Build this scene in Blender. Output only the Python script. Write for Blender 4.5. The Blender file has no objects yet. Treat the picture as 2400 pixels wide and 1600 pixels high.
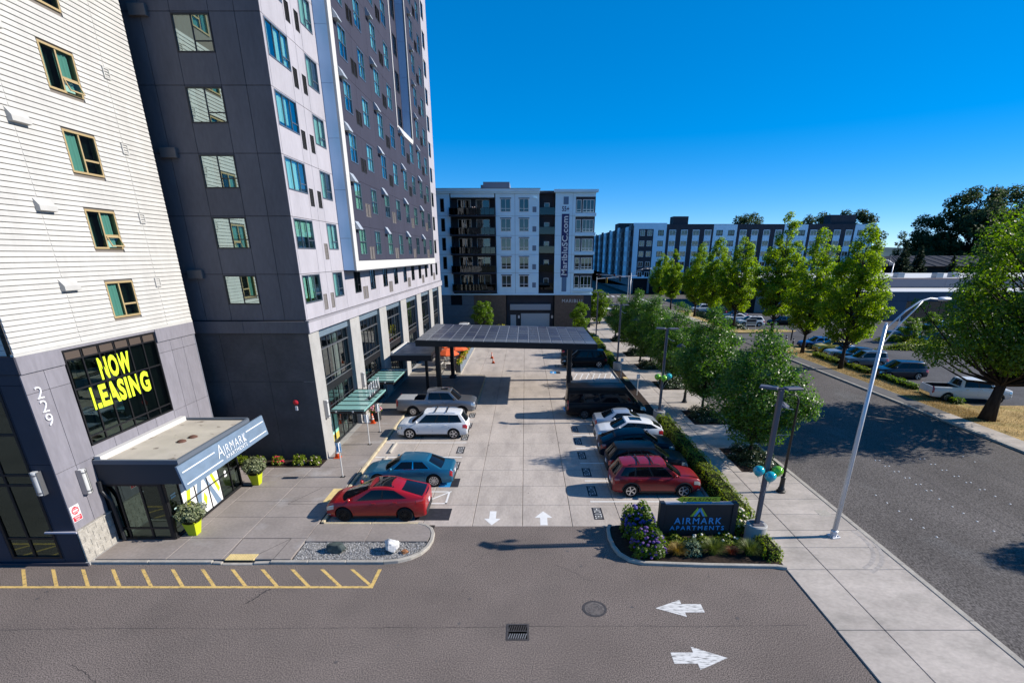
import bpy, math, random
import numpy as np
from mathutils import Vector, Matrix

# ---------------------------------------------------------------- camera, sky, sun, exposure
SC = bpy.context.scene
COL = SC.collection
R = math.radians
cam_data = bpy.data.cameras.new('camera')
cam_data.sensor_width = 36.0
cam_data.lens = 17.596
cam_data.shift_x = -0.012917
cam_data.shift_y = 0.09975
cam_data.clip_start = 0.1
cam_data.clip_end = 6000.0
cam = bpy.data.objects.new('camera', cam_data)
COL.objects.link(cam)
cam.location = (0.0, 0.0, 11.8)
cam.rotation_euler = (R(90 - 20.6627), 0, 0)
SC.camera = cam

SUN_DIR = Vector((11.4, 0.55, 6.95)).normalized()
sun_el = math.asin(SUN_DIR.z)
sun_az = math.atan2(SUN_DIR.x, SUN_DIR.y)      # from +Y towards +X
world = bpy.data.worlds.new('World')
SC.world = world
world.use_nodes = True
wn = world.node_tree.nodes
wl = world.node_tree.links
bg = wn['Background']
sky = wn.new('ShaderNodeTexSky')
sky.sky_type = 'NISHITA'
sky.sun_disc = False
sky.sun_elevation = sun_el
sky.sun_rotation = sun_az
sky.altitude = 60.0
sky.air_density = 0.5
sky.dust_density = 0.0
sky.ozone_density = 5.0
hs = wn.new('ShaderNodeHueSaturation')
hs.inputs['Saturation'].default_value = 1.8
hs.inputs['Value'].default_value = 1.56
hs.inputs['Hue'].default_value = 0.505
gm = wn.new('ShaderNodeGamma')
gm.inputs[1].default_value = 0.56
wl.new(sky.outputs[0], gm.inputs[0])
wl.new(gm.outputs[0], hs.inputs['Color'])
wl.new(hs.outputs[0], bg.inputs['Color'])
bg.inputs['Strength'].default_value = 0.15

sd = bpy.data.lights.new('sun', 'SUN')
sd.energy = 4.6
sd.angle = R(0.53)
sd.color = (1.0, 0.935, 0.845)
sun = bpy.data.objects.new('sun', sd)
COL.objects.link(sun)
sun.rotation_euler = SUN_DIR.to_track_quat('Z', 'Y').to_euler()
sun.location = (60, 10, 60)

SC.view_settings.view_transform = 'Standard'
SC.view_settings.look = 'None'
SC.view_settings.exposure = 0.68
SC.view_settings.gamma = 1.0
SC.render.engine = 'CYCLES'
SC.cycles.use_denoising = True
SC.cycles.max_bounces = 6
SC.cycles.diffuse_bounces = 3
SC.cycles.glossy_bounces = 3
SC.cycles.transmission_bounces = 4
SC.cycles.transparent_max_bounces = 8
SC.cycles.caustics_reflective = False
SC.cycles.caustics_refractive = False

# ---------------------------------------------------------------- materials
MATS = {}
def _lin(c):
    return tuple(c) + (1.0,) if len(c) == 3 else tuple(c)
def mat(name, col, rough=0.6, metal=0.0, spec=0.4, coat=0.0, var=0.0, scale=1.0, var2=0.0, scale2=20.0,
        bump=0.0, bscale=30.0, stretch=None, obvar=0.0, col2=None, c2lo=0.5, c2hi=0.7, c2scale=3.0, sheen=0.0, coat_rough=0.03):
    """Principled with two octaves of colour noise taken from the world position, optional stain colour and bump"""
    if name in MATS:
        return MATS[name]
    m = bpy.data.materials.new(name)
    m.use_nodes = True
    nt = m.node_tree
    n, l = nt.nodes, nt.links
    p = n['Principled BSDF']
    p.inputs['Base Color'].default_value = _lin(col)
    p.inputs['Roughness'].default_value = rough
    p.inputs['Metallic'].default_value = metal
    p.inputs['Specular IOR Level'].default_value = spec
    p.inputs['Coat Weight'].default_value = coat
    p.inputs['Coat Roughness'].default_value = coat_rough
    pos = None
    if var or var2 or bump or col2:
        geo = n.new('ShaderNodeNewGeometry')
        pos = geo.outputs['Position']
        if stretch:
            mp = n.new('ShaderNodeMapping')
            mp.inputs['Scale'].default_value = stretch
            l.new(pos, mp.inputs['Vector'])
            pos = mp.outputs[0]
    cur = None
    def noise(sc, det=4.0):
        t = n.new('ShaderNodeTexNoise')
        t.inputs['Scale'].default_value = sc
        t.inputs['Detail'].default_value = det
        l.new(pos, t.inputs['Vector'])
        return t.outputs['Fac']
    def mix(a, b, fac, kind='MIX'):
        x = n.new('ShaderNodeMix')
        x.data_type = 'RGBA'
        x.blend_type = kind
        if isinstance(fac, float):
            x.inputs[0].default_value = fac
        else:
            l.new(fac, x.inputs[0])
        for s, v in ((6, a), (7, b)):
            if isinstance(v, tuple):
                x.inputs[s].default_value = v
            else:
                l.new(v, x.inputs[s])
        return x.outputs[2]
    def rng(fac, lo, hi, a, b):
        x = n.new('ShaderNodeMapRange')
        l.new(fac, x.inputs[0])
        for i, v in ((1, lo), (2, hi), (3, a), (4, b)):
            x.inputs[i].default_value = v
        return x.outputs[0]
    if var or var2 or col2 or obvar:
        cur = _lin(col)
        if col2:
            cur = mix(cur, _lin(col2), rng(noise(c2scale, 5.0), c2lo, c2hi, 0, 1))
        for vv, ss in ((var, scale), (var2, scale2)):
            if vv:
                f = rng(noise(ss), 0.3, 0.7, 1 - vv, 1 + vv)
                hsv = n.new('ShaderNodeHueSaturation')
                if isinstance(cur, tuple):
                    hsv.inputs['Color'].default_value = cur
                else:
                    l.new(cur, hsv.inputs['Color'])
                l.new(f, hsv.inputs['Value'])
                cur = hsv.outputs[0]
        if obvar:
            oi = n.new('ShaderNodeObjectInfo')
            hsv = n.new('ShaderNodeHueSaturation')
            if isinstance(cur, tuple): hsv.inputs['Color'].default_value = cur
            else: l.new(cur, hsv.inputs['Color'])
            l.new(rng(oi.outputs['Random'], 0, 1, 1 - obvar, 1 + obvar), hsv.inputs['Value'])
            cur = hsv.outputs[0]
        l.new(cur, p.inputs['Base Color'])
    if bump:
        b = n.new('ShaderNodeBump')
        b.inputs['Strength'].default_value = min(1.0, bump)
        b.inputs['Distance'].default_value = 0.01
        l.new(noise(bscale, 3.0), b.inputs['Height'])
        l.new(b.outputs[0], p.inputs['Normal'])
    MATS[name] = m
    return m

def leaf_mat(name, a, b, trans=0.35, rough=0.45, spec=0.35, tval=1.5):
    if name in MATS:
        return MATS[name]
    m = bpy.data.materials.new(name)
    m.use_nodes = True
    n, l = m.node_tree.nodes, m.node_tree.links
    p = n['Principled BSDF']
    geo = n.new('ShaderNodeNewGeometry')
    rp = n.new('ShaderNodeMix'); rp.data_type = 'RGBA'
    l.new(geo.outputs['Random Per Island'], rp.inputs[0])
    rp.inputs[6].default_value = _lin(a)
    rp.inputs[7].default_value = _lin(b)
    l.new(rp.outputs[2], p.inputs['Base Color'])
    p.inputs['Roughness'].default_value = rough
    p.inputs['Specular IOR Level'].default_value = spec
    tr = n.new('ShaderNodeBsdfTranslucent')
    g = n.new('ShaderNodeHueSaturation')
    g.inputs['Value'].default_value = tval
    g.inputs['Saturation'].default_value = 1.1
    l.new(rp.outputs[2], g.inputs['Color'])
    l.new(g.outputs[0], tr.inputs['Color'])
    mx = n.new('ShaderNodeMixShader')
    mx.inputs[0].default_value = trans
    l.new(p.outputs[0], mx.inputs[1]); l.new(tr.outputs[0], mx.inputs[2])
    l.new(mx.outputs[0], n['Material Output'].inputs['Surface'])
    MATS[name] = m
    return m

def glass_mat(name, tint, refl_lo=0.2, rough=0.015, gcol=(0.9, 1, 1)):
    """coated window glass: tinted see-through plus a fresnel reflection"""
    if name in MATS:
        return MATS[name]
    m = bpy.data.materials.new(name)
    m.use_nodes = True
    n, l = m.node_tree.nodes, m.node_tree.links
    n.remove(n['Principled BSDF'])
    t = n.new('ShaderNodeBsdfTransparent'); t.inputs[0].default_value = _lin(tint)
    g = n.new('ShaderNodeBsdfGlossy'); g.inputs['Roughness'].default_value = rough
    g.inputs['Color'].default_value = _lin(gcol)
    f = n.new('ShaderNodeFresnel'); f.inputs[0].default_value = 1.5
    mr = n.new('ShaderNodeMapRange')
    l.new(f.outputs[0], mr.inputs[0])
    for i, v in ((1, 0.04), (2, 1.0), (3, refl_lo), (4, 1.0)):
        mr.inputs[i].default_value = v
    mx = n.new('ShaderNodeMixShader')
    l.new(mr.outputs[0], mx.inputs[0])
    l.new(t.outputs[0], mx.inputs[1]); l.new(g.outputs[0], mx.inputs[2])
    l.new(mx.outputs[0], n['Material Output'].inputs['Surface'])
    MATS[name] = m
    return m

# ---------------------------------------------------------------- mesh helper
class MB:
    """collects shapes; build() links them as one mesh object"""
    def __init__(s):
        s.v = []; s.f = []
    def box(s, x0, x1, y0, y1, z0, z1):
        i = len(s.v)
        s.v += [(x0, y0, z0), (x1, y0, z0), (x1, y1, z0), (x0, y1, z0), (x0, y0, z1), (x1, y0, z1), (x1, y1, z1), (x0, y1, z1)]
        s.f += [(i, i+3, i+2, i+1), (i+4, i+5, i+6, i+7), (i, i+1, i+5, i+4), (i+1, i+2, i+6, i+5), (i+2, i+3, i+7, i+6), (i+3, i, i+4, i+7)]
        return s
    def cbox(s, x0, x1, y0, y1, z0, z1, c=0.01):
        """box with chamfered top and upright edges"""
        i = len(s.v)
        def ring(d, z):
            return [(x0+d+c, y0+d, z), (x1-d-c, y0+d, z), (x1-d, y0+d+c, z), (x1-d, y1-d-c, z), (x1-d-c, y1-d, z), (x0+d+c, y1-d, z), (x0+d, y1-d-c, z), (x0+d, y0+d+c, z)]
        s.v += ring(0, z0) + ring(0, z1 - c) + ring(c, z1)
        for k in range(2):
            for j in range(8):
                a = i + k*8 + j; b = i + k*8 + (j+1) % 8
                s.f.append((a, b, b+8, a+8))
        s.f.append(tuple(i+16+j for j in range(8)))
        s.f.append(tuple(i+7-j for j in range(8)))
        return s
    def prism(s, poly, z0, z1):
        """poly: list of (x, y) counter-clockwise"""
        i = len(s.v); n = len(poly)
        s.v += [(x, y, z0) for x, y in poly] + [(x, y, z1) for x, y in poly]
        s.f.append(tuple(i+n+k for k in range(n)))
        s.f.append(tuple(i+n-1-k for k in range(n)))
        for k in range(n):
            j = (k+1) % n
            s.f.append((i+k, i+j, i+n+j, i+n+k))
        return s
    def prism_xz(s, poly, y0, y1):
        """poly: (x, z) points extruded along y"""
        i = len(s.v); n = len(poly)
        s.v += [(x, y0, z) for x, z in poly] + [(x, y1, z) for x, z in poly]
        s.f.append(tuple(i+k for k in range(n)))
        s.f.append(tuple(i+n+n-1-k for k in range(n)))
        for k in range(n):
            j = (k+1) % n
            s.f.append((i+j, i+k, i+n+k, i+n+j))
        return s
    def tube(s, pts, rad, n=8, cap=True):
        pts = [Vector(p) for p in pts]
        if not isinstance(rad, (list, tuple)):
            rad = [rad] * len(pts)
        i0 = len(s.v)
        prev = None
        for k, p in enumerate(pts):
            d = (pts[min(k+1, len(pts)-1)] - pts[max(k-1, 0)]).normalized()
            a = d.orthogonal().normalized() if prev is None else (prev - d * prev.dot(d)).normalized()
            prev = a
            b = d.cross(a)
            for j in range(n):
                t = 2*math.pi*j/n
                q = p + (a*math.cos(t) + b*math.sin(t)) * rad[k]
                s.v.append(tuple(q))
        for k in range(len(pts)-1):
            for j in range(n):
                a = i0+k*n+j; b = i0+k*n+(j+1) % n
                s.f.append((a, b, b+n, a+n))
        if cap:
            s.f.append(tuple(i0+n-1-j for j in range(n)))
            e = i0+(len(pts)-1)*n
            s.f.append(tuple(e+j for j in range(n)))
        return s
    def lathe(s, prof, n=16, c=(0, 0, 0), axis='z', cap=True):
        """prof: (r, h) points"""
        i0 = len(s.v)
        for r, h in prof:
            for j in range(n):
                t = 2*math.pi*j/n
                a, b = r*math.cos(t), r*math.sin(t)
                if axis == 'z': q = (c[0]+a, c[1]+b, c[2]+h)
                elif axis == 'y': q = (c[0]+b, c[1]+h, c[2]+a)
                else: q = (c[0]+h, c[1]+a, c[2]+b)
                s.v.append(q)
        for k in range(len(prof)-1):
            for j in range(n):
                a = i0+k*n+j; b = i0+k*n+(j+1) % n
                s.f.append((a, b, b+n, a+n))
        if cap:
            s.f.append(tuple(i0+n-1-j for j in range(n)))
            e = i0+(len(prof)-1)*n
            s.f.append(tuple(e+j for j in range(n)))
        return s
    def grid(s, fn, nu, nv, flip=False):
        i0 = len(s.v)
        for a in range(nu+1):
            for b in range(nv+1):
                s.v.append(tuple(fn(a/nu, b/nv)))
        for a in range(nu):
            for b in range(nv):
                q = (i0+a*(nv+1)+b, i0+(a+1)*(nv+1)+b, i0+(a+1)*(nv+1)+b+1, i0+a*(nv+1)+b+1)
                s.f.append(q[::-1] if flip else q)
        return s
    def ball(s, c, r, nu=12, nv=8, sz=(1, 1, 1), fn=None):
        i0 = len(s.v)
        for b in range(nv+1):
            ph = math.pi*b/nv
            for a in range(nu):
                t = 2*math.pi*a/nu
                d = (math.sin(ph)*math.cos(t), math.sin(ph)*math.sin(t), math.cos(ph))
                k = r*(fn(d) if fn else 1)
                s.v.append((c[0]+d[0]*k*sz[0], c[1]+d[1]*k*sz[1], c[2]+d[2]*k*sz[2]))
        for b in range(nv):
            for a in range(nu):
                p, q = i0+b*nu+a, i0+b*nu+(a+1) % nu
                s.f.append((p, p+nu, q+nu, q))
        return s
    def quad(s, a, b, c, d):
        i = len(s.v); s.v += [tuple(a), tuple(b), tuple(c), tuple(d)]; s.f.append((i, i+1, i+2, i+3)); return s
    def xform(s, fn):
        s.v = [tuple(fn(*p)) for p in s.v]; return s
    def mesh(s, name, m=None, smooth=False, angle=None):
        me = bpy.data.meshes.new(name)
        me.from_pydata(s.v, [], s.f)
        if smooth or angle:
            me.shade_smooth()
            if angle:
                me.set_sharp_from_angle(angle=R(angle))
        if m: me.materials.append(m)
        return me
    def build(s, name, m, parent=None, smooth=False, angle=None, off=True):
        me = s.mesh(name, m, smooth, angle)
        if parent is not None and off:
            w = WORLD_OFF.get(parent.name, Vector((0, 0, 0)))
            if w.length > 0:
                me.transform(Matrix.Translation(-w))
        return link(name, me, parent)

WORLD_OFF = {}
def link(name, me, parent=None, loc=None, rz=None, m=None):
    o = bpy.data.objects.new(name, me)
    COL.objects.link(o)
    if parent is not None:
        o.parent = parent
        WORLD_OFF[o.name] = WORLD_OFF.get(parent.name, Vector((0, 0, 0))).copy()
    if loc is not None: o.location = loc
    if rz is not None: o.rotation_euler = (0, 0, rz)
    if m is not None:
        if len(me.materials) == 0: me.materials.append(m)
        o.material_slots[0].link = 'OBJECT'; o.material_slots[0].material = m
    return o
def tag(o, label, cat, group=None):
    o['label'] = label; o['category'] = cat
    if group: o['group'] = group
    return o
def thing(name, label, cat, loc=(0, 0, 0), rz=0.0, group=None):
    o = bpy.data.objects.new(name, None)
    o.empty_display_size = 0.2
    COL.objects.link(o)
    o.location = loc; o.rotation_euler = (0, 0, rz)
    WORLD_OFF[o.name] = Vector(loc) if not rz else Vector((0, 0, 0))
    return tag(o, label, cat, group)
def struct(o, kind='structure'):
    o['kind'] = kind
    return o
def copy_tree(o, parent=None):
    c = o.copy(); COL.objects.link(c)
    if parent is not None:
        c.parent = parent; c.matrix_parent_inverse = o.matrix_parent_inverse
    for ch in KIDS.get(o.name, None) or [x for x in o.children]:
        copy_tree(ch, c)
    return c
KIDS = {}

TXT = {}
def text_mesh(s, size=1.0, ext=0.01, bold=0.0, shear=0.0, sx=1.0, space=1.0, align='CENTER'):
    """lettering as a mesh: x right, z up, faces -y; origin at the baseline"""
    key = (s, size, ext, bold, shear, sx, space, align)
    if key in TXT: return TXT[key]
    cu = bpy.data.curves.new('lettering', 'FONT')
    cu.body = s; cu.size = size; cu.extrude = ext; cu.offset = bold; cu.shear = shear
    cu.space_character = space
    cu.align_x = align
    cu.resolution_u = 3
    o = bpy.data.objects.new('lettering', cu); COL.objects.link(o)
    dg = bpy.context.evaluated_depsgraph_get()
    me = bpy.data.meshes.new_from_object(o.evaluated_get(dg))
    bpy.data.objects.remove(o); bpy.data.curves.remove(cu)
    co = np.empty(len(me.vertices)*3, np.float32); me.vertices.foreach_get('co', co)
    co = co.reshape(-1, 3)
    new = np.stack([co[:, 0]*sx, -co[:, 2], co[:, 1]], 1)
    me.vertices.foreach_set('co', new.ravel().astype(np.float32)); me.update()
    me.materials.clear()
    TXT[key] = me
    return me
def text_fit(s, w, h, ext=0.01, bold=0.0, shear=0.0, space=1.0):
    """lettering scaled to width w and height h, lower left at the origin"""
    me = text_mesh(s, 1.0, ext, bold, shear, 1.0, space, 'LEFT').copy()
    co = np.empty(len(me.vertices)*3, np.float32); me.vertices.foreach_get('co', co)
    co = co.reshape(-1, 3)
    lo, hi = co.min(0), co.max(0)
    co[:, 0] = (co[:, 0]-lo[0])/(hi[0]-lo[0])*w
    co[:, 2] = (co[:, 2]-lo[2])/(hi[2]-lo[2])*h
    me.vertices.foreach_set('co', co.ravel()); me.update()
    return me

# ---------------------------------------------------------------- wall faces
MCACHE = {}
class Face:
    """a wall plane of a building: u to the right, n inwards, v up (rz = 0: looks to -Y, 90 deg: looks to +X)"""
    def __init__(s, bld, x, y, z, rz):
        s.b = bld; s.o = Vector((x, y, z)); s.rz = rz
        s.c, s.s = math.cos(rz), math.sin(rz)
    def pt(s, u, n, v):
        return Vector((s.o.x + u*s.c - n*s.s, s.o.y + u*s.s + n*s.c, s.o.z + v))
    def put(s, name, me, u=0, n=0, v=0, parent=None, m=None):
        par = parent or s.b
        o = link(name, me, par, None, None, m)
        if parent is None:
            o.location = s.pt(u, n, v) - WORLD_OFF.get(par.name, Vector((0, 0, 0)))
            o.rotation_euler = (0, 0, s.rz)
        else:
            o.location = (u, n, v)
        return o
    def box(s, name, m, u0, u1, n0, n1, v0, v1, c=0.0, parent=None):
        key = ('b', round(u1-u0, 4), round(n1-n0, 4), round(v1-v0, 4), c, m.name)
        if key not in MCACHE:
            b = MB()
            if c: b.cbox(0, u1-u0, 0, n1-n0, 0, v1-v0, c)
            else: b.box(0, u1-u0, 0, n1-n0, 0, v1-v0)
            MCACHE[key] = b.mesh(name, m)
        return s.put(name, MCACHE[key], u0, n0, v0, parent)

def cut_rects(u0, u1, v0, v1, ops):
    """rectangle minus openings -> rectangles"""
    us = sorted({u0, u1} | {min(max(a, u0), u1) for o in ops for a in (o[0], o[1])})
    out = []
    for a, b in zip(us, us[1:]):
        if b - a < 1e-4: continue
        spans = sorted((max(o[2], v0), min(o[3], v1)) for o in ops if o[0] < b-1e-4 and o[1] > a+1e-4 and o[2] < v1 and o[3] > v0)
        z = v0
        for lo, hi in spans:
            if lo > z + 1e-4: out.append((a, b, z, lo))
            z = max(z, hi)
        if v1 > z + 1e-4: out.append((a, b, z, v1))
    return out

def panelize(face, name, m, us, vs, ops, gap=0.012, th=0.05, n0=0.0):
    """one panel object for each cell of the joint grid, with the openings left free"""
    for u0, u1 in zip(us, us[1:]):
        for v0, v1 in zip(vs, vs[1:]):
            a, b, c, d = u0+gap, u1-gap, v0+gap, v1-gap
            mine = [o for o in ops if o[0] < b and o[1] > a and o[2] < d and o[3] > c]
            rs = cut_rects(a, b, c, d, mine)
            groups = []
            for r in rs:
                hit = [g_ for g_ in groups if any(not (q[1] < r[0]-1e-4 or q[0] > r[1]+1e-4 or q[3] < r[2]-1e-4 or q[2] > r[3]+1e-4) for q in g_)]
                groups = [g_ for g_ in groups if g_ not in hit] + [[r] + [q for g_ in hit for q in g_]]
            for rs in groups:
                a2, c2 = min(r[0] for r in rs), min(r[2] for r in rs)
                key = ('p', m.name, th, tuple(sorted(tuple(round(x, 3) for x in (r[0]-a2, r[1]-a2, r[2]-c2, r[3]-c2)) for r in rs)))
                if key not in MCACHE:
                    mb = MB()
                    for r in rs:
                        mb.box(r[0]-a2, r[1]-a2, 0, th, r[2]-c2, r[3]-c2)
                    MCACHE[key] = mb.mesh(name, m)
                face.put(name, MCACHE[key], a2, n0, c2)

RND = random.Random(7)
def window(face, u0, u1, v0, v1, cols, fm, gm, cm=None, fw=0.06, depth=0.22, n0=0.0, sill=None, curtain=None, one_pane=False, mw=0.045, open_pane=None):
    """cols: list of (fraction edge, [horizontal split fractions]); frame mesh is the window part, panes and curtain its sub-parts"""
    w, h = u1-u0, v1-v0
    key = ('w', round(w, 3), round(h, 3), str(cols), fm.name, fw, depth, mw)
    if key not in MCACHE:
        b = MB()
        b.box(0, w, -0.025, depth, 0, fw); b.box(0, w, -0.025, depth, h-fw, h)
        b.box(0, fw, -0.024, depth, fw, h-fw); b.box(w-fw, w, -0.024, depth, fw, h-fw)
        panes = []
        e0 = 0.0
        for i, (e1, sp) in enumerate(cols):
            a = fw if i == 0 else e0*w + mw/2
            c = w-fw if i == len(cols)-1 else e1*w - mw/2
            if i < len(cols)-1:
                b.box(e1*w-mw/2, e1*w+mw/2, 0.0, 0.07, fw, h-fw)
            zs = [fw] + [k*h for k in sp] + [h-fw]
            for j, (p, q) in enumerate(zip(zs, zs[1:])):
                lo = p if j == 0 else p+mw/2
                hi = q if j == len(zs)-2 else q-mw/2
                panes.append((a, c, lo, hi))
                if j < len(zs)-2:
                    b.box(a, c, 0.002, 0.068, q-mw/2, q+mw/2)
            e0 = e1
        MCACHE[key] = (b.mesh('window', fm), panes)
    me, panes = MCACHE[key]
    o = face.put('window', me, u0, n0, v0)
    if one_pane:
        panes = [(fw, w-fw, fw, h-fw)]
    for i, (a, c, lo, hi) in enumerate(panes):
        k2 = ('g', round(c-a, 3), round(hi-lo, 3), gm.name)
        if k2 not in MCACHE:
            MCACHE[k2] = MB().quad((0, 0, 0), (c-a, 0, 0), (c-a, 0, hi-lo), (0, 0, hi-lo)).mesh('pane', gm)
        po = face.put('pane', MCACHE[k2], a, 0.035, lo, parent=o)
        if open_pane is not None and i == open_pane:
            po.location.z = lo; po.rotation_euler = (R(-24), 0, 0)
            po.location = (a, -0.02, hi); 
            k3 = ('s', round(c-a, 3), round(hi-lo, 3), fm.name)
            if k3 not in MCACHE:
                W_, H_ = c-a, hi-lo
                MCACHE[k3] = (MB().box(0, W_, 0, 0.03, -H_, -H_+0.05).box(0, W_, 0, 0.03, -0.05, 0).box(0, 0.05, 0.001, 0.029, -H_+0.05, -0.05).box(W_-0.05, W_, 0.001, 0.029, -H_+0.05, -0.05).mesh('sash', fm),
                              MB().quad((0.05, 0.012, -H_+0.05), (W_-0.05, 0.012, -H_+0.05), (W_-0.05, 0.012, -0.05), (0.05, 0.012, -0.05)).mesh('pane', gm))
            so = face.put('sash', MCACHE[k3][0], a, -0.02, hi, parent=o); so.rotation_euler = (R(-22), 0, 0)
            po.data = MCACHE[k3][1]; po.rotation_euler = (R(-22), 0, 0)
    if curtain:
        for (f0, f1, top) in curtain:
            k4 = ('c', round(w*(f1-f0), 2), round(h, 2), round(top, 2), cm.name)
            if k4 not in MCACHE:
                W_ = w*(f1-f0); nn = max(6, int(W_/0.07))
                mb = MB(); H_ = h*top
                mb.grid(lambda s_, t_: (s_*W_, 0.13 + 0.025*math.sin(s_*nn*2.2 + 1.3*math.sin(s_*9)), (t_-1)*H_), nn*3, 1)
                MCACHE[k4] = mb.mesh('curtain', cm, smooth=True)
            face.put('curtain', MCACHE[k4], w*f0, 0.0, h-fw, parent=o)
    return o
# ---------------------------------------------------------------- surface materials
ASPH = mat('asphalt_drive', (0.150, 0.124, 0.110), 0.92, spec=0.2, var=0.12, scale=0.30, var2=0.9, scale2=29, col2=(0.125, 0.105, 0.094), c2lo=0.5, c2hi=0.8, c2scale=0.5)
ASPH2 = mat('asphalt_road', (0.096, 0.086, 0.081), 0.92, spec=0.2, var=0.20, scale=0.22, var2=0.7, scale2=19, stretch=(1, 0.6, 1), col2=(0.13, 0.125, 0.122), c2lo=0.58, c2hi=0.75, c2scale=0.25)
ASPH3 = mat('asphalt_lot', (0.072, 0.070, 0.074), 0.92, spec=0.2, var=0.2, scale=0.3, var2=0.3, scale2=9)
CONC = mat('concrete_lot', (0.40, 0.350, 0.308), 0.85, spec=0.25, obvar=0.055, var=0.10, scale=0.6, var2=0.10, scale2=9, col2=(0.29, 0.255, 0.228), c2lo=0.48, c2hi=0.8, c2scale=1.1, stretch=(1.2, 0.4, 1))
PLAZA = mat('concrete_plaza', (0.25, 0.218, 0.197), 0.8, spec=0.25, obvar=0.05, var=0.14, scale=0.5, var2=0.10, scale2=8, col2=(0.34, 0.32, 0.31), c2lo=0.58, c2hi=0.8, c2scale=0.55)
WALK = mat('concrete_walk', (0.40, 0.354, 0.312), 0.85, spec=0.25, obvar=0.06, var=0.13, scale=0.8, var2=0.10, scale2=10, col2=(0.26, 0.235, 0.205), c2lo=0.5, c2hi=0.8, c2scale=0.9, stretch=(0.7, 1, 1))
KERB = mat('kerb_concrete', (0.36, 0.33, 0.285), 0.85, spec=0.2, var=0.15, scale=1.5, var2=0.12, scale2=14)
KERBY = mat('kerb_tan', (0.44, 0.37, 0.25), 0.8, spec=0.2, var=0.18, scale=2.0, var2=0.15, scale2=16)
DARKJ = mat('joint_dirt', (0.035, 0.032, 0.03), 0.95, spec=0.1)
WPAINT = mat('road_paint_white', (0.62, 0.61, 0.59), 0.75, spec=0.2, var=0.08, scale=3, col2=(0.16, 0.155, 0.15), c2lo=0.50, c2hi=0.66, c2scale=7, stretch=(0.6, 3.4, 1))
WPAINT2 = mat('lot_paint_white', (0.66, 0.655, 0.64), 0.7, spec=0.2, var=0.06, scale=4)
YPAINT = mat('road_paint_yellow', (0.60, 0.41, 0.14), 0.75, spec=0.2, var=0.12, scale=3, col2=(0.25, 0.18, 0.09), c2lo=0.50, c2hi=0.72, c2scale=9)
BLKPAINT = mat('stencil_black', (0.026, 0.027, 0.034), 0.8, spec=0.2, var=0.2, scale=5)
BLUEPAINT = mat('stencil_blue', (0.02, 0.22, 0.50), 0.7, spec=0.2)
DRYGRASS = mat('dry_grass', (0.36, 0.255, 0.115), 0.95, spec=0.1, var=0.3, scale=0.6, var2=0.35, scale2=9, col2=(0.20, 0.19, 0.06), c2lo=0.5, c2hi=0.75, c2scale=0.5)
SOIL = mat('bark_mulch', (0.035, 0.025, 0.02), 0.95, spec=0.1, var=0.4, scale=8)
IRON = mat('cast_iron', (0.075, 0.068, 0.066), 0.6, 0.4, var=0.25, scale=12)
DOME = mat('tactile_yellow', (0.62, 0.47, 0.21), 0.7, spec=0.2, var=0.1, scale=6)

def sheet(name, x0, x1, y0, y1, z, m, parent=None, th=0.0):
    b = MB()
    if th: b.box(x0, x1, y0, y1, z-th, z)
    else: b.quad((x0, y0, z), (x1, y0, z), (x1, y1, z), (x0, y1, z))
    return b.build(name, m, parent)
SLABS = {}
def slab(parent, x0, x1, y0, y1, z, m, name='slab', gap=0.011, th=0.09, c=0.012):
    w, d = round(x1-x0-2*gap, 3), round(y1-y0-2*gap, 3)
    k = (w, d, m.name, th, c)
    if k not in SLABS:
        SLABS[k] = MB().cbox(0, w, 0, d, -th, 0, c).mesh(name, m)
    return link(name, SLABS[k], parent, (x0+gap, y0+gap, z))
def slab_grid(parent, xs, ys, z, m, skip=None, name='slab', gap=0.011):
    for a, b in zip(xs, xs[1:]):
        for c, d in zip(ys, ys[1:]):
            if skip and skip((a+b)/2, (c+d)/2): continue
            slab(parent, a, b, c, d, z, m, name, gap)
def kerb_run(parent, pts, w, z0, z1, m, seg=3.0, name='kerb', side=1):
    """kerb stones along a polyline, one object each; w to the left of travel when side = 1"""
    for (xa, ya), (xb, yb) in zip(pts, pts[1:]):
        L = math.hypot(xb-xa, yb-ya)
        if L < 1e-3: continue
        k = max(1, round(L/seg)); s = L/k
        a = math.atan2(yb-ya, xb-xa)
        key = ('k', round(s, 3), w, round(z1-z0, 3), m.name)
        if key not in MCACHE:
            MCACHE[key] = MB().cbox(0, s-0.012, 0, w, 0, z1-z0, 0.022).mesh(name, m)
        for i in range(k):
            t = i/k
            link(name, MCACHE[key], parent, (xa+(xb-xa)*t + (0 if side > 0 else math.sin(a)*w), ya+(yb-ya)*t - (0 if side > 0 else math.cos(a)*w), z0), a)

# ---------------------------------------------------------------- ground, roads, lots
terrain = struct(sheet('terrain', -2500, 2500, -600, 4200, -0.22, mat('far_ground', (0.075, 0.075, 0.06), 0.95, spec=0.1, var=0.3, scale=0.02)))
drive = struct(sheet('driveway_asphalt', -60, 10.44, -40, 20.42, 0.0, ASPH))
road = struct(sheet('street_asphalt', 15.44, 31.9, -60, 420, -0.09, ASPH2))
cross = struct(sheet('cross_street_asphalt', -260, 300, 118, 163, -0.085, ASPH2))
rlot = struct(sheet('retail_parking_asphalt', 36.9, 190, -20, 112, -0.05, ASPH3))
lot_base = struct(sheet('lot_bed', -12.2, 10.5, 20.42, 86, -0.1, DARKJ))
walk_bed = struct(sheet('sidewalk_bed', 10.3, 15.46, -40, 118, -0.075, DARKJ))

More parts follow.
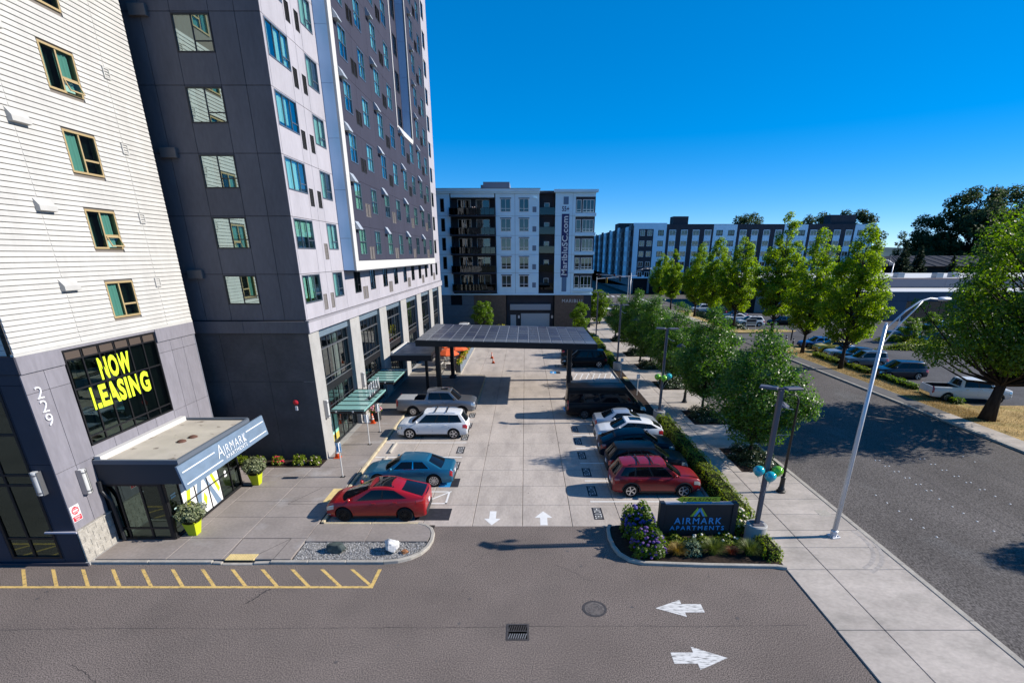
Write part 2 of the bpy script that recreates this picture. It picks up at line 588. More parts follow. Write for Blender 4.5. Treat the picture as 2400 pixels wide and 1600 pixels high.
lot = struct(bpy.data.objects.new('concrete_lot', None)); COL.objects.link(lot)
XJ = [-9.4, -7.14, -4.81, -2.47, -0.13, 2.2, 4.53, 6.9, 9.4]
YJ = [20.43, 22.55, 24.75, 26.93, 29.12, 31.33, 33.52] + [33.52 + 2.19*i for i in range(1, 24)]
slab_grid(lot, XJ, YJ, 0.0, CONC, skip=lambda x, y: (x < -4.5 and 39.6 < y < 52))

walk = struct(bpy.data.objects.new('sidewalk', None)); COL.objects.link(walk)
WY = [2.5, 6.2, 10.0, 13.5, 16.95, 18.56, 20.0, 21.5, 23.1, 25.0, 26.55, 28.4, 30.3]
while WY[-1] < 112: WY.append(WY[-1] + (1.83 if len(WY) % 2 else 1.72))
PITS = [(26.6, 30.4), (35.2, 38.8), (45.4, 48.9), (54.0, 57.4), (61.6, 65.0), (72.5, 76.0)]
def in_pit(x, y):
    return x > 12.4 and any(a < y < b for a, b in PITS)
slab_grid(walk, [10.45, 12.05], WY, 0.045, WALK)
for a, b in zip(WY, WY[1:]):
    y0, y1 = a, b
    for pa, pb in PITS:
        if pa < b and pb > a:
            if pa - a > 0.3: slab(walk, 12.05, 15.2, a, pa, 0.045, WALK)
            if b - pb > 0.3: slab(walk, 12.05, 15.2, pb, b, 0.045, WALK)
            slab(walk, 12.05, 12.58, max(a, pa), min(b, pb), 0.045, WALK)
            y0 = y1
    if y1 > y0: slab(walk, 12.05, 15.2, a, b, 0.045, WALK)
for pa, pb in PITS:
    b = MB(); b.box(12.58, 15.2, pa, pb, -0.07, 0.02)
    struct(b.build('tree_pit_soil', SOIL, walk), 'stuff')
kerb_run(walk, [(15.46, -30), (15.46, 112)], 0.25, -0.13, 0.055, KERB, 3.4)
slab(walk, 14.2, 14.85, 21.3, 21.95, 0.049, KERB, 'utility_cover', th=0.05)
# right-hand walk, strips of dry grass and kerb of the street
rwalk = struct(bpy.data.objects.new('far_sidewalk', None)); COL.objects.link(rwalk)
ry = [-20.0]
while ry[-1] < 66: ry.append(ry[-1] + 3.05)
RW2 = mat('dark_walk', (0.115, 0.11, 0.108), 0.9, spec=0.2, var=0.15, scale=0.8, var2=0.12, scale2=9)
for a, b in zip(ry, ry[1:]):
    slab(rwalk, 32.15, 33.7, a, b, 0.04, WALK if b < 38 else RW2)
kerb_run(rwalk, [(31.9, -30), (31.9, 68)], 0.25, -0.14, 0.045, KERB, 3.05, side=-1)
kerb_run(rwalk, [(31.9, 81), (31.9, 117)], 0.25, -0.14, 0.045, KERB, 3.05, side=-1)
for a in range(12): slab(rwalk, 32.15, 33.7, 81+3*a, 84+3*a, 0.04, WALK)
struct(sheet('grass_strip', 33.7, 37.4, 40.2, 67.0, 0.03, DRYGRASS, None, 0.2))
struct(sheet('grass_strip', 33.7, 44.5, 8, 40.2, 0.03, DRYGRASS, None, 0.2))
struct(sheet('grass_strip', 33.7, 37.2, 83.0, 116, 0.03, DRYGRASS, None, 0.2))
b = MB().prism([(33.7, 82), (38.5, 82.2), (43.5, 83.0), (45, 84.4), (43, 85.6), (33.7, 85.6)], -0.15, 0.05); struct(b.build('grass_island', DRYGRASS))
b = MB().prism([(33.8, 64.5), (41, 66.0), (46, 68.4), (44, 70.4), (38, 70.0), (33.8, 68.6)], -0.15, 0.05); struct(b.build('grass_island', DRYGRASS))
struct(sheet('driveway_apron', 31.8, 38, 70.5, 81.5, -0.03, mat('apron', (0.10, 0.098, 0.1), 0.9, spec=0.2, var=0.12, scale=0.6)))

# left plaza with the entrance walk
plaza = struct(bpy.data.objects.new('plaza_pavement', None)); COL.objects.link(plaza)
PZ = 0.12
struct(sheet('plaza_bed', -18.6, -9.45, 17.5, 41.0, 0.02, DARKJ))
struct(sheet('plaza_bed', -9.45, -4.2, 18.92, 20.5, 0.02, DARKJ))
slab_grid(plaza, [-17.85, -14.75, -12.45, -9.62], [17.56, 19.2, 21.1, 22.75, 24.4, 25.75, 27.05], PZ, PLAZA,
          skip=lambda x, y: x < -15.2 and y > 19)
slab(plaza, -15.3, -14.75, 19.2, 21.1, PZ, PLAZA); slab(plaza, -15.3, -14.75, 21.1, 24.4, PZ, PLAZA); slab(plaza, -17.85, -14.75, 24.7, 27.05, PZ, PLAZA)
slab_grid(plaza, [-9.62, -7.0], [18.92, 20.45], PZ, PLAZA)
pb = MB().prism([(-6.99, 18.93), (-4.28, 18.93), (-4.22, 19.4), (-4.3, 19.9), (-4.55, 20.25), (-4.9, 20.44), (-6.99, 20.44)], 0.03, PZ)
pb.build('slab', PLAZA, plaza)
slab_grid(plaza, [-12.1, -9.55], [27.05, 28.9, 30.9, 32.9, 34.9, 36.9, 38.6], PZ, PLAZA)
struct(sheet('flower_bed_soil', -18.3, -12.15, 27.05, 28.28, 0.10, SOIL, None, 0.06))
# kerbs
kerb_run(plaza, [(-17.95, 17.35), (-12.75, 17.35)], 0.16, -0.03, 0.13, KERB, 2.6)
kerb_run(plaza, [(-12.75, 17.35), (-12.35, 17.31)], 0.16, -0.08, 0.09, KERB, 2.6)
kerb_run(plaza, [(-12.35, 17.30), (-11.05, 17.30)], 0.16, -0.13, 0.035, KERB, 2.6)
kerb_run(plaza, [(-11.05, 17.31), (-10.4, 17.35)], 0.16, -0.08, 0.09, KERB, 2.6)
kerb_run(plaza, [(-10.4, 17.35), (-5.75, 17.35)], 0.16, -0.03, 0.13, KERB, 1.6)
arc = [(-5.75, 17.35), (-5.2, 17.44), (-4.72, 17.66), (-4.36, 18.0), (-4.12, 18.5), (-4.03, 19.1), (-4.07, 19.65), (-4.24, 20.1), (-4.52, 20.4), (-4.95, 20.6)]
kb = MB()
def strip_kerb(pts, w, z0, z1):
    kb = MB(); n = len(pts)
    ins = []
    for i, (x, y) in enumerate(pts):
        xa, ya = pts[max(i-1, 0)]; xb, yb = pts[min(i+1, n-1)]
        L = math.hypot(xb-xa, yb-ya); nx, ny = -(yb-ya)/L, (xb-xa)/L
        ins.append((x+nx*w, y+ny*w))
    c = 0.02
    for i in range(n-1):
        a, b_ = pts[i], pts[i+1]; p, q = ins[i], ins[i+1]
        def m_(u, v, t): return (u[0]+(v[0]-u[0])*t, u[1]+(v[1]-u[1])*t)
        k = c/w
        a2, b2 = m_(a, p, k), m_(b_, q, k); p2, q2 = m_(p, a, k), m_(q, b_, k)
        kb.quad((*a, z0), (*b_, z0), (*b_, z1-c), (*a, z1-c))
        kb.quad((*a, z1-c), (*b_, z1-c), (*b2, z1), (*a2, z1))
        kb.quad((*a2, z1), (*b2, z1), (*q2, z1), (*p2, z1))
        kb.quad((*p2, z1), (*q2, z1), (*q, z1-c), (*p, z1-c))
        kb.quad((*p, z1-c), (*q, z1-c), (*q, z0), (*p, z0))
    return kb
strip_kerb(arc, 0.16, -0.03, 0.135).build('kerb', KERB, plaza)
kerb_run(plaza, [(-4.95, 20.6), (-9.4, 20.6)], 0.16, -0.03, 0.135, KERBY, 2.2, side=1)
kerb_run(plaza, [(-9.4, 20.6), (-9.4, 38.7)], 0.16, -0.03, 0.135, KERBY, 2.26, side=1)
# kerb ramp with tactile plates
slab(plaza, -12.33, -11.1, 17.48, 17.95, 0.127, DOME, 'tactile_plate', th=0.03)
slab(plaza, -10.25, -9.57, 22.6, 24.2, 0.127, DOME, 'tactile_plate', th=0.03)
for dx in range(11):
    for dy in range(4):
        MCACHE.setdefault('dome', MB().lathe([(0.03, 0), (0.024, 0.006), (0.012, 0.009)], 6).mesh('dome', DOME))
        link('dome', MCACHE['dome'], plaza, (-12.27+dx*0.11, 17.54+dy*0.11, 0.127))
RAMPJ = [((-12.42, 19.15), (-12.33, 17.9)), ((-12.42, 19.15), (-10.3, 19.15)), ((-10.3, 19.15), (-10.35, 17.5)), ((-11.15, 17.9), (-10.3, 19.15)),
         ((-11.9, 22.4), (-10.2, 22.4)), ((-11.9, 22.4), (-10.9, 24.3))]
for (xa, ya), (xb, yb) in RAMPJ:
    L = math.hypot(xb-xa, yb-ya); a = math.atan2(yb-ya, xb-xa)
    o = MB().box(0, L, -0.009, 0.009, 0, 0.002).build('score_line', DARKJ, plaza); o.location = (xa, ya, PZ+0.001); o.rotation_euler = (0, 0, a)
slab(plaza, -13.6, -12.85, 25.5, 25.68, 0.123, IRON, 'slot_drain', th=0.03)

# painted markings of the lot
def rect(parent, x0, x1, y0, y1, m, name='stall_line', z=0.004):
    o = MB().box(x0, x1, y0, y1, z-0.003, z).build(name, m, parent)
    return o
for y in (28.92, 31.5, 34.02, 36.5):
    rect(lot, -9.35, -3.95, y-0.05, y+0.05, WPAINT2)
for i in range(6):
    y = 22.91 + 2.52*i
    rect(lot, 3.33, 9.35, y-0.05, y+0.05, WPAINT2)
for y in (57.5, 60.0, 62.5, 65.0, 67.5, 70.0, 72.5):
    rect(lot, 3.4, 9.35, y-0.05, y+0.05, WPAINT2)
# access aisles
def frame_mark(x0, x1, y0, y1, n):
    for a in ((x0, x1, y0, y0+0.1), (x0, x1, y1-0.1, y1), (x1-0.1, x1, y0, y1)):
        rect(lot, *a, WPAINT2)
    for i in range(n):
        t0 = x0 + (x1-x0)*i/n; t1 = x0 + (x1-x0)*(i+1)/n
        L = math.hypot(t1-t0, y1-y0)
        o = MB().box(0, L, -0.045, 0.045, -0.002, 0.0).build('hatch_line', WPAINT2, lot)
        o.location = (t0, y0+0.05, 0.0055); o.rotation_euler = (0, 0, math.atan2(y1-y0-0.1, t1-t0))
frame_mark(-9.2, -3.98, 22.66, 24.1, 4)
frame_mark(4.9, 9.2, 49.6, 52.4, 7)
rect(lot, -5.25, -3.63, 20.98, 22.16, BLKPAINT, 'covered_stencil', 0.006)
def wheelchair(x, y, s=1.15):
    rect(lot, x-0.62, x, y-0.56, y+0.56, BLUEPAINT, 'accessible_stencil', 0.006)
    m = MB()
    m.tube([(x-0.45+0.2*math.sin(t), y-0.1+0.22*math.cos(t), 0.008) for t in [R(a) for a in range(60, 300, 20)]], 0.035, 5)
    m.box(x-0.33, x-0.27, y-0.12, y+0.22, 0.0065, 0.009).box(x-0.36, x-0.22, y+0.26, y+0.4, 0.0065, 0.009)
    m.build('wheelchair_symbol', WPAINT2, lot)
    rect(lot, x+0.005, x+0.44, y-0.56, y+0.56, BLKPAINT, 'covered_stencil', 0.006)
wheelchair(-4.09, 25.17)
wheelchair(3.75, 39.3); wheelchair(3.3, 52.9)
HOTEL = text_fit('HOTEL', 1.04, 0.33, 0.0008, -0.008, 0, 1.15)
HOTEL.materials.append(WPAINT2)
def hotel(x, y, side):
    p = rect(lot, x-0.24, x+0.24, y-0.6, y+0.6, BLKPAINT, 'hotel_stencil', 0.006)
    o = link('lettering', HOTEL, p)
    # letters lie flat, read from the aisle
    o.rotation_euler = (R(-90), 0, R(-90) if side > 0 else R(90)) if False else (0, 0, 0)
    if side > 0: o.matrix_local = Matrix.Translation((x-0.165, y+0.51, 0.0075)) @ Matrix(((0, 0, 1, 0), (-1, 0, 0, 0), (0, -1, 0, 0), (0, 0, 0, 1)))
    else: o.matrix_local = Matrix.Translation((x+0.165, y-0.51, 0.0075)) @ Matrix(((0, 0, -1, 0), (1, 0, 0, 0), (0, -1, 0, 0), (0, 0, 0, 1)))
hotel(3.54, 21.65, 1)
for y in (24.13, 26.6, 29.2, 31.7, 34.2): hotel(3.56, y, 1)
for y in (27.56, 30.12, 32.55, 35.08, 37.6): hotel(-4.17, y, -1)
hotel(3.6, 56.2, 1)
def arrow(parent, x, y, ang, L, wh, hl, ws, m, z=0.005):
    o = MB().prism([(-L/2, -ws/2), (L/2-hl, -ws/2), (L/2-hl, -wh/2), (L/2, 0), (L/2-hl, wh/2), (L/2-hl, ws/2), (-L/2, ws/2)], -0.003, 0).build('painted_arrow', m, parent)
    o.location = (x, y, z); o.rotation_euler = (0, 0, ang)
arrow(lot, -1.57, 21.2, R(-90), 1.36, 0.78, 0.62, 0.32, WPAINT2)
arrow(lot, 0.88, 21.2, R(90), 1.36, 0.84, 0.64, 0.34, WPAINT2)
arrow(drive, 5.5, 14.66, R(180), 1.68, 0.92, 0.98, 0.45, WPAINT)
arrow(drive, 5.47, 12.3, R(0), 1.72, 0.96, 1.0, 0.46, WPAINT)
# yellow no-parking strip along the kerb
ys0, ys1 = 15.87, 17.02
for a, b_ in ((-30, -18.2), (-18.2, -12), (-12, -5.78)):
    rect(drive, a, b_, ys0-0.06, ys0+0.06, YPAINT, 'yellow_edge_line')
for i in range(20):
    xb_ = -5.86 - 1.2*i; xt = xb_ - 1.09
    o = MB().prism([(xb_-0.08, ys0+0.06), (xb_+0.08, ys0+0.06), (xt+0.08, ys1), (xt-0.08, ys1)], -0.001, 0.004).build('yellow_hatch_line', YPAINT, drive)
MB().prism([(-5.92, ys0-0.06), (-5.78, ys0-0.06), (-5.76, ys1), (-5.90, ys1)], -0.001, 0.0045).build('yellow_hatch_line', YPAINT, drive)
# wheel stops: blocks that can be lifted away
WSTOP = MB().prism_xz([(-0.09, 0), (0.09, 0), (0.075, 0.09), (0.05, 0.125), (-0.05, 0.125), (-0.075, 0.09)], -0.9, 0.9).mesh('wheel_stop', KERB)
for (x, y, lb) in ((-8.62, 30.4, 'concrete wheel stop in the empty stall beside the blue sedan'), (-8.6, 27.85, 'concrete wheel stop ahead of the blue sedan bonnet'),
                   (8.55, 39.4, 'concrete wheel stop beyond the black van, nearer of two'), (8.75, 55.5, 'concrete wheel stop by the black pickup near the canopy')):
    tag(link('wheel_stop', WSTOP, None, (x, y, 0.002)), lb, 'wheel stop', 'wheel stops of the lot')
# manhole and drain grate
mh = thing('manhole_cover', 'round cast iron manhole cover in the asphalt drive', 'manhole cover', (2.47, 14.63, 0))
MB().lathe([(0.44, 0.0), (0.44, 0.008), (0.36, 0.008), (0.36, 0.003)], 28).build('rim', IRON, mh, off=False)
IRON2 = mat('worn_lid', (0.12, 0.105, 0.097), 0.7, 0.1, var=0.3, scale=9)
mb = MB(); mb.lathe([(0.352, 0.002), (0.352, 0.010), (0.0, 0.010)], 28)
for r in (0.09, 0.18, 0.27): mb.lathe([(r-0.02, 0.009), (r-0.02, 0.016), (r+0.02, 0.016), (r+0.02, 0.009)], 22, cap=False)
mb.build('lid', IRON2, mh, off=False)
dg_ = thing('drain_grate', 'square storm drain grate in the asphalt drive', 'drain grate', (-0.25, 13.45, 0))
mb = MB(); mb.box(-0.38, 0.38, -0.4, -0.33, 0, 0.012).box(-0.38, 0.38, 0.33, 0.4, 0, 0.012).box(-0.38, -0.31, -0.33, 0.33, 0, 0.012).box(0.31, 0.38, -0.33, 0.33, 0, 0.012).box(-0.31, 0.31, 0.02, 0.06, 0, 0.012)
mb.build('rim', IRON, dg_, off=False)
MB().box(-0.31, 0.31, -0.33, 0.33, 0.001, 0.003).build('pit', mat('pit_black', (0.004, 0.004, 0.004), 0.9, spec=0.0), dg_, off=False)
for row in (-0.31, 0.07):
    for i in range(8):
        o = MB().box(-0.016, 0.016, 0, 0.24, 0.003, 0.010).build('bar', mat('worn_iron', (0.3, 0.29, 0.28), 0.5, 0.6) if row < 0 else IRON, dg_, off=False)
        o.location = (-0.3 + i*0.076, row, 0.0005); o.rotation_euler = (0, 0, R(-14))
# raised lane dots on the street
DOTM = mat('lane_dot_ceramic', (0.7, 0.69, 0.66), 0.4)
DOT = MB().lathe([(0.05, 0), (0.04, 0.014), (0.02, 0.02)], 10).mesh('lane_dot', DOTM)
DOTS = [(18.55, y) for y in (23.83, 22.95, 22.07, 21.24, 20.44, 19.63)] + [(21.57, y) for y in (23.4, 22.53, 21.85, 21.04, 20.14)] + [(24.75, y) for y in (23.69, 22.82)]
DOTS += [(21.78+d, y) for y in (28.6, 27.73, 26.9, 26.02, 25.16, 24.38) for d in (-0.13, 0.13)] + [(24.76+d, y) for y in (28.87, 28.0, 27.13, 26.24, 25.4, 24.5) for d in (-0.13, 0.13)] + [(27.63, 29.27), (27.62, 28.39)]
for x, y in DOTS: link('lane_dot', DOT, road, (x, y, -0.089))
# zebra bars at the far crossing
for i in range(9): sheet('crosswalk_bar', 15.9+1.75*i, 16.7+1.75*i, 120.5, 124.0, -0.078, WPAINT2, cross)
for i in range(9): sheet('crosswalk_bar', 15.9+1.75*i, 16.7+1.75*i, 157, 160.5, -0.078, WPAINT2, cross)
for y in (130, 139, 148): 
    for i in range(8): sheet('lane_dash', -30+9*i, -26+9*i, y, y+0.15, -0.078, WPAINT2, cross)
sheet('stop_line', 16, 23, 117.2, 117.8, -0.078, WPAINT2, road)
sheet('stop_line', 33.0, 33.6, 131, 152, -0.078, WPAINT2, cross)

# wear on the drive: paving seam, sealed cracks, oil spots
TAR = mat('tar_seal', (0.035, 0.031, 0.031), 0.7, spec=0.3, var=0.3, scale=5)
OIL = mat('oil_spot', (0.085, 0.075, 0.072), 0.6, spec=0.4, var=0.3, scale=6)
def wiggle(x0, y0, x1, y1, w, seed, amp=0.05, n=40, z=0.0025):
    r = random.Random(seed); b = MB(); L = math.hypot(x1-x0, y1-y0); nx, ny = -(y1-y0)/L, (x1-x0)/L; d = 0; prev = None
    for i in range(n+1):
        t = i/n; d += r.gauss(0, amp*0.3); d *= 0.93
        ww = w*(0.35+0.9*r.random())/2
        c = (x0+(x1-x0)*t+nx*d, y0+(y1-y0)*t+ny*d)
        cur = ((c[0]-nx*ww, c[1]-ny*ww, z), (c[0]+nx*ww, c[1]+ny*ww, z))
        if prev: b.quad(prev[0], cur[0], cur[1], prev[1])
        prev = cur
    return b
wiggle(-24, 13.55, 9.6, 13.75, 0.022, 3, 0.03, 160).build('paving_seam', TAR, drive)
for i, a in enumerate(((-9.6, 15.75, -10.1, 14.9, 0.07), (-1.5, 18.2, -2.6, 17.1, 0.02), (7.6, 11.2, 8.9, 9.6, 0.018), (-14, 12.0, -12.2, 11.1, 0.02), (1.2, 17.3, 2.6, 16.2, 0.018))):
    wiggle(*a, 10+i, 0.08, 26).build('crack', TAR, drive)
r_ = random.Random(21)
for i in range(46):
    x, y = r_.uniform(-20, 9.5), r_.uniform(9.6, 19.6)
    if y > 17 and (x < -3.8 or x > 3.5): continue
    s_ = r_.choice((0.012, 0.018, 0.025, 0.035, 0.06)); k = 10; ph = r_.random()*6
    MB().prism([(x+s_*(1+0.35*math.sin(3*t+ph))*math.cos(t), y+s_*(1+0.35*math.sin(2*t+ph))*math.sin(t)) for t in [2*math.pi*j/k for j in range(k)]], 0.001, 0.003).build('oil_spot', OIL, drive)
for i in range(26):
    x, y = r_.uniform(-3.6, 3.2), r_.uniform(22, 46)
    s_ = r_.choice((0.02, 0.04, 0.07)); k = 9; ph = r_.random()*6
    MB().prism([(x+s_*(1+0.35*math.sin(3*t+ph))*math.cos(t), y+s_*(1+0.35*math.sin(2*t+ph))*math.sin(t)) for t in [2*math.pi*j/k for j in range(k)]], 0.001, 0.0035).build('oil_spot', mat('drip_stain', (0.17, 0.155, 0.14), 0.7), lot)
# street wear: long seams, covers, faint tyre arc on the walk
wiggle(22.6, 12, 22.9, 112, 0.03, 5, 0.05, 200, -0.087).build('paving_seam', TAR, road); wiggle(27.4, 14, 27.1, 66, 0.03, 6, 0.05, 120, -0.087).build('paving_seam', TAR, road)
for i, (x, y) in enumerate(((20.6, 37.5), (26.3, 52), (19.4, 63))):
    MB().lathe([(0.36, 0), (0.36, 0.004), (0.30, 0.004), (0.30, 0.001), (0.0, 0.001)], 20, c=(x, y, -0.088)).build('manhole_lid', IRON, road)
TYREM = mat('tyre_scuff', (0.34, 0.31, 0.285), 0.9, spec=0.1, var=0.2, scale=6)
for rr2 in (2.55, 2.85):
    b = MB(); prev = None
    for i in range(19):
        t = R(-62+i*4.2); c_ = (12.35+rr2*math.cos(t), 19.35+rr2*math.sin(t)); d_ = (12.35+(rr2+0.16)*math.cos(t), 19.35+(rr2+0.16)*math.sin(t))
        cur = ((*c_, 0.0475), (*d_, 0.0475))
        if prev: b.quad(prev[0], prev[1], cur[1], cur[0])
        prev = cur
    b.build('tyre_scuff', TYREM, walk)

# ---------------------------------------------------------------- tower materials
SLATE = mat('slate_panel', (0.112, 0.110, 0.125), 0.7, spec=0.25, obvar=0.05, var=0.10, scale=1.1, var2=0.07, scale2=7, stretch=(1, 1, 0.35))
SLATE_LOW = mat('slate_panel_low', (0.078, 0.074, 0.078), 0.7, spec=0.25, obvar=0.04, var=0.18, scale=0.9, var2=0.08, scale2=6)
LILAC = mat('lilac_panel', (0.35, 0.335, 0.365), 0.7, spec=0.25, obvar=0.035, var=0.07, scale=0.9, var2=0.05, scale2=8, stretch=(1, 1, 0.3))
BAYP = mat('bay_panel', (0.042, 0.043, 0.064), 0.8, spec=0.12, obvar=0.04, var=0.07, scale=0.8, stretch=(1, 1, 0.3))
WTRIM = mat('white_trim', (0.52, 0.51, 0.49), 0.6, spec=0.3, var=0.03, scale=1)
COLC = mat('column_concrete', (0.33, 0.322, 0.308), 0.75, spec=0.25, var=0.09, scale=1.2, var2=0.06, scale2=9)
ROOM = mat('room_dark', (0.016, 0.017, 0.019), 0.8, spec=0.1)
ALU = mat('window_aluminium', (0.17, 0.19, 0.22), 0.4, 0.7)
ALUD = mat('window_dark_bronze', (0.03, 0.032, 0.036), 0.45, 0.4)
BLKM = mat('black_metal', (0.014, 0.014, 0.016), 0.45, 0.2)
STEEL = mat('rail_steel', (0.35, 0.36, 0.38), 0.35, 0.8)
GL_TEAL = glass_mat('glass_teal', (0.54, 0.86, 0.80), 0.30, gcol=(0.85, 1.0, 1.0))
GL_FRONT = glass_mat('glass_front', (0.55, 0.80, 0.76), 0.48, gcol=(0.82, 1.0, 0.96))
GL_DARK = glass_mat('glass_dark', (0.34, 0.42, 0.42), 0.16)
CURT = mat('curtain_sheer', (0.78, 0.80, 0.77), 0.9, spec=0.1)
VENTD = mat('vent_dark', (0.012, 0.011, 0.010), 0.6)
VENTG = mat('vent_grey', (0.21, 0.185, 0.165), 0.5, 0.3)
HOODM = mat('hood_metal', (0.36, 0.39, 0.43), 0.5, 0.2)
TEALG = mat('awning_glass', (0.22, 0.42, 0.38), 0.16, spec=0.6, var=0.06, scale=3)
HEADP = mat('header_panel', (0.18, 0.245, 0.305), 0.35, 0.3, var=0.08, scale=2)

tower = thing('apartment_tower', 'tall slate and white panelled tower with teal windows above a glazed ground floor', 'building', (-12.1, 28.31, 0))
FH = 2.842
NF = 11
ZTOP = 10.82 + FH*NF
FR = Face(tower, -19.2, 28.31, 0, 0)             # shaded front, u = X + 19.2
RF = Face(tower, -12.1, 28.31, 0, R(90))         # sunny long side, u = Y - 28.31
BF = Face(tower, -11.28, 28.31, 0, R(90))        # projecting bay
BS = Face(tower, -12.1, 35.31, 0, 0)             # shaded cheek of the bay, u = X + 12.1
NS = Face(tower, -12.1, 57.5, 0, 0)              # cheek inside the recess
UX = lambda X: X + 19.2
UY = lambda Y: Y - 28.31
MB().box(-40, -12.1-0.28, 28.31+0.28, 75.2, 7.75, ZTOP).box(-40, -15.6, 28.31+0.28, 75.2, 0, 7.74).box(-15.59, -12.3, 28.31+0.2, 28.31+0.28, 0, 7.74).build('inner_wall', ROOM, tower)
INT = mat('lobby_wall', (0.10, 0.10, 0.095), 0.8, var=0.5, scale=0.7)
MB().box(-15.58, -15.5, 28.6, 75.1, 0.14, 7.6).build('lobby_wall', INT, tower)
MB().box(-15.49, -12.5, 28.6, 75.1, 0.131, 0.14).build('lobby_floor', mat('lobby_floor', (0.12, 0.11, 0.10), 0.4), tower)
MB().box(-15.49, -12.56, 28.6, 75.1, 3.84, 4.14).build('mezzanine', ROOM, tower)
MB().box(-15.49, -12.56, 28.6, 75.1, 7.2, 7.7).build('lobby_ceiling', ROOM, tower)
for k in range(14):
    yk = 30.2 + 3.15*k
    MB().cbox(-14.6, -13.6, yk, yk+1.0, 0.141, 0.9, 0.03).build('lobby_table', mat('lobby_wood', (0.10, 0.06, 0.035), 0.5), tower)
    MB().box(-15.3, -13.2, yk+0.2, yk+0.26, 7.1, 7.19).build('ceiling_lamp', WTRIM, tower)
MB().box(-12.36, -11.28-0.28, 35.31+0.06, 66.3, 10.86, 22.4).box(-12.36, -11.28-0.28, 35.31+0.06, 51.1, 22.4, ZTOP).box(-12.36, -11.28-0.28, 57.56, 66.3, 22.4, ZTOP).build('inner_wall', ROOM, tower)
zj = [8.4] + [10.82 + FH*k for k in range(NF+1)]
rr = random.Random(3)
def vent(face, u, v, m, w=0.55, h=0.9):
    key = ('vent', m.name, w, h)
    if key not in MCACHE:
        b = MB()
        b.box(0, w, 0.0, 0.06, 0, 0.03).box(0, w, 0, 0.06, h-0.03, h).box(0, 0.03, 0, 0.06, 0.03, h-0.03).box(w-0.03, w, 0, 0.06, 0.03, h-0.03)
        n = 10
        for i in range(n):
            z = 0.04 + (h-0.08)*i/n
            b.quad((0.03, 0.008, z), (w-0.03, 0.008, z), (w-0.03, 0.05, z+(h-0.08)/n), (0.03, 0.05, z+(h-0.08)/n))
        MCACHE[key] = b.mesh('vent_grille', m)
    return face.put('vent_grille', MCACHE[key], u, -0.012, v)
def curts(r):
    k = r.random()
    if k < 0.2: return [(0.05, 0.5, 0.95)]
    if k < 0.45: return [(0.05, 0.95, 0.93)]
    if k < 0.62: return [(0.05, 0.34, 0.95), (0.6, 0.93, 0.95)]
    if k < 0.85: return [(0.05, 0.9, 0.35 + 0.3*r.random()), (0.05, 0.4, 0.94)]
    return [(0.3, 0.93, 0.9)]
# front windows
opsF = []
for k in range(NF):
    zt = 10.76 + FH*k
    opsF.append((UX(-16.22), UX(-14.46), zt-1.5, zt))
    window(FR, UX(-16.22), UX(-14.46), zt-1.5, zt, [(0.5, []), (1, [0.3])], ALUD, GL_FRONT, CURT, curtain=[[(0.03, 0.46, 0.97)], [(0.03, 0.46, 0.8), (0.55, 0.95, 0.5)], [(0.04, 0.3, 0.97), (0.55, 0.95, 0.97)], [(0.03, 0.2, 0.97)], [(0.03, 0.95, 0.62)], [(0.1, 0.46, 0.97), (0.53, 0.7, 0.97)]][k % 6])
panelize(FR, 'wall_panel', SLATE, [0] + [UX(x) for x in (-17.62, -16.22, -14.46, -13.28, -12.105)], zj, opsF)
panelize(FR, 'wall_panel', SLATE_LOW, [0, UX(-17.1), UX(-14.75), UX(-12.105)], [0.0, 0.22, 4.95, 7.71], [], gap=0.008)
for i, (a, b_) in enumerate(((0, UX(-15.6)), (UX(-15.6), UX(-12.0)))):
    FR.box('ledge', SLATE, a+0.004, b_-0.004, -0.13, 0.06, 7.715, 8.36, 0.012)
for k in (0, 2, 4, 6, 8):     # projecting soffit vents
    FR.box('exhaust_hood', mat('hood_brown', (0.13, 0.12, 0.12), 0.6), UX(-18.0), UX(-17.2), -0.22, 0.0, 10.6+FH*k, 11.05+FH*k, 0.02)
# red alarm bell
bell = FR.put('alarm_bell', MB().lathe([(0.16, 0), (0.16, 0.05), (0.11, 0.10), (0.0, 0.12)], 16, axis='y').xform(lambda x, y, z: (x, -y, z)).mesh('alarm_bell', mat('alarm_red', (0.5, 0.02, 0.03), 0.35), angle=40), UX(-13.43), 0, 3.72)
FR.put('alarm_box', MB().cbox(-0.07, 0.07, -0.09, 0, -0.15, 0.1).mesh('alarm_box', mat('alarm_white', (0.7, 0.68, 0.68), 0.4)), 0, 0, -0.33, parent=bell)
# sunny side, first strip
opsR = []
for k in range(NF):
    zt = 10.76 + FH*k
    for (a, b_, cols) in ((28.56, 31.0, [(0.34, []), (0.67, []), (1, [0.3])]), (33.17, 34.82, [(0.5, []), (1, [0.32])])):
        opsR.append((UY(a), UY(b_), zt-1.5, zt))
        c = [[(0.06, 0.28, 0.78), (0.38, 0.62, 0.82), (0.70, 0.8, 0.8)], [(0.05, 0.66, 0.97)], [(0.05, 0.2, 0.97), (0.4, 0.62, 0.9), (0.8, 0.94, 0.97)], [(0.05, 0.95, 0.55)], [(0.1, 0.45, 0.8), (0.5, 0.6, 0.8)]][(k*3) % 5] if cols[0][0] < 0.4 else [[(0.06, 0.3, 0.97), (0.36, 0.5, 0.97)], [(0.06, 0.6, 0.97)], [(0.06, 0.9, 0.45)], [(0.3, 0.9, 0.97)]][(k*2+1) % 4]
        window(RF, UY(a), UY(b_), zt-1.5, zt, cols, ALU, GL_TEAL, CURT, curtain=c)
    vm = VENTG if k < 2 else VENTD
    for a in (31.2, 32.38) if k % 5 != 1 else (32.38,):
        opsR.append((UY(a), UY(a+0.55), zt-2.07, zt-1.17)); vent(RF, UY(a), zt-2.07, vm)
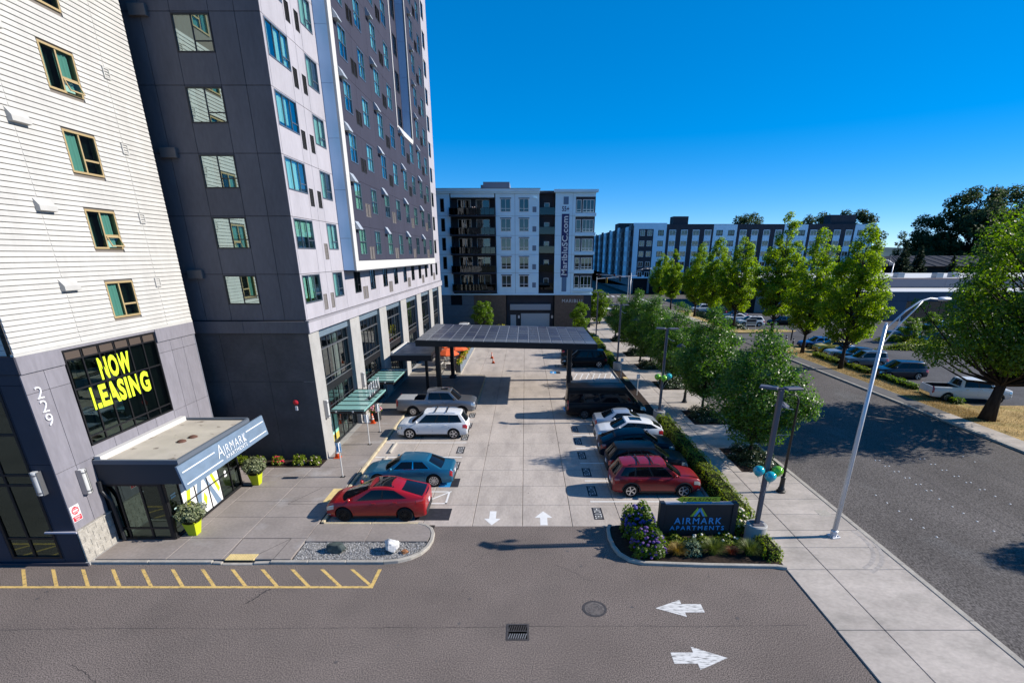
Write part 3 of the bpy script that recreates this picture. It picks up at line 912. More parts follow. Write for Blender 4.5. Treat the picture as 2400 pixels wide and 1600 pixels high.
panelize(RF, 'wall_panel', LILAC, [UY(y) for y in (28.31, 28.5, 31.05, 32.07, 33.1, 35.31)], zj, opsR)
# row below the bay
opsU = []
for i in range(10):
    a = 37.22 + 3.8*i
    z1 = 10.74 if i < 8 else 10.76
    opsU.append((UY(a), UY(a+1.4), 9.24, z1))
    window(RF, UY(a), UY(a+1.4), 9.24, z1, [(0.55, []), (1, [0.35])], ALUD, GL_TEAL, CURT, curtain=[(0.05, 0.4, 0.96)] if i % 2 else None)
    if i % 2 == 0:
        for d in (0, 0.68):
            opsU.append((UY(a+1.8+d), UY(a+2.35+d), 8.68, 9.58)); vent(RF, UY(a+1.8+d), 8.68, VENTG)
panelize(RF, 'wall_panel', LILAC, [UY(y) for y in (35.31, 39.65, 43.4, 47.25, 51.0, 54.85, 58.6, 62.45, 66.2, 70.0, 75.3)], [8.4, 10.82], opsU)
# far strip beyond the bay
opsE = []
for k in range(1, NF):
    zt = 10.76 + FH*k
    for a, b_ in ((67.6, 69.0), (71.3, 73.0)):
        opsE.append((UY(a), UY(b_), zt-1.6, zt))
        window(RF, UY(a), UY(b_), zt-1.6, zt, [(0.55, []), (1, [0.35])], ALUD, GL_TEAL, CURT, one_pane=True)
panelize(RF, 'wall_panel', LILAC, [UY(y) for y in (66.4, 70.2, 75.3)], zj[1:], opsE)
# recess wall in the bay
opsN = []
for k in range(4, NF):
    zt = 10.76 + FH*k + 0.02
    for a in (51.7, 55.6):
        opsN.append((UY(a), UY(a+1.4), zt-1.6, zt)); window(RF, UY(a), UY(a+1.4), zt-1.6, zt, [(0.55, []), (1, [0.35])], ALUD, GL_TEAL, CURT, one_pane=True)
panelize(RF, 'wall_panel', BAYP, [UY(51.2), UY(54.3), UY(57.5)], zj[5:], opsN)
# the bay itself
opsB = []
for k in range(NF):
    z0 = 11.80 + 2.837*k
    for i in range(8):
        a = 36.8 + 3.81*i
        if 51 < a < 57.6 and z0 > 21: continue
        opsB.append((UY(a), UY(a+1.48), z0, z0+1.7))
        window(BF, UY(a), UY(a+1.48), z0, z0+1.7, [(0.58, [0.5]), (1, [0.5])], ALU, GL_TEAL, CURT, curtain=curts(rr), one_pane=i > 4)
        if i % 2 == 0 and not (i == 4 and z0 > 21):
            for d in (0, 0.66):
                opsB.append((UY(a+2.16+d), UY(a+2.72+d), z0-0.3, z0+0.56)); vent(BF, UY(a+2.16+d), z0-0.3, VENTG if k < 2 else VENTD, 0.56, 0.86)
            hd = MCACHE.setdefault('hood', MB().prism_xz([(0, 0), (0.34, 0.0), (0.34, 0.06), (0.06, 0.5), (0, 0.5)], 0, 0.72).xform(lambda x, y, z: (y, -x, z)).mesh('exhaust_hood', HOODM))
            BF.put('exhaust_hood', hd, UY(a-0.78), 0, z0+1.58)
zb = [11.42] + [13.63 + 2.837*k for k in range(NF)]
panelize(BF, 'wall_panel', BAYP, [UY(y) for y in (35.98, 39.58, 43.4, 47.2, 51.0, 57.55, 61.4, 66.2)], [z for z in zb if z < 21] + [22.3], opsB, gap=0.008)
panelize(BF, 'wall_panel', BAYP, [UY(y) for y in (35.98, 39.58, 43.4, 47.2, 50.98)], [22.3] + [z for z in zb if z > 22.4], opsB, gap=0.008)
panelize(BF, 'wall_panel', BAYP, [UY(y) for y in (57.7, 61.4, 66.2)], [22.3] + [z for z in zb if z > 22.4], opsB, gap=0.008)
ZB1 = zb[-1]
BF.box('bay_trim', WTRIM, UY(35.31), UY(66.42), -0.05, 0.10, 10.81, 11.41)
for z0, z1 in zip([11.412] + zb[1:], zb[1:]):
    BF.box('bay_trim', WTRIM, UY(35.31), UY(35.97), -0.05, 0.10, z0+0.004, z1-0.004)
    BF.box('bay_trim', WTRIM, UY(66.21), UY(66.42), -0.05, 0.3, z0+0.004, z1-0.004)
BF.box('bay_trim', WTRIM, UY(51.0), UY(51.2), -0.05, 0.5, 22.3, ZB1); BF.box('bay_trim', WTRIM, UY(57.5), UY(57.7), -0.05, 0.10, 22.3, ZB1)
BF.box('bay_trim', WTRIM, UY(51.2), UY(57.5), -0.05, 0.8, 22.1, 22.5)
CHEEK = mat('bay_cheek_sky_tint', (0.44, 0.64, 0.86), 0.45, spec=0.4, obvar=0.03, var=0.05, scale=0.8)  # white side panels; sky-blue of their shade is put into the colour
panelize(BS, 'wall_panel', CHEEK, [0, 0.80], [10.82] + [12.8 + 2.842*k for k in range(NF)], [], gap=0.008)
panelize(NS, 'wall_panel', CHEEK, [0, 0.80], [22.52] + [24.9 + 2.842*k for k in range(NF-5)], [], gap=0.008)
MB().box(-12.1+0.3-0.28, -11.25, 35.35, 66.4, 10.74, 10.80).build('bay_soffit', mat('soffit_dark', (0.05, 0.055, 0.07), 0.7), tower)
# ledge of the sunny side
ly = [28.31-0.13, 30.0, 31.9, 34.3, 37.0, 39.6, 42.3, 45.4, 48.7, 52.0, 55.3, 58.6, 61.9, 65.2, 68.5, 71.9, 75.35]
for a, b_ in zip(ly, ly[1:]):
    RF.box('ledge', LILAC, UY(a)+0.006, UY(b_)-0.006, -0.14, 0.05, 7.72, 8.30)
    RF.box('ledge_cap', mat('cap_grey', (0.26, 0.25, 0.27), 0.5), UY(a), UY(b_), -0.17, 0.05, 8.303, 8.38)
# columns and storefronts
cols_y = [(28.31, 29.76), (35.32, 37.38), (42.75, 44.92), (50.32, 52.7), (57.98, 60.36), (65.74, 68.0), (72.9, 75.3)]
for i, (a, b_) in enumerate(cols_y):
    for z0, z1 in ((0.02, 4.1), (4.11, 7.71)):
        RF.box('column', COLC, UY(a)+(0.004 if i == 0 else 0), UY(b_), 0.0, 0.7, z0, z1, 0.012)
SPLZ = [0.14, 2.75, 3.8, 4.2, 6.5, 7.18]
def storefront(a, b_, door=False):
    u0, u1 = UY(a), UY(b_)
    w = u1-u0
    n = 6
    zs0, h = 0.14, 7.04
    sp = [(2.75-zs0)/h, (3.82-zs0)/h, (4.18-zs0)/h, (6.45-zs0)/h]
    o = window(RF, u0, u1, zs0, zs0+h, [((i+1)/n, sp) for i in range(n)], mat('mullion_grey', (0.07, 0.075, 0.082), 0.4, 0.5), GL_DARK, None, fw=0.07, depth=0.12, n0=0.32, mw=0.06)
    for z in (6.42, 4.62, 4.24):
        RF.box('rail', STEEL, 0.02, w-0.02, -0.07, -0.03, z-0.02-zs0, z+0.03-zs0, parent=o)
    RF.box('spandrel', BLKM, 0.02, w-0.02, -0.06, 0.03, 3.74-zs0, 4.2-zs0, parent=o)
    RF.box('header_panel', HEADP, u0, u1, 0.20, 0.34, 7.19, 7.705)
for (p, q) in zip(cols_y, cols_y[1:]): storefront(p[1], q[0])
MB().box(-12.9, -12.05, 28.35, 75.2, 0.0, 0.13).build('plinth', COLC, tower)
# hanging drapes and lamps seen through the first glazing
for y in (32.6, 33.2): MB().grid(lambda s_, t_: (-12.6-0.08*math.sin(s_*20), y+s_*0.35, 0.4+t_*6.6), 16, 1).build('drape', CURT, tower, smooth=True)
SCON_M = mat('sconce_glass', (0.72, 0.72, 0.70), 0.3, 0.3, var=0.05, scale=9)
def sconce(face, u, v, h=1.0):
    key = ('sc', h)
    if key not in MCACHE:
        body = MB().lathe([(0.11, 0), (0.13, 0.02), (0.13, h-0.02), (0.11, h)], 14, c=(0, -0.14, 0)).mesh('wall_sconce', SCON_M, angle=40)
        br = MB()
        for z in (0.12*h, 0.88*h): br.lathe([(0.14, z-0.03), (0.14, z+0.03)], 14, c=(0, -0.14, 0))
        for a in (-0.135, 0.125): br.box(a, a+0.012, -0.22, 0.0, 0.0, h)
        br.box(-0.012, 0.012, -0.285, -0.27, 0.0, h)
        MCACHE[key] = (body, br.mesh('bracket', STEEL))
    o = face.put('wall_sconce', MCACHE[key][0], u, 0, v)
    face.put('bracket', MCACHE[key][1], 0, 0, 0, parent=o)
sconce(RF, UY(29.05), 2.55, 1.1); sconce(RF, UY(36.35), 2.6, 1.1)
# glass awnings over the doors
def awning(y0, y1, letters=None):
    par = RF.put('glass_awning', MB().box(0, y1-y0, -2.05, 0, -0.05, 0).box(0.0, y1-y0, -2.11, -2.051, -0.09, 0.03).mesh('glass_awning', TEALG), UY(y0), 0, 2.78)
    n = 5; s = (y1-y0)/n
    for i in range(n+1):
        RF.box('rib', ALUD, min(i*s-0.02, y1-y0-0.035), min(i*s+0.02, y1-y0+0.005), -2.10, 0.0, 0.003, 0.045, parent=par)
    RF.box('front_beam', BLKM, 0.0, y1-y0, -2.0, -1.9, -0.28, -0.052, parent=par)
    RF.box('side_beam', BLKM, 0.0, 0.08, -1.9, 0.0, -0.24, -0.052, parent=par)
    for f in (0.3, 1.35): RF.box('spot_lamp', WTRIM, -0.06, -0.001, -f-0.1, -f, -0.14, -0.05, parent=par)
    return par
aw = awning(29.8, 34.9); awning(37.4, 41.8)
RF.box('sign_rail', BLKM, 2.3, 4.85, -1.86, -1.66, 0.05, 0.14, parent=aw)
um = text_fit('URBAN', 2.4, 0.85, 0.012, -0.026, 0, 1.5)
RF.put('sign_letters', um, 2.4, -1.76, 0.16, parent=aw, m=mat('sign_letter_white', (0.72, 0.72, 0.72), 0.4))
# posters and door leaves behind the first awning
for i, (y, c) in enumerate(((30.15, (0.30, 0.55, 0.48)), (30.95, (0.25, 0.6, 0.45)))):
    RF.box('poster', mat('poster%d' % i, c, 0.5, var=0.35, scale=3), UY(y), UY(y+0.55), 0.30, 0.31, 0.9, 2.3)
    RF.box('poster', mat('poster_foot', (0.5, 0.4, 0.08), 0.5), UY(y), UY(y+0.55), 0.30, 0.31, 0.45, 0.895)
for y in (32.0, 33.0, 34.0): RF.box('door_handle', STEEL, UY(y), UY(y+0.03), 0.2, 0.25, 0.9, 1.4)
# dark entrance canopy with parapet roof
ec = MB(); ec.box(-12.1, -8.42, 44.8, 51.0, 2.85, 3.36)
eo = ec.build('entrance_canopy', mat('canopy_navy', (0.018, 0.021, 0.03), 0.5, spec=0.4), tower)
e2 = MB(); e2.box(-12.1, -8.4, 44.78, 44.95, 3.361, 3.52).box(-8.57, -8.4, 44.95, 51.0, 3.361, 3.52).box(-12.1, -8.57, 50.85, 51.0, 3.361, 3.52)
e2.build('parapet', mat('parapet_grey', (0.22, 0.24, 0.27), 0.5), eo)
MB().box(-12.1, -11.9, 44.951, 50.85, 3.361, 3.62).build('flashing', WTRIM, eo)
MB().box(-11.9, -8.58, 44.96, 50.84, 3.361, 3.40).build('roof_membrane', mat('membrane_grey', (0.20, 0.22, 0.26), 0.5, var=0.5, scale=1.2), eo)
MB().box(-8.40, -8.385, 45.3, 46.6, 2.95, 3.3).build('sign_plate', mat('plate_grey', (0.3, 0.31, 0.33), 0.5), eo)
for x, y in ((-9.0, 45.2), (-9.0, 50.5)): MB().box(x-0.12, x+0.12, y-0.12, y+0.12, 0.1, 2.849).build('post', BLKM, eo)
# ---------------------------------------------------------------- siding building at the left
SID = mat('siding_cream', (0.455, 0.447, 0.425), 0.55, spec=0.3, obvar=0.03, var=0.06, scale=0.9, var2=0.04, scale2=6, stretch=(1, 1, 0.3))
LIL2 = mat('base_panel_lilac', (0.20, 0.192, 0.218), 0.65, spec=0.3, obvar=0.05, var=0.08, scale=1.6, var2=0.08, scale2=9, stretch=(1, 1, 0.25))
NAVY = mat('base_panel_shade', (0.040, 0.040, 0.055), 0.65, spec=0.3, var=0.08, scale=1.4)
STONE = mat('split_stone', (0.34, 0.32, 0.285), 0.85, spec=0.2, obvar=0.06, var=0.2, scale=6, var2=0.25, scale2=30, bump=0.6, bscale=40)
BRONZE = mat('window_tan', (0.36, 0.27, 0.14), 0.5, spec=0.3)
VINYL = mat('sign_lime', (0.62, 0.80, 0.03), 0.6)
GL_SID = glass_mat('glass_siding', (0.30, 0.52, 0.48), 0.10, gcol=(0.8, 1, 1))
GL_SHOW = glass_mat('glass_show', (0.25, 0.34, 0.32), 0.13, gcol=(0.75, 1.0, 0.92))
apt = thing('siding_apartment_block', 'cream lap-sided apartment block over a lilac panelled base numbered 229', 'building', (-17.82, 17.35, 0))
AX, AY, AYE = -17.82, 17.35, 27.3
SF = Face(apt, AX, AY, 0, R(90))      # u = Y - 17.35
NF_ = Face(apt, AX-12.0, AY, 0, 0)    # shaded near end, u = X + 29.82
VY = lambda Y: Y - AY
VX = lambda X: X + 29.82
ZT3 = 27.0
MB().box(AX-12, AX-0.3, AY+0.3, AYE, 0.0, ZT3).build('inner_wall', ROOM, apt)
MB().box(AX-0.9, AX-0.301, AYE-0.2, AYE+0.0, 0.0, ZT3).box(AX-0.30, AX, AYE-0.06, AYE-0.001, 0, ZT3).build('end_wall', mat('end_grey', (0.17, 0.18, 0.22), 0.6), apt)
# lap siding boards
sid_win = []
zk = 9.22
for k in range(6):
    sid_win.append((VY(22.2), VY(23.78), 9.22+2.81*k, 10.72+2.81*k))
row_h = 0.187
cols3 = [0.0, VY(20.2), VY(25.35), VY(AYE)]
nrow = int((22.6-8.56)/row_h)
BOARD = {}
def board(u0, u1, v):
    L = round(u1-u0, 3)
    if L not in BOARD:
        b = MB()
        b.prism_xz([(0, 0), (L, 0), (L, 0.001), (0, 0.001)], 0, 0.001) if False else None
        i = len(b.v)
        pr = [(-0.05, 0.0), (-0.05, 0.014), (-0.03, row_h-0.024), (0.012, row_h-0.024), (0.012, 0.0)]
        n = len(pr)
        b.v += [(0, y, z) for y, z in pr] + [(L, y, z) for y, z in pr]
        for q in range(n):
            w = (q+1) % n
            b.f.append((i+q, i+w, i+n+w, i+n+q))
        b.f.append(tuple(i+q for q in range(n))[::-1]); b.f.append(tuple(i+n+q for q in range(n)))
        BOARD[L] = b.mesh('siding_board', SID)
    SF.put('siding_board', BOARD[L], u0, 0, v)
for r_ in range(nrow):
    v = 8.56 + r_*row_h
    for c0, c1 in zip(cols3, cols3[1:]):
        segs = [(c0+0.012, c1-0.012)]
        for w in sid_win:
            if w[2]-0.09 < v+row_h*0.6 and w[3]+0.05 > v+row_h*0.3:
                ns = []
                for a, b_ in segs:
                    if w[1] <= a or w[0] >= b_: ns.append((a, b_)); continue
                    if w[0]-a > 0.05: ns.append((a, w[0]-0.02))
                    if b_-w[1] > 0.05: ns.append((w[1]+0.02, b_))
                segs = ns
        for a, b_ in segs: board(a, b_, v)
MB().box(AX-0.30, AX-0.015, AY+0.05, AYE-0.07, 8.5, ZT3).build('sheathing', mat('sheathing_shadow', (0.10, 0.095, 0.085), 0.9), apt) if False else None
for c in cols3[1:3]: SF.box('seam_strip', SID, c-0.011, c+0.011, -0.03, 0.012, 8.56, 22.6)
# backing behind boards leaves the window openings free
ops_s = [(w[0], w[1], w[2], w[3]) for w in sid_win]
bk = MB()
for q in cut_rects(0.0, VY(AYE)-0.07, 8.5, ZT3, ops_s): bk.box(q[0], q[1], 0.013, 0.20, q[2], q[3])
SF.put('sheathing', bk.mesh('sheathing', mat('sheathing_brown', (0.16, 0.14, 0.12), 0.8)))
for i, w in enumerate(sid_win):
    window(SF, w[0], w[1], w[2], w[3], [(0.48, []), (1, [0.36])], BRONZE, GL_SID, CURT, fw=0.075, mw=0.07, depth=0.2, n0=-0.02,
           curtain=[(0.08, 0.45, 0.97)] if i % 2 == 0 else [(0.5, 0.9, 0.97), (0.06, 0.2, 0.97)], open_pane=1 if i in (1, 3) else None)
for k in range(5):
    z = 10.78 + 2.81*k
    b = MB().prism_xz([(0, 0), (0.2, 0.03), (0.2, 0.2), (0.0, 0.46)], 0, 0.74).xform(lambda x, y, z_: (y, -x, z_))
    SF.put('range_hood_vent', b.mesh('range_hood_vent', SID), VY(20.0), -0.03, z-0.35+0.05)
    key = MCACHE.get('lv')
    if key is None:
        b = MB().box(0, 0.36, -0.06, 0, 0, 0.05).box(0, 0.36, -0.06, 0, 0.36, 0.41).box(0, 0.05, -0.06, 0, 0.05, 0.36).box(0.31, 0.36, -0.06, 0, 0.05, 0.36)
        for j in range(3): b.quad((0.05, -0.055, 0.07+j*0.1), (0.31, -0.055, 0.07+j*0.1), (0.31, -0.01, 0.15+j*0.1), (0.05, -0.01, 0.15+j*0.1))
        MCACHE['lv'] = b.mesh('louvre_vent', SID)
    SF.put('louvre_vent', MCACHE['lv'], VY(25.2), -0.035, 10.35 + 2.81*k)
SF.box('storey_joint', DARKJ, 0.0, VY(AYE)-0.05, -0.037, -0.0345, 16.02, 16.05) if False else None
# drip trim under the siding
SF.box('drip_trim', SID, -0.03, VY(AYE)-0.02, -0.07, 0.05, 8.46, 8.555)
# lilac base: panels, band, show window
show = (VY(19.24), VY(24.3), 4.46, 8.34)
base_ops = [show, (VY(19.02), VY(24.75), -1, 3.95)]
SF.box('band', LIL2, 0.006, VY(19.17), -0.07, 0.05, 7.84, 8.455, 0.01); SF.box('band', LIL2, VY(24.36), VY(AYE)-0.02, -0.07, 0.05, 7.84, 8.455, 0.01)
SF.box('band_cap', LIL2, VY(19.18), VY(24.35), -0.04, 0.05, 8.36, 8.455)
panelize(SF, 'wall_panel', LIL2, [0.0, VY(18.28), VY(19.2)], [1.56, 4.0, 7.1, 7.83], base_ops, gap=0.009)
panelize(SF, 'wall_panel', LIL2, [VY(24.34), VY(25.3), VY(26.2), VY(AYE)-0.07], [0.12, 4.4, 7.3, 7.83], base_ops, gap=0.009)
panelize(SF, 'wall_panel', LIL2, [VY(19.2), VY(20.4), VY(21.75), VY(23.0), VY(24.34)], [3.95, 4.45], base_ops, gap=0.009)
so = window(SF, *show, [(1/6, [0.095, 0.6, 0.9]), (2/6, [0.095, 0.6, 0.9]), (3/6, [0.095, 0.6, 0.9]), (4/6, [0.095, 0.6, 0.9]), (5/6, [0.095, 0.6, 0.9]), (1, [0.095, 0.6, 0.9])], BLKM, GL_SHOW, None, fw=0.06, mw=0.06, depth=0.25)
for i in range(6): SF.box('spandrel_pane', mat('pane_brown', (0.085, 0.066, 0.055), 0.3), 0.09+i*0.843, 0.78+i*0.843, 0.005, 0.03, 3.52, 3.80, parent=so)
SF.put('lettering', text_fit('NOW', 1.75, 0.94, 0.003, 0.042, 0, 1.1), VY(20.72)-show[0], 0.024, 6.84-show[2]+0.01, parent=so, m=VINYL)
SF.put('lettering', text_fit('LEASING', 3.34, 0.96, 0.003, 0.044, 0, 1.12), VY(19.95)-show[0], 0.024, 5.76-show[2], parent=so, m=VINYL)
# inner back panel so the letters stand on black
MB().box(AX-0.29, AX-0.28, 20.1, 24.25, 4.9, 8.2).build('blind', mat('blind_black', (0.012, 0.014, 0.013), 0.7), apt)
# stone footing
FOOT = MB()
for r_ in range(5):
    for c in range(4):
        a = 0.0 + c*0.425 + (0.2 if r_ % 2 else 0); b_ = min(a+0.415, 1.68); a = max(a, 0.0)
        key = ('st', round(b_-a, 3))
        if key not in MCACHE: MCACHE[key] = MB().cbox(0, b_-a, -0.06, 0.02, 0, 0.268, 0.012).mesh('stone', STONE)
        SF.put('stone', MCACHE[key], a, 0, 0.125+r_*0.275)
    if r_ % 2:
        if ('st', 0.19) not in MCACHE: MCACHE[('st', 0.19)] = MB().cbox(0, 0.19, -0.06, 0.02, 0, 0.268, 0.012).mesh('stone', STONE)
        SF.put('stone', MCACHE[('st', 0.19)], 0.003, 0, 0.125+r_*0.275)
SF.box('footing_cap', STONE, -0.04, 1.70, -0.11, 0.05, 1.502, 1.555, 0.01)
SF.box('plinth', COLC, -0.05, 1.70, -0.14, 0.05, 0.0, 0.122, 0.01)
SF.box('footing_core', STONE, 0.09, 1.68, 0.021, 0.25, 0.1, 1.5)
for i, ch in enumerate('229'):
    z = 6.86 - 0.52*i
    SF.put('house_number', text_fit(ch, 0.27, 0.45, 0.02, -0.012, 0, 1), VY(17.66+0.02*i), -0.03, z, m=mat('number_white', (0.75, 0.75, 0.77), 0.4))
sconce(SF, VY(18.28), 2.78, 1.04)
# do not enter / wrong way plate
WHT = mat('sign_white', (0.72, 0.72, 0.72), 0.5); REDS = mat('sign_red', (0.55, 0.03, 0.05), 0.5)
sg = SF.box('wrong_way_sign', WHT, VY(17.38), VY(17.80), -0.02, -0.004, 1.90, 2.56)
disc = MB().lathe([(0.165, 0), (0.165, 0.004)], 24, axis='y').xform(lambda x, y, z: (x, -y, z))
SF.put('red_disc', disc.mesh('red_disc', REDS), 0.21, -0.0005, 0.45, parent=sg)
SF.box('red_field', REDS, 0.02, 0.40, -0.005, -0.0005, 0.02, 0.23, parent=sg)
SF.box('white_bar', WHT, 0.09, 0.33, -0.009, -0.0045, 0.425, 0.475, parent=sg)
for t, w, h, u, v in (('DO NOT', 0.2, 0.055, 0.11, 0.50), ('ENTER', 0.2, 0.055, 0.11, 0.345), ('WRONG', 0.26, 0.07, 0.08, 0.135), ('WAY', 0.19, 0.07, 0.115, 0.04)):
    SF.put('lettering', text_fit(t, w, h, 0.001, 0.01), u, -0.0075, v, parent=sg, m=WHT)
# shaded end wall facing the drive: navy panels with a tall glazed opening
ends = (VX(-20.75), VX(-18.72), 0.3, 7.35)
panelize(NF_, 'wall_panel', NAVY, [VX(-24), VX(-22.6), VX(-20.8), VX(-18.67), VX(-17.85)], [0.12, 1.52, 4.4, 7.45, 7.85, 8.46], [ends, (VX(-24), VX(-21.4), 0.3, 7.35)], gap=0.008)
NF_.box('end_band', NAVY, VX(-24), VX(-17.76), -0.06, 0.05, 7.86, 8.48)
NF_.box('end_cap', mat('cap_lilac', (0.4, 0.39, 0.45), 0.6), VX(-19.0), VX(-17.74), -0.1, 0.0, 1.49, 1.55)
panelize(NF_, 'siding_course', mat('siding_shade_end', (0.50, 0.49, 0.46), 0.6), [VX(-24), VX(-17.83)], [8.5+0.187*i for i in range(40)], [], gap=0.006)
window(NF_, *ends, [(0.45, [0.13, 0.46, 0.52, 0.75]), (1, [0.13, 0.46, 0.52, 0.75])], BLKM, GL_SHOW, None, fw=0.09, mw=0.09, depth=0.25)
window(NF_, VX(-23.6), VX(-21.4), 0.3, 7.35, [(0.5, [0.13, 0.46, 0.52, 0.75]), (1, [0.13, 0.46, 0.52, 0.75])], BLKM, GL_SHOW, None, fw=0.09, mw=0.09, depth=0.25)
sconce(NF_, VX(-18.45), 3.22, 0.95)
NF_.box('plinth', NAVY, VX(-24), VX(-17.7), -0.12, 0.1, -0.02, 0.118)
# vestibule with its roof canopy and sign
VG = mat('vestibule_black', (0.012, 0.012, 0.013), 0.35, spec=0.5)
vest = thing('entrance_vestibule', 'glazed entrance vestibule under a flat roof with slanted blue name sign', 'entrance', (-15.3, 19.05, 0))
VF = Face(vest, -17.8, 19.08, 0, 0); VS = Face(vest, -15.3, 19.08, 0, R(90))
MB().box(-17.8, -15.6, 19.4, 24.55, 0.12, 0.15).build('floor', PLAZA, vest)
MB().box(-17.75, -17.6, 19.4, 24.5, 0.15, 2.7).build('back_wall', ROOM, vest)
window(VF, 0.0, 2.48, 0.14, 2.8, [(0.22, [0.2]), (0.62, [0.2]), (1, [0.2])], BLKM, GL_SHOW, None, fw=0.09, mw=0.08, depth=0.2)
sw = window(VS, 0.0, 5.5, 0.14, 2.8, [(0.17, [0.45]), (0.34, [0.45]), (0.51, [0.45]), (0.68, [0.45]), (0.85, [0.45]), (1, [0.45])], BLKM, GL_SHOW, None, fw=0.09, mw=0.06, depth=0.2)
# graphic film with the green and blue chevron on the side glazing
FW_ = mat('film_white', (0.74, 0.74, 0.73), 0.5); FG = mat('film_lime', (0.45, 0.50, 0.02), 0.5); FB = mat('film_blue', (0.15, 0.215, 0.30), 0.5)
VS.box('graphic_film', FW_, 0.98, 3.7, 0.025, 0.030, 0.06, 2.5, parent=sw)
def film(poly, m): 
    b = MB(); b.prism_xz(poly, 0.019, 0.0245); VS.put('graphic_film', b.mesh('graphic_film', m), 0, 0, 0, parent=sw)
film([(1.0, 0.4), (1.25, 0.4), (1.72, 2.1), (1.6, 2.4), (1.45, 2.1)], FG); film([(1.62, 0.1), (1.98, 0.1), (2.5, 1.9), (2.35, 2.45)], FB)
film([(2.42, 2.45), (2.52, 1.95), (3.2, 0.1), (3.58, 0.1)], FB); film([(2.85, 2.4), (3.02, 2.45), (3.66, 0.75), (3.5, 0.6)], FG); film([(2.3, 0.75), (2.46, 1.1), (2.6, 0.75), (2.46, 0.4)], FG)
VS.put('no_smoking_mark', MB().lathe([(0.09, 0), (0.09, 0.003)], 16, c=(0.55, 0.028, 1.0), axis='y').box(0.45, 0.66, 0.026, 0.029, 0.75, 0.86).mesh('door_decal', FW_), 3.75, 0.0, 0.3, parent=sw)
VS.put('door_decal', MB().box(0.32, 0.5, 0.026, 0.029, 1.15, 1.3).box(0.3, 0.62, 0.026, 0.029, 1.9, 1.96).box(0.3, 0.6, 0.026, 0.029, 1.78, 1.84).mesh('door_decal', mat('decal_pale', (0.45, 0.62, 0.6), 0.5)), 0.05, 0, 0, parent=sw)
CANM = mat('fascia_navy', (0.036, 0.042, 0.052), 0.55, spec=0.3)
MB().box(-17.8, -14.42, 19.02, 24.8, 2.82, 3.72).build('roof', CANM, vest)
rp = MB().box(-17.8, -14.3, 18.99, 19.12, 3.721, 3.9).box(-14.43, -14.3, 19.12, 24.7, 3.721, 3.9).box(-17.8, -14.43, 24.7, 24.83, 3.721, 3.9)
rp.build('parapet', mat('parapet_dark', (0.10, 0.12, 0.15), 0.5), vest)
MB().box(-17.8, -17.55, 19.13, 24.69, 3.721, 4.02).build('flashing', WTRIM, vest)
MB().box(-17.55, -14.44, 19.13, 24.69, 3.721, 3.79).build('roof_membrane', mat('membrane_tan', (0.43, 0.39, 0.33), 0.9, spec=0.1, var=0.14, scale=0.8, col2=(0.20, 0.17, 0.14), c2lo=0.62, c2hi=0.7, c2scale=2.2), vest)
for x, y in ((-15.75, 21.5), (-15.6, 22.1)):
    MB().lathe([(0.20, 0), (0.18, 0.05), (0.1, 0.09), (0.0, 0.1)], 14, c=(x, y, 3.79)).build('roof_drain', mat('rust_iron', (0.10, 0.045, 0.03), 0.8), vest, angle=50)
SGB = mat('sign_blue_steel', (0.175, 0.245, 0.335), 0.45, 0.25, var=0.1, scale=1.6, stretch=(1, 1, 2))
sb = MB(); sb.v = [(-14.30, 18.86, 3.66), (-14.30, 25.95, 3.66), (-14.12, 25.95, 2.6), (-14.12, 18.86, 2.6), (-14.38, 18.86, 3.66), (-14.38, 25.95, 3.66), (-14.20, 25.95, 2.6), (-14.20, 18.86, 2.6)]
sb.f = [(0, 3, 2, 1), (4, 5, 6, 7), (0, 1, 5, 4), (3, 7, 6, 2), (0, 4, 7, 3), (1, 2, 6, 5)]
sgn = sb.build('name_sign', SGB, vest)
tilt = math.atan2(0.18, 1.06)
SMAT = Matrix.Translation(Vector((-14.20, 18.86, 2.6)) - WORLD_OFF[vest.name] + Vector((0.085, 0, 0))) @ Matrix.Rotation(R(90), 4, 'Z') @ Matrix.Rotation(-tilt, 4, 'X')
def on_sign(name, me, u, v, m):
    o = link(name, me, sgn, None, None, m); o.matrix_local = SMAT @ Matrix.Translation((u, -0.012, v)); return o
LW = mat('letter_white', (0.75, 0.76, 0.77), 0.4)
on_sign('letters', text_fit('IRMARK', 1.95, 0.40, 0.008, -0.014, 0.15, 1.2), 3.1, 0.40, LW)
on_sign('letters', text_fit('A', 0.46, 0.58, 0.009, -0.016, 0.2, 1.0), 2.56, 0.37, LW)
on_sign('letters', text_fit('APARTMENTS', 1.9, 0.18, 0.008, -0.008, 0.0, 1.1), 3.05, 0.15, LW)
for a, b_, v in ((0.15, 2.45, 0.73), (0.15, 2.8, 0.2), (5.2, 6.95, 0.75), (5.2, 6.95, 0.2)):
    on_sign('rule_line', MB().box(0, b_-a, 0, 0.008, 0, 0.045).mesh('rule_line', LW), a, v, LW)
dp = MB().tube([(-17.72, 18.92, 3.0), (-17.72, 18.9, 2.55), (-17.5, 18.95, 2.1), (-17.46, 18.97, 0.2)], 0.075, 8); dp.build('downpipe', ALUD, vest)
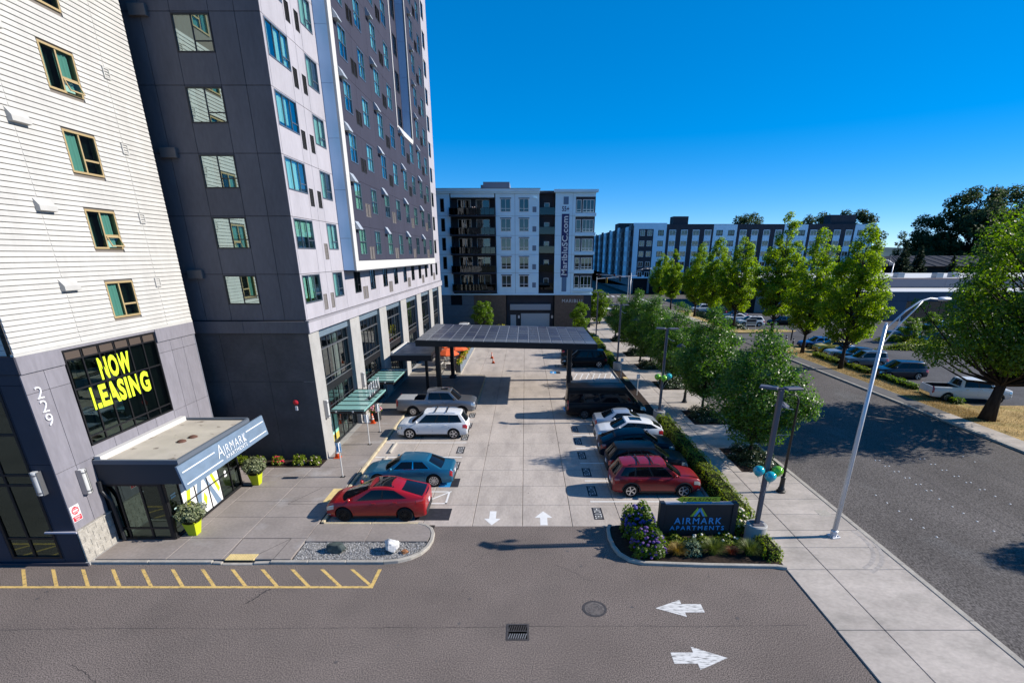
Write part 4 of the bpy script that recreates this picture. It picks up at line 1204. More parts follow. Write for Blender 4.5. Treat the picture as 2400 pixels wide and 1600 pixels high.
# ---------------------------------------------------------------- buildings further off
WHB = mat('stucco_white_shade_tint', (0.60, 0.82, 0.94), 0.75, spec=0.2, var=0.04, scale=0.7)  # white stucco, with the blue of its shade put into the colour
NAVB = mat('stucco_navy', (0.045, 0.047, 0.058), 0.75, spec=0.2, var=0.1, scale=0.7)
BRNB = mat('brick_brown', (0.15, 0.105, 0.08), 0.8, spec=0.2, var=0.15, scale=2.5)
GRYB = mat('block_grey', (0.16, 0.17, 0.19), 0.8, spec=0.2, var=0.08, scale=1.5)
VNL = mat('vinyl_white', (0.6, 0.6, 0.6), 0.5)
GL_FAR = glass_mat('glass_far', (0.25, 0.34, 0.34), 0.10)
BLIND = mat('blind_grey', (0.30, 0.36, 0.36), 0.8)
mar = thing('banner_apartment_building', 'white five-storey apartment block with dark balconies and a tall navy web banner', 'building', (-1.5, 88, 0))
MF = Face(mar, -30, 88, 0, 0)
MX = lambda X: X + 30
MB().box(-30, 11.2, 90.2, 118, 0, 21.2).box(-30, -12.0, 88.3, 90.2, 5.7, 21.2).box(-4.75, 2.25, 88.3, 90.2, 5.7, 21.2).box(4.8, 11.2, 88.3, 90.2, 0.0, 21.2).box(-30, -3.25, 88.3, 90.2, 0.0, 5.7).build('inner_wall', ROOM, mar)
MB().box(-30, 11.3, 88.4, 118, 21.21, 21.3).build('roof', mat('roof_grey', (0.3, 0.3, 0.3), 0.9), mar)
opsM = []
fz = [20.12 - 2.88*k for k in range(5)]
for k, zt in enumerate(fz):
    for x0, x1 in ((-13.55, -12.93), (-17.5, -16.0), (-3.95, -2.32), (-0.98, 0.57)):
        o_ = (MX(x0), MX(x1), zt-1.92, zt); opsM.append(o_)
        if x1-x0 < 0.8: window(MF, *o_, [(1, [0.2])], NAVB, GL_FAR, None, fw=0.09, mw=0.08, depth=0.25, n0=0.0)
        else: window(MF, *o_, [(0.5, [0.25]), (1, [0.25])], VNL, GL_FAR, BLIND, fw=0.09, mw=0.09, depth=0.25, n0=0.0, one_pane=True, curtain=[(0.1, 0.45 + 0.45*((k*7+int(x0*3)) % 2), 0.7)])
    MF.box('lintel', NAVB, MX(-4.05), MX(-2.22), -0.05, 0.0, zt+0.01, zt+0.12); MF.box('lintel', NAVB, MX(-1.08), MX(0.67), -0.05, 0.0, zt+0.01, zt+0.12)
    MF.box('air_grille', mat('grille_blue', (0.14, 0.19, 0.26), 0.6), MX(1.17), MX(1.78), -0.03, -0.003, zt-1.95, zt-1.15)
    MF.box('flue_hood', WHB, MX(1.2), MX(1.75), -0.2, -0.003, zt+0.02, zt+0.16)
zM = [5.7] + [fz[4-k]+0.36 for k in range(4)] + [20.86]
panelize(MF, 'wall_panel', WHB, [0, MX(-15.4), MX(-12.0)], zM, opsM, gap=0.015)
panelize(MF, 'wall_panel', WHB, [MX(-4.75), MX(-1.65), MX(2.25)], zM, opsM, gap=0.015)
# cornices
MF.box('cornice', WHB, -0.0, MX(2.35), -0.45, 0.3, 21.15, 21.5); MF.box('cornice', WHB, 0.0, MX(2.3), -0.25, 0.3, 20.87, 21.145)
MF.box('cornice_cap', GRYB, -0.0, MX(2.4), -0.5, 0.4, 21.503, 21.56)
# balcony bay
bb = Face(mar, -12.0, 89.6, 0, 0)
doors = []
for k, zt in enumerate(fz):
    for x0, x1 in ((1.0, 3.2), (4.0, 6.2)):
        o_ = (x0, x1, zt-2.35, zt); doors.append(o_); window(bb, *o_, [(0.5, []), (1, [])], VNL, GL_FAR, BLIND, fw=0.08, mw=0.1, depth=0.25, curtain=[(0.55, 0.9, 0.9)] if (k+int(x0)) % 3 == 0 else None)
panelize(bb, 'wall_panel', NAVB, [0, 3.6, 7.25], [5.7] + [z-2.45 for z in fz[::-1]][1:] + [21.2], doors, gap=0.01)
MB().box(-12.0, -11.85, 88.05, 89.59, 5.8, 20.85).box(-4.9, -4.76, 88.05, 89.59, 5.8, 20.85).build('recess_cheek', NAVB, mar)
MB().box(-11.84, -4.91, 88.0, 89.59, 20.3, 20.86).build('recess_header', WHB, mar)
RAILG = glass_mat('rail_mesh', (0.10, 0.11, 0.12), 0.06)
for k, zt in enumerate(fz):
    zf = zt - 2.42
    bal = MF.box('balcony', NAVB, MX(-12.1), MX(-4.8), -0.95, 1.5, zf-0.22, zf)
    MF.box('handrail', BLKM, 0, 7.3, 0.0, 0.06, 1.26, 1.32, parent=bal)
    for i in range(10): MF.box('rail_post', BLKM, i*0.80, i*0.80+0.05, 0.003, 0.05, 0.221, 1.259, parent=bal)
    MF.box('rail_panel', RAILG, 0.06, 7.24, 0.02, 0.03, 0.28, 1.22, parent=bal)
    for dx in range(3): MF.box('balcony_chair', mat('chair%d' % ((k+dx) % 3), ((0.45, 0.45, 0.43), (0.22, 0.16, 0.1), (0.08, 0.16, 0.2))[(k+dx) % 3], 0.7), 1.0+dx*2.3, 1.5+dx*2.3, 0.4, 0.9, 0.222, 0.8, 0.05, parent=bal)
fl = MB()
for i in range(14): fl.ball((-8.6+RND.random()*1.0, 87.15+RND.random()*0.15, 18.35+RND.random()*0.5), 0.09, 6, 4)
fl.build('balcony_flowers', mat('flower_white', (0.7, 0.55, 0.5), 0.7), mar)
# dark slot between the two parts
sl = Face(mar, 2.25, 89.3, 0, 0)
so_ = [(0.83, 1.7, zt-1.65, zt-0.49) for zt in fz]
for o_ in so_: window(sl, *o_, [(1, [])], VNL, GL_FAR, BLIND, fw=0.09, depth=0.2, curtain=[(0.1, 0.9, 0.5)])
panelize(sl, 'wall_panel', NAVB, [0, 2.55], [5.7, 8.6, 11.48, 14.36, 17.24, 20.9], so_, gap=0.01)
MB().box(2.255, 4.79, 88.4, 89.2, 20.9, 21.2).build('slot_roof', NAVB, mar)
for zt in fz: 
    MF.box('juliet_rail', RAILG, MX(2.27), MX(4.78), 0.3, 0.34, zt-2.3, zt-1.25); MF.box('juliet_cap', BLKM, MX(2.27), MX(4.78), 0.28, 0.35, zt-1.245, zt-1.2)
# right tower with banner
opsT = []
for k, zt in enumerate(fz):
    opsT.append((MX(8.07), MX(11.21), zt-2.06, zt+0.28))
panelize(MF, 'wall_panel', WHB, [MX(4.8), MX(7.6), MX(11.2)], zM[:-1] + [20.95], opsT, gap=0.012)
for k, zt in enumerate(fz):
    for q in cut_rects(MX(8.07), MX(11.21), zt-2.06, zt+0.28, [(MX(8.16), MX(8.97), zt-1.98, zt-0.12), (MX(9.18), MX(11.02), zt-1.98, zt-0.12)]):
        MF.box('bay_panel', NAVB, q[0]+0.001, q[1]-0.001, 0.05, 0.15, q[2]+0.001, q[3]-0.001)
    window(MF, MX(8.16), MX(8.97), zt-1.98, zt-0.12, [(1, [0.22])], VNL, GL_FAR, BLIND, fw=0.09, mw=0.09, n0=0.04, curtain=[(0.1, 0.9, 0.6)])
    window(MF, MX(9.18), MX(11.02), zt-1.98, zt-0.12, [(0.34, [0.22]), (0.67, [0.22]), (1, [0.22])], VNL, GL_FAR, BLIND, fw=0.09, mw=0.09, n0=0.04, one_pane=True, curtain=[(0.05, 0.6, 0.75)] if k % 2 else [(0.4, 0.93, 0.8)])
    MF.box('bay_sill', WHB, MX(8.05), MX(11.35), -0.35, 0.04, zt-2.55, zt-2.07)
MF.box('cornice', WHB, MX(4.56), MX(11.55), -0.5, 0.4, 21.05, 21.42); MF.box('cornice_frieze', WHB, MX(4.75), MX(11.3), -0.1, 0.3, 20.96, 21.045)
ban = MF.box('banner', mat('banner_navy', (0.03, 0.035, 0.13), 0.7), MX(5.87), MX(7.07), -0.04, -0.01, 8.3, 17.92)
bt = text_fit('MaribluSC.com', 9.0, 0.95, 0.004, 0.02, 0, 1.05)
lo_ = link('lettering', bt, ban, None, None, WHT); lo_.matrix_local = Matrix.Translation((1.05, -0.012, 0.3)) @ Matrix.Rotation(R(-90), 4, 'Y')
MF.box('banner_stripe', mat('stripe_blue', (0.11, 0.19, 0.30), 0.7), MX(6.1), MX(6.9), -0.035, -0.01, 6.0, 8.28); MF.box('banner_stripe', mat('stripe_blue', (0.11, 0.19, 0.30), 0.7), MX(6.1), MX(6.9), -0.035, -0.01, 19.3, 20.4)
MF.put('lettering', text_fit('55+', 1.15, 0.75, 0.01, 0.02), MX(5.88), -0.03, 18.28, m=mat('letter_navy', (0.03, 0.035, 0.13), 0.6))
# ground floor
MF.box('base_band', WHB, 0, MX(11.35), -0.12, 0.3, 5.45, 5.69)
panelize(MF, 'base_wall', GRYB, [0, MX(-14), MX(-8.7)], [0, 1.9, 3.8, 5.44], [(MX(-12.6), MX(-10.7), 3.8, 5.4)], gap=0.012)
panelize(MF, 'base_wall', BRNB, [MX(-8.7), MX(-6), MX(-3.25)], [0, 5.44], [], gap=0.012); panelize(MF, 'base_wall', BRNB, [MX(4.97), MX(9.9)], [0, 5.44], [], gap=0.012)
panelize(MF, 'base_wall', NAVB, [MX(9.9), MX(11.2)], [0, 5.44], [], gap=0.012)
MB().box(-3.2, 4.95, 88.9, 89.1, 0, 5.44).build('entry_wall', NAVB, mar)
MF.box('entry_band', mat('band_grey', (0.30, 0.33, 0.37), 0.7), MX(-2.6), MX(4.35), 0.3, 0.85, 2.95, 3.9)
gd = MF.box('garage_door', mat('door_grey', (0.33, 0.36, 0.4), 0.5), MX(-0.75), MX(4.2), 0.78, 0.88, 0, 2.35)
for i in range(7): MF.box('door_slat', mat('door_grey2', (0.42, 0.46, 0.5), 0.5), 0.02, 4.93, -0.03, -0.002, 0.03+0.33*i, 0.32+0.33*i, parent=gd)
MF.box('side_door', mat('door_grey2', (0.42, 0.46, 0.5), 0.5), MX(-2.55), MX(-1.6), 0.8, 0.88, 0, 2.1)
for x in (-1.25, 4.5): MF.box('notice', WHT, MX(x), MX(x+0.3), 0.83, 0.86, 1.5, 2.0)
MF.put('lettering', text_fit('MARIBLU', 3.4, 0.55, 0.03, 0.0, 0, 1.15), MX(6.25), -0.05, 4.22, m=VNL)
MB().box(-7.0, -2.6, 93, 99, 21.3, 23.1).box(-7.45, -7.0, 93.5, 98, 21.3, 22.7).build('stair_head', mat('stairhead_blue', (0.17, 0.2, 0.26), 0.6), mar)
MB().box(-2.59, 1.0, 94, 99, 21.3, 22.3).build('stair_head', WHB, mar)
MB().box(-6.7, -6.1, 92.0, 92.6, 21.3, 21.9).build('roof_unit', STEEL, mar)

# long navy and white block beyond the crossing
lb = thing('long_apartment_block', 'long navy and white apartment block behind the street trees across the crossing', 'building', (34, 170, 0))
LF = Face(lb, 33.8, 170, 0, 0); LW_ = Face(lb, 33.8, 300, 0, R(-90))
LX = lambda X: X - 33.8
MB().box(34.1, 109, 170.35, 190, 0, 20.2).box(34.1, 60, 190, 300, 0, 20.2).build('inner_wall', ROOM, lb)
fl5 = [19.0 - 3.08*k for k in range(5)]
opsL = []
for zt in fl5:
    for x0, x1 in ((36.0, 37.5), (38.3, 39.8), (41.6, 43.4)):
        opsL.append((LX(x0), LX(x1), zt-1.65, zt)); window(LF, LX(x0), LX(x1), zt-1.65, zt, [(0.5, []), (1, [])], VNL if x0 < 41 else NAVB, GL_FAR, BLIND, fw=0.12, mw=0.1, one_pane=True, curtain=[(0.5, 0.9, 0.6)])
for q in cut_rects(LX(35.6), LX(40.2), 5.6, 19.3, opsL): LF.box('wall_panel', NAVB, q[0], q[1], 0.0, 0.1, q[2], q[3])
for q in cut_rects(LX(33.8), LX(44.2), 4.7, 21.05, opsL + [(LX(35.6), LX(40.2), 5.6, 19.3)]): LF.box('wall_panel', WHB, q[0]+0.003, q[1]-0.003, -0.08, 0.1, q[2], q[3])
x = 44.2
i = 0
strips = []
while x + 3.68 < 108.5:
    white = i in (4, 5, 10, 11, 16)
    ops = []
    for zt in fl5:
        o_ = (LX(x+0.95), LX(x+2.95), zt-1.62, zt); ops.append(o_)
        window(LF, *o_, [(0.5, [0.2]), (1, [0.2])], VNL if not white else NAVB, GL_FAR, BLIND, fw=0.12, mw=0.1, one_pane=True, curtain=[(0.1, 0.5, 0.7)] if (i+int(zt)) % 3 else [(0.1, 0.9, 0.9)])
    top = 20.4 if not white else 20.6
    if white:
        for q in cut_rects(LX(x), LX(x+3.68), 4.7, top, ops): LF.box('wall_panel', WHB, q[0]+0.003, q[1]-0.003, 0, 0.1, q[2], q[3])
    else:
        for q in cut_rects(LX(x+0.9), LX(x+3.0), 4.7, 19.1, ops): LF.box('wall_panel', WHB, q[0], q[1], -0.03, 0.1, q[2], q[3])
        for a, b_ in ((x, x+0.9), (x+3.0, x+3.68)): LF.box('wall_panel', NAVB, LX(a)+0.003, LX(b_)-0.003, 0, 0.1, 4.7, 19.1)
        LF.box('wall_panel', NAVB, LX(x)+0.003, LX(x+3.68)-0.003, 0, 0.1, 19.103, top)
    x += 3.68; i += 1
LF.box('end_tower', WHB, LX(x), LX(109.2), -0.4, 6.0, 4.7, 20.9)
LF.box('parapet', NAVB, LX(44.3), LX(x), 0.1, 0.5, 20.2, 20.75)
LF.box('roof_tower', NAVB, LX(46.3), LX(51), 1.0, 5.0, 20.2, 23.0); LF.box('roof_tower', NAVB, LX(96), LX(104), 2.0, 6.0, 20.2, 23.5)
LF.box('base_storey', NAVB, 0.3, LX(109), 0.6, 0.8, 0, 4.69)
for k in range(14): 
    LF.box('shop_pillar', GRYB, LX(34.2+5.3*k), LX(34.9+5.3*k), 0.1, 0.59, 0, 4.69)
for k, zt in enumerate(fl5):
    pass
opsW = []
seq = 0; u = 0.0
while u < 129:
    w = (4.2, 3.1, 5.0)[seq % 3]; white = seq % 4 == 1
    ops = []
    for zt in fl5:
        for f in (0.18, 0.62):
            o_ = (u+w*f, u+w*f+1.1, zt-1.7, zt); ops.append(o_)
    m_ = WHB if white else (NAVB if seq % 2 else mat('stucco_slate', (0.09, 0.11, 0.14), 0.75))
    mb = MB()
    for q in cut_rects(u+0.02, u+w-0.02, 4.6, 20.3 + (0.5 if seq % 5 == 0 else 0), ops): mb.box(q[0], q[1], -0.25 if seq % 2 else 0, 0.1, q[2], q[3])
    LW_.put('wall_bay', mb.mesh('wall_bay', m_))
    for o_ in ops:
        if u > 60: window(LW_, *o_, [(1, [0.25])], VNL, GL_FAR, BLIND, fw=0.1, mw=0.1, one_pane=True, n0=0.02)
    u += w; seq += 1
LW_.box('base_storey', GRYB, 0.2, 129.7, 0.3, 0.5, 0, 4.59)
LW_.box('roof_tower', NAVB, 92, 100, 0.5, 6, 20.2, 22.6)

# low retail block with white roof
WROOF = mat('roof_white', (0.55, 0.55, 0.54), 0.8, var=0.05, scale=0.3)
rt = thing('retail_block', 'low grey retail block with a white flat roof behind the parking lot', 'building', (66, 98, 0))
MB().box(65.5, 150, 98.4, 112, 0, 4.9).box(50, 150, 112.4, 150, 0, 6.8).build('inner_wall', ROOM, rt)
RFa = Face(rt, 65.2, 98, 0, 0); RFb = Face(rt, 49.7, 112, 0, 0); RFw = Face(rt, 65.2, 112, 0, R(-90)); 
GRD = mat('retail_grey', (0.085, 0.095, 0.125), 0.7, var=0.06, scale=0.6)
panelize(RFa, 'wall_panel', GRD, [0, 3.4, 7.0, 16, 26, 40, 60, 84], [0, 3.6, 5.2], [(7.0, 16.0, 0, 3.6), (26, 40, 0, 3.6)], gap=0.02)
panelize(RFw, 'wall_panel', GRD, [0, 5, 10, 14], [0, 3.6, 5.2], [], gap=0.02)
for a, b_ in ((7.05, 15.95), (26.05, 39.95)): window(RFa, a, b_, 0.05, 3.55, [(0.25, [0.6]), (0.5, [0.6]), (0.75, [0.6]), (1, [0.6])], BLKM, GL_DARK, None, n0=0.2, one_pane=True)
RFa.box('coping', WTRIM, -0.1, 84, -0.12, 0.3, 5.203, 5.34)
MB().box(65.3, 150, 98.3, 112, 5.0, 5.18).build('roof', WROOF, rt)
panelize(RFb, 'wall_panel', mat('retail_taupe', (0.19, 0.18, 0.18), 0.7), [0, 6, 12, 15.4], [0, 3.0, 5.3], [(6.5, 11.5, 0, 3)], gap=0.02)
panelize(RFb, 'wall_panel', mat('retail_back', (0.21, 0.205, 0.23), 0.7), [0, 20, 40, 60, 80, 100], [5.303, 7.0], [], gap=0.02)
RFb.box('coping', WTRIM, -0.1, 15.6, -0.6, 0.0, 5.31, 5.6)
RFb.box('red_trim', mat('trim_red', (0.16, 0.045, 0.035), 0.6), 0, 100, -0.05, 0.3, 7.003, 7.16)
MB().box(49.8, 150, 112.3, 150, 6.81, 6.95).build('roof', WROOF, rt)
for x, y in ((92, 118), (98, 121), (84, 119)): MB().cbox(x, x+1.6, y, y+1.6, 6.951, 8.0, 0.05).build('roof_unit', STEEL, rt)
# tiled house far behind
hs_ = thing('tiled_roof_house', 'dark hip-roofed building among the conifers on the right', 'house', (150, 175, 0))
MB().box(112, 168, 165, 190, 0, 8.5).build('wall', mat('house_wall', (0.06, 0.05, 0.05), 0.8), hs_)
rb = MB(); rb.v = [(109, 162, 8.5), (171, 162, 8.5), (171, 193, 8.5), (109, 193, 8.5), (121, 177, 11.5), (160, 177, 11.5)]; rb.f = [(0, 1, 5, 4), (1, 2, 5), (2, 3, 4, 5), (3, 0, 4)]
ro = rb.build('roof', mat('roof_tile_dark', (0.03, 0.034, 0.045), 0.9, spec=0.1, var=0.2, scale=1.5), hs_)
for k in range(16):
    t = k/16; MB().tube([(109+12*t*0, 162, 8.5)]*0 + [(111+k*3.6, 162.1, 8.6), (min(max(111+k*3.6, 121), 160), 176.8, 11.5)], 0.12, 5).build('roof_rib', mat('roof_rib', (0.05, 0.05, 0.06), 0.6), ro)
# hills on the skyline
hm = mat('forest_hill_hazed', (0.045, 0.075, 0.085), 0.95, spec=0.05, var=0.3, scale=0.004)  # bluish distance haze is put into the base colour
def hill(x0, x1, y, h, seed, name='hills'):
    r = random.Random(seed); n = 90; ph = [r.random()*6 for _ in range(6)]
    def fn(s, t):
        X = x0+(x1-x0)*s
        e = math.sin(math.pi*min(1, max(0, s)))**0.6
        hh = h*e*(0.62+0.2*math.sin(s*5+ph[0])+0.11*math.sin(s*13+ph[1])+0.05*math.sin(s*31+ph[2]))+h*0.02*r.random()
        return (X, y+400*t, hh*math.sin(math.pi*min(1, t*0.5+0.0))**0.8 if t > 0 else -1)
    return struct(MB().grid(fn, n, 5).build(name, hm, smooth=True))
hill(300, 3000, 2400, 125, 3); hill(-200, 1200, 2100, 66, 9); hill(-2600, 300, 2600, 90, 5)
# ---------------------------------------------------------------- solar canopy over the drop-off
can = thing('solar_canopy', 'black steel carport canopy roofed with grey solar panels', 'canopy', (-1.5, 46, 0))
CX0, CX1, CY0, CY1 = -8.95, 5.9, 41.0, 51.2
def cz(x): return 5.32 + (x-CX0)/(CX1-CX0)*(-0.32)
BSTEEL = mat('canopy_black', (0.012, 0.012, 0.014), 0.5, spec=0.3)
SOL = [mat('solar_cell_%d' % i, c, 0.35, 0.0, spec=0.5, coat=0.0, var=0.12, scale=3.0) for i, c in enumerate(((0.06, 0.062, 0.078), (0.04, 0.04, 0.058), (0.11, 0.115, 0.125)))]
def slope(mb): return mb.xform(lambda x, y, z: (x, y, z + cz(x)))
slope(MB().box(CX0, CX1, CY0, CY0+0.12, -0.5, -0.03)).build('fascia', BSTEEL, can); slope(MB().box(CX0, CX1, CY1-0.12, CY1, -0.5, -0.03)).build('fascia', BSTEEL, can)
slope(MB().box(CX0, CX0+0.12, CY0+0.121, CY1-0.121, -0.5, -0.03)).build('fascia', BSTEEL, can); slope(MB().box(CX1-0.12, CX1, CY0+0.121, CY1-0.121, -0.5, -0.03)).build('fascia', BSTEEL, can)
slope(MB().box(CX0+0.13, CX1-0.13, CY0+0.13, CY1-0.13, -0.30, -0.02)).build('deck', mat('rack_grey', (0.30, 0.31, 0.33), 0.5), can)
nc, nr = 16, 7
rs = random.Random(5)
for i in range(nc):
    for j in range(nr):
        x0 = CX0+0.03+(CX1-CX0-0.06)*i/nc; x1 = CX0+0.03+(CX1-CX0-0.06)*(i+1)/nc
        y0 = CY0+0.03+(CY1-CY0-0.06)*j/nr; y1 = CY0+0.03+(CY1-CY0-0.06)*(j+1)/nr
        edge = i == 0 or j == 0
        key = ('sol', 2 if edge else rs.choice((0, 0, 1)))
        if key not in MCACHE:
            w, d = x1-x0-0.07, y1-y0-0.07
            MCACHE[key] = MB().cbox(0, w, 0, d, -0.03, 0.012, 0.008).mesh('solar_panel', SOL[key[1]])
        o = link('solar_panel', MCACHE[key], can, Vector((x0+0.015, y0+0.015, cz(x0)))-WORLD_OFF[can.name]); o.rotation_euler = (0, math.atan2(0.32, CX1-CX0), 0)
for x, y in ((-7.35, 42.0), (-7.35, 50.2), (3.75, 42.5), (4.45, 49.6)):
    b = MB().cbox(x-0.17, x+0.17, y-0.27, y+0.27, 0.0, cz(x)-0.301, 0.02); p = b.build('post', BSTEEL, can)
    MB().cbox(x-0.3, x+0.3, y-0.42, y+0.42, 0.0, 0.35 if y > 45 else 0.12, 0.03).build('post_base', mat('post_base_grey', (0.05, 0.05, 0.052), 0.8), p)
for y in (42.2, 50.0): slope(MB().box(-7.9, 5.0, y-0.14, y+0.14, -0.62, -0.301)).build('beam', BSTEEL, can)
# raised drop-off pavement
drop = struct(bpy.data.objects.new('drop_off_pavement', None)); COL.objects.link(drop)
DRK = mat('drop_concrete', (0.20, 0.19, 0.185), 0.8, spec=0.2, var=0.12, scale=0.7)
slab_grid(drop, [-12.05, -9.4, -6.8, -4.15], [38.75, 41.0, 43.2, 45.4, 47.6, 49.8, 51.4], 0.10, DRK, skip=lambda x, y: y < 41 and x > -9.4)
kerb_run(drop, [(-4.0, 40.9), (-4.0, 50.3)], 0.15, -0.03, 0.115, KERBY, 2.4)
kerb_run(drop, [(-9.4, 40.85), (-4.0, 40.85)], 0.15, -0.03, 0.115, KERB, 2.4)
strip_kerb([(-4.0, 50.3), (-4.1, 50.8), (-4.4, 51.2), (-4.9, 51.42), (-7.0, 51.5)], 0.15, -0.03, 0.115).build('kerb', KERBY, drop)
kerb_run(drop, [(-6.75, 51.6), (-6.75, 84.0)], 0.2, -0.03, 0.12, KERB, 2.6)
struct(sheet('patio_floor', -12.0, -6.95, 51.5, 84, 0.15, mat('patio_paver', (0.26, 0.235, 0.20), 0.85, var=0.2, scale=1.5), None, 0.2))
# steps up to the patio
st = thing('patio_steps', 'pale stone steps leading up to the restaurant patio beside the canopy post', 'steps', (-8.1, 50.6, 0))
for i in range(6): MB().cbox(-8.9, -7.35, 50.0+i*0.5, 50.47+i*0.5, 0.1, 0.16+0.05*i, 0.015).build('step', mat('step_stone', (0.45, 0.42, 0.37), 0.8), st)
MB().tube([(-7.25, 50.0, 0.1), (-7.25, 50.0, 1.0), (-7.25, 53.0, 1.25), (-7.25, 53.0, 0.3)], 0.025, 6).build('handrail', BSTEEL, st)
# orange umbrellas with tables
ORG = mat('umbrella_orange', (0.62, 0.10, 0.025), 0.7, var=0.05, scale=2)
for i, (x, y, lb_) in enumerate(((-8.35, 53.6, 'orange patio umbrella closest to the canopy posts'), (-7.75, 56.6, 'orange patio umbrella beside the flower planters'), (-9.2, 58.2, 'orange patio umbrella second from the building wall'), (-8.0, 61.6, 'orange patio umbrella farthest back on the patio'))):
    t = thing('patio_umbrella', lb_, 'umbrella', (x, y, 0.15), 0, 'orange umbrellas on the patio')
    b = MB(); n = 8
    ring = [(1.25*math.cos(2*PI_*k/n), 1.25*math.sin(2*PI_*k/n)) for PI_ in (math.pi,) for k in range(n)]
    b.v = [(0, 0, 2.35)] + [(px_*0.55, py_*0.55, 2.12) for px_, py_ in ring] + [(px_, py_, 1.78) for px_, py_ in ring] + [(px_, py_, 1.66) for px_, py_ in ring]
    for k in range(n):
        m_ = (k+1) % n
        b.f += [(0, 1+k, 1+m_), (1+k, 9+k, 9+m_, 1+m_), (9+k, 17+k, 17+m_, 9+m_)]
    b.build('canopy', ORG, t, off=False)
    MB().tube([(0, 0, 0), (0, 0, 2.38)], 0.022, 8).build('pole', STEEL, t, off=False)
    MB().lathe([(0.28, 0), (0.26, 0.07), (0.04, 0.09)], 14).build('base', IRON, t, off=False)
    t2 = thing('patio_table', 'small round white patio table under the ' + lb_.replace('patio umbrella', 'umbrella'), 'table', (x+0.02, y-0.02, 0.15), 0, 'patio tables')
    MB().lathe([(0.05, 0.68), (0.45, 0.70), (0.45, 0.73), (0.05, 0.74)], 18).build('table_top', WTRIM, t2, off=False)
    MB().lathe([(0.30, 0.092), (0.3, 0.11), (0.045, 0.13), (0.045, 0.69)], 12, cap=False).build('pedestal', STEEL, t2, off=False)
    for k, a in enumerate((0.4, 2.4, 4.4)):
        ch = thing('patio_chair', 'white metal patio chair drawn up to a table under an orange umbrella', 'chair', (x+0.8*math.cos(a), y+0.8*math.sin(a), 0.15), a+math.pi/2, 'patio chairs')
        if 'pch' not in MCACHE:
            MCACHE['pch'] = [('seat', MB().cbox(-0.22, 0.22, -0.22, 0.22, 0.42, 0.45, 0.01).mesh('seat', WTRIM)), ('backrest', MB().cbox(-0.22, 0.22, -0.25, -0.221, 0.47, 0.85, 0.01).mesh('backrest', WTRIM))]
            MCACHE['pch'] += [('leg', MB().tube([(sx*0.2, sy*0.2, 0), (sx*0.19, sy*0.19, 0.42)], 0.014, 5).mesh('leg', STEEL)) for sx in (-1, 1) for sy in (-1, 1)]
            MCACHE['pch'] += [('back_post', MB().tube([(sx*0.19, -0.2, 0.4), (sx*0.19, -0.235, 0.6)], 0.012, 5).mesh('back_post', STEEL)) for sx in (-1, 1)]
        for nm, me in MCACHE['pch']: link(nm, me, ch)
# planter fence of the patio
PF = mat('planter_bluegrey', (0.22, 0.26, 0.32), 0.6); PF2 = mat('planter_slate', (0.09, 0.11, 0.14), 0.6)
for i in range(12):
    y = 52.2 + i*1.95
    t = thing('fence_planter', 'slatted blue-grey planter box nearest the canopy on the patio edge' if i == 0 else 'slatted blue-grey planter box further along the patio edge', 'planter', (-7.05, y, 0.1), 0, 'planter boxes along the patio')
    for k in range(6): MB().cbox(0.18, 0.22, 0.02+k*0.31, 0.30+k*0.31, 0.05, 0.95, 0.005).build('slat', PF if k % 2 else PF2, t, off=False)
    MB().box(-0.2, 0.179, 0.02, 1.86, 0.05, 0.85).build('box', PF2, t, off=False)
    MB().box(-0.16, 0.14, 0.06, 1.82, 0.851, 0.87).build('soil', SOIL, t, off=False)
PLANTERS = [(-7.05, 52.2+i*1.95) for i in range(12)]
# ---------------------------------------------------------------- vehicles
def paint(name, c, metal=0.25, rough=0.38):
    dark = max(c) < 0.03
    return mat('paint_' + name, c, rough, metal, spec=0.12 if dark else 0.5, coat=0.12 if dark else 0.4, coat_rough=0.04)
CGLASS = mat('car_glass', (0.005, 0.006, 0.008), 0.05, spec=0.35)
CTRIM = mat('car_trim_black', (0.012, 0.012, 0.013), 0.5)
CPLAST = mat('car_plastic', (0.022, 0.022, 0.024), 0.7)
TYRE = mat('tyre_rubber', (0.014, 0.014, 0.014), 0.85, spec=0.2)
ALLOY = mat('alloy_silver', (0.62, 0.62, 0.63), 0.3, 0.85)
ALLOYD = mat('alloy_black', (0.02, 0.02, 0.022), 0.35, 0.5)
CHROME = mat('chrome', (0.75, 0.75, 0.76), 0.12, 1.0)
TAILR = mat('tail_red', (0.32, 0.006, 0.008), 0.15, spec=0.7, coat=0.6)
HEADL = mat('head_clear', (0.45, 0.48, 0.5), 0.08, 0.5, coat=0.8)
PLATE = mat('plate_white', (0.65, 0.66, 0.68), 0.5)
def lerp(a, b, t): return a+(b-a)*t
def prof(pts, x):
    for (x0, z0), (x1, z1) in zip(pts, pts[1:]):
        if x <= x1:
            t = 0 if x1 == x0 else max(0, (x-x0)/(x1-x0))
            return lerp(z0, z1, t*t*(3-2*t)*0.35 + t*0.65)
    return pts[-1][1]
FWQ = [(0, 0.90), (0.07, 0.945), (0.2, 0.98), (0.38, 1.0), (0.6, 0.995), (0.8, 0.965), (0.93, 0.925), (1.0, 0.885)]
QROW = [0, 0.05, 0.13, 0.24, 0.38, 0.52, 0.66, 0.78, 0.87, 0.94, 1.0]
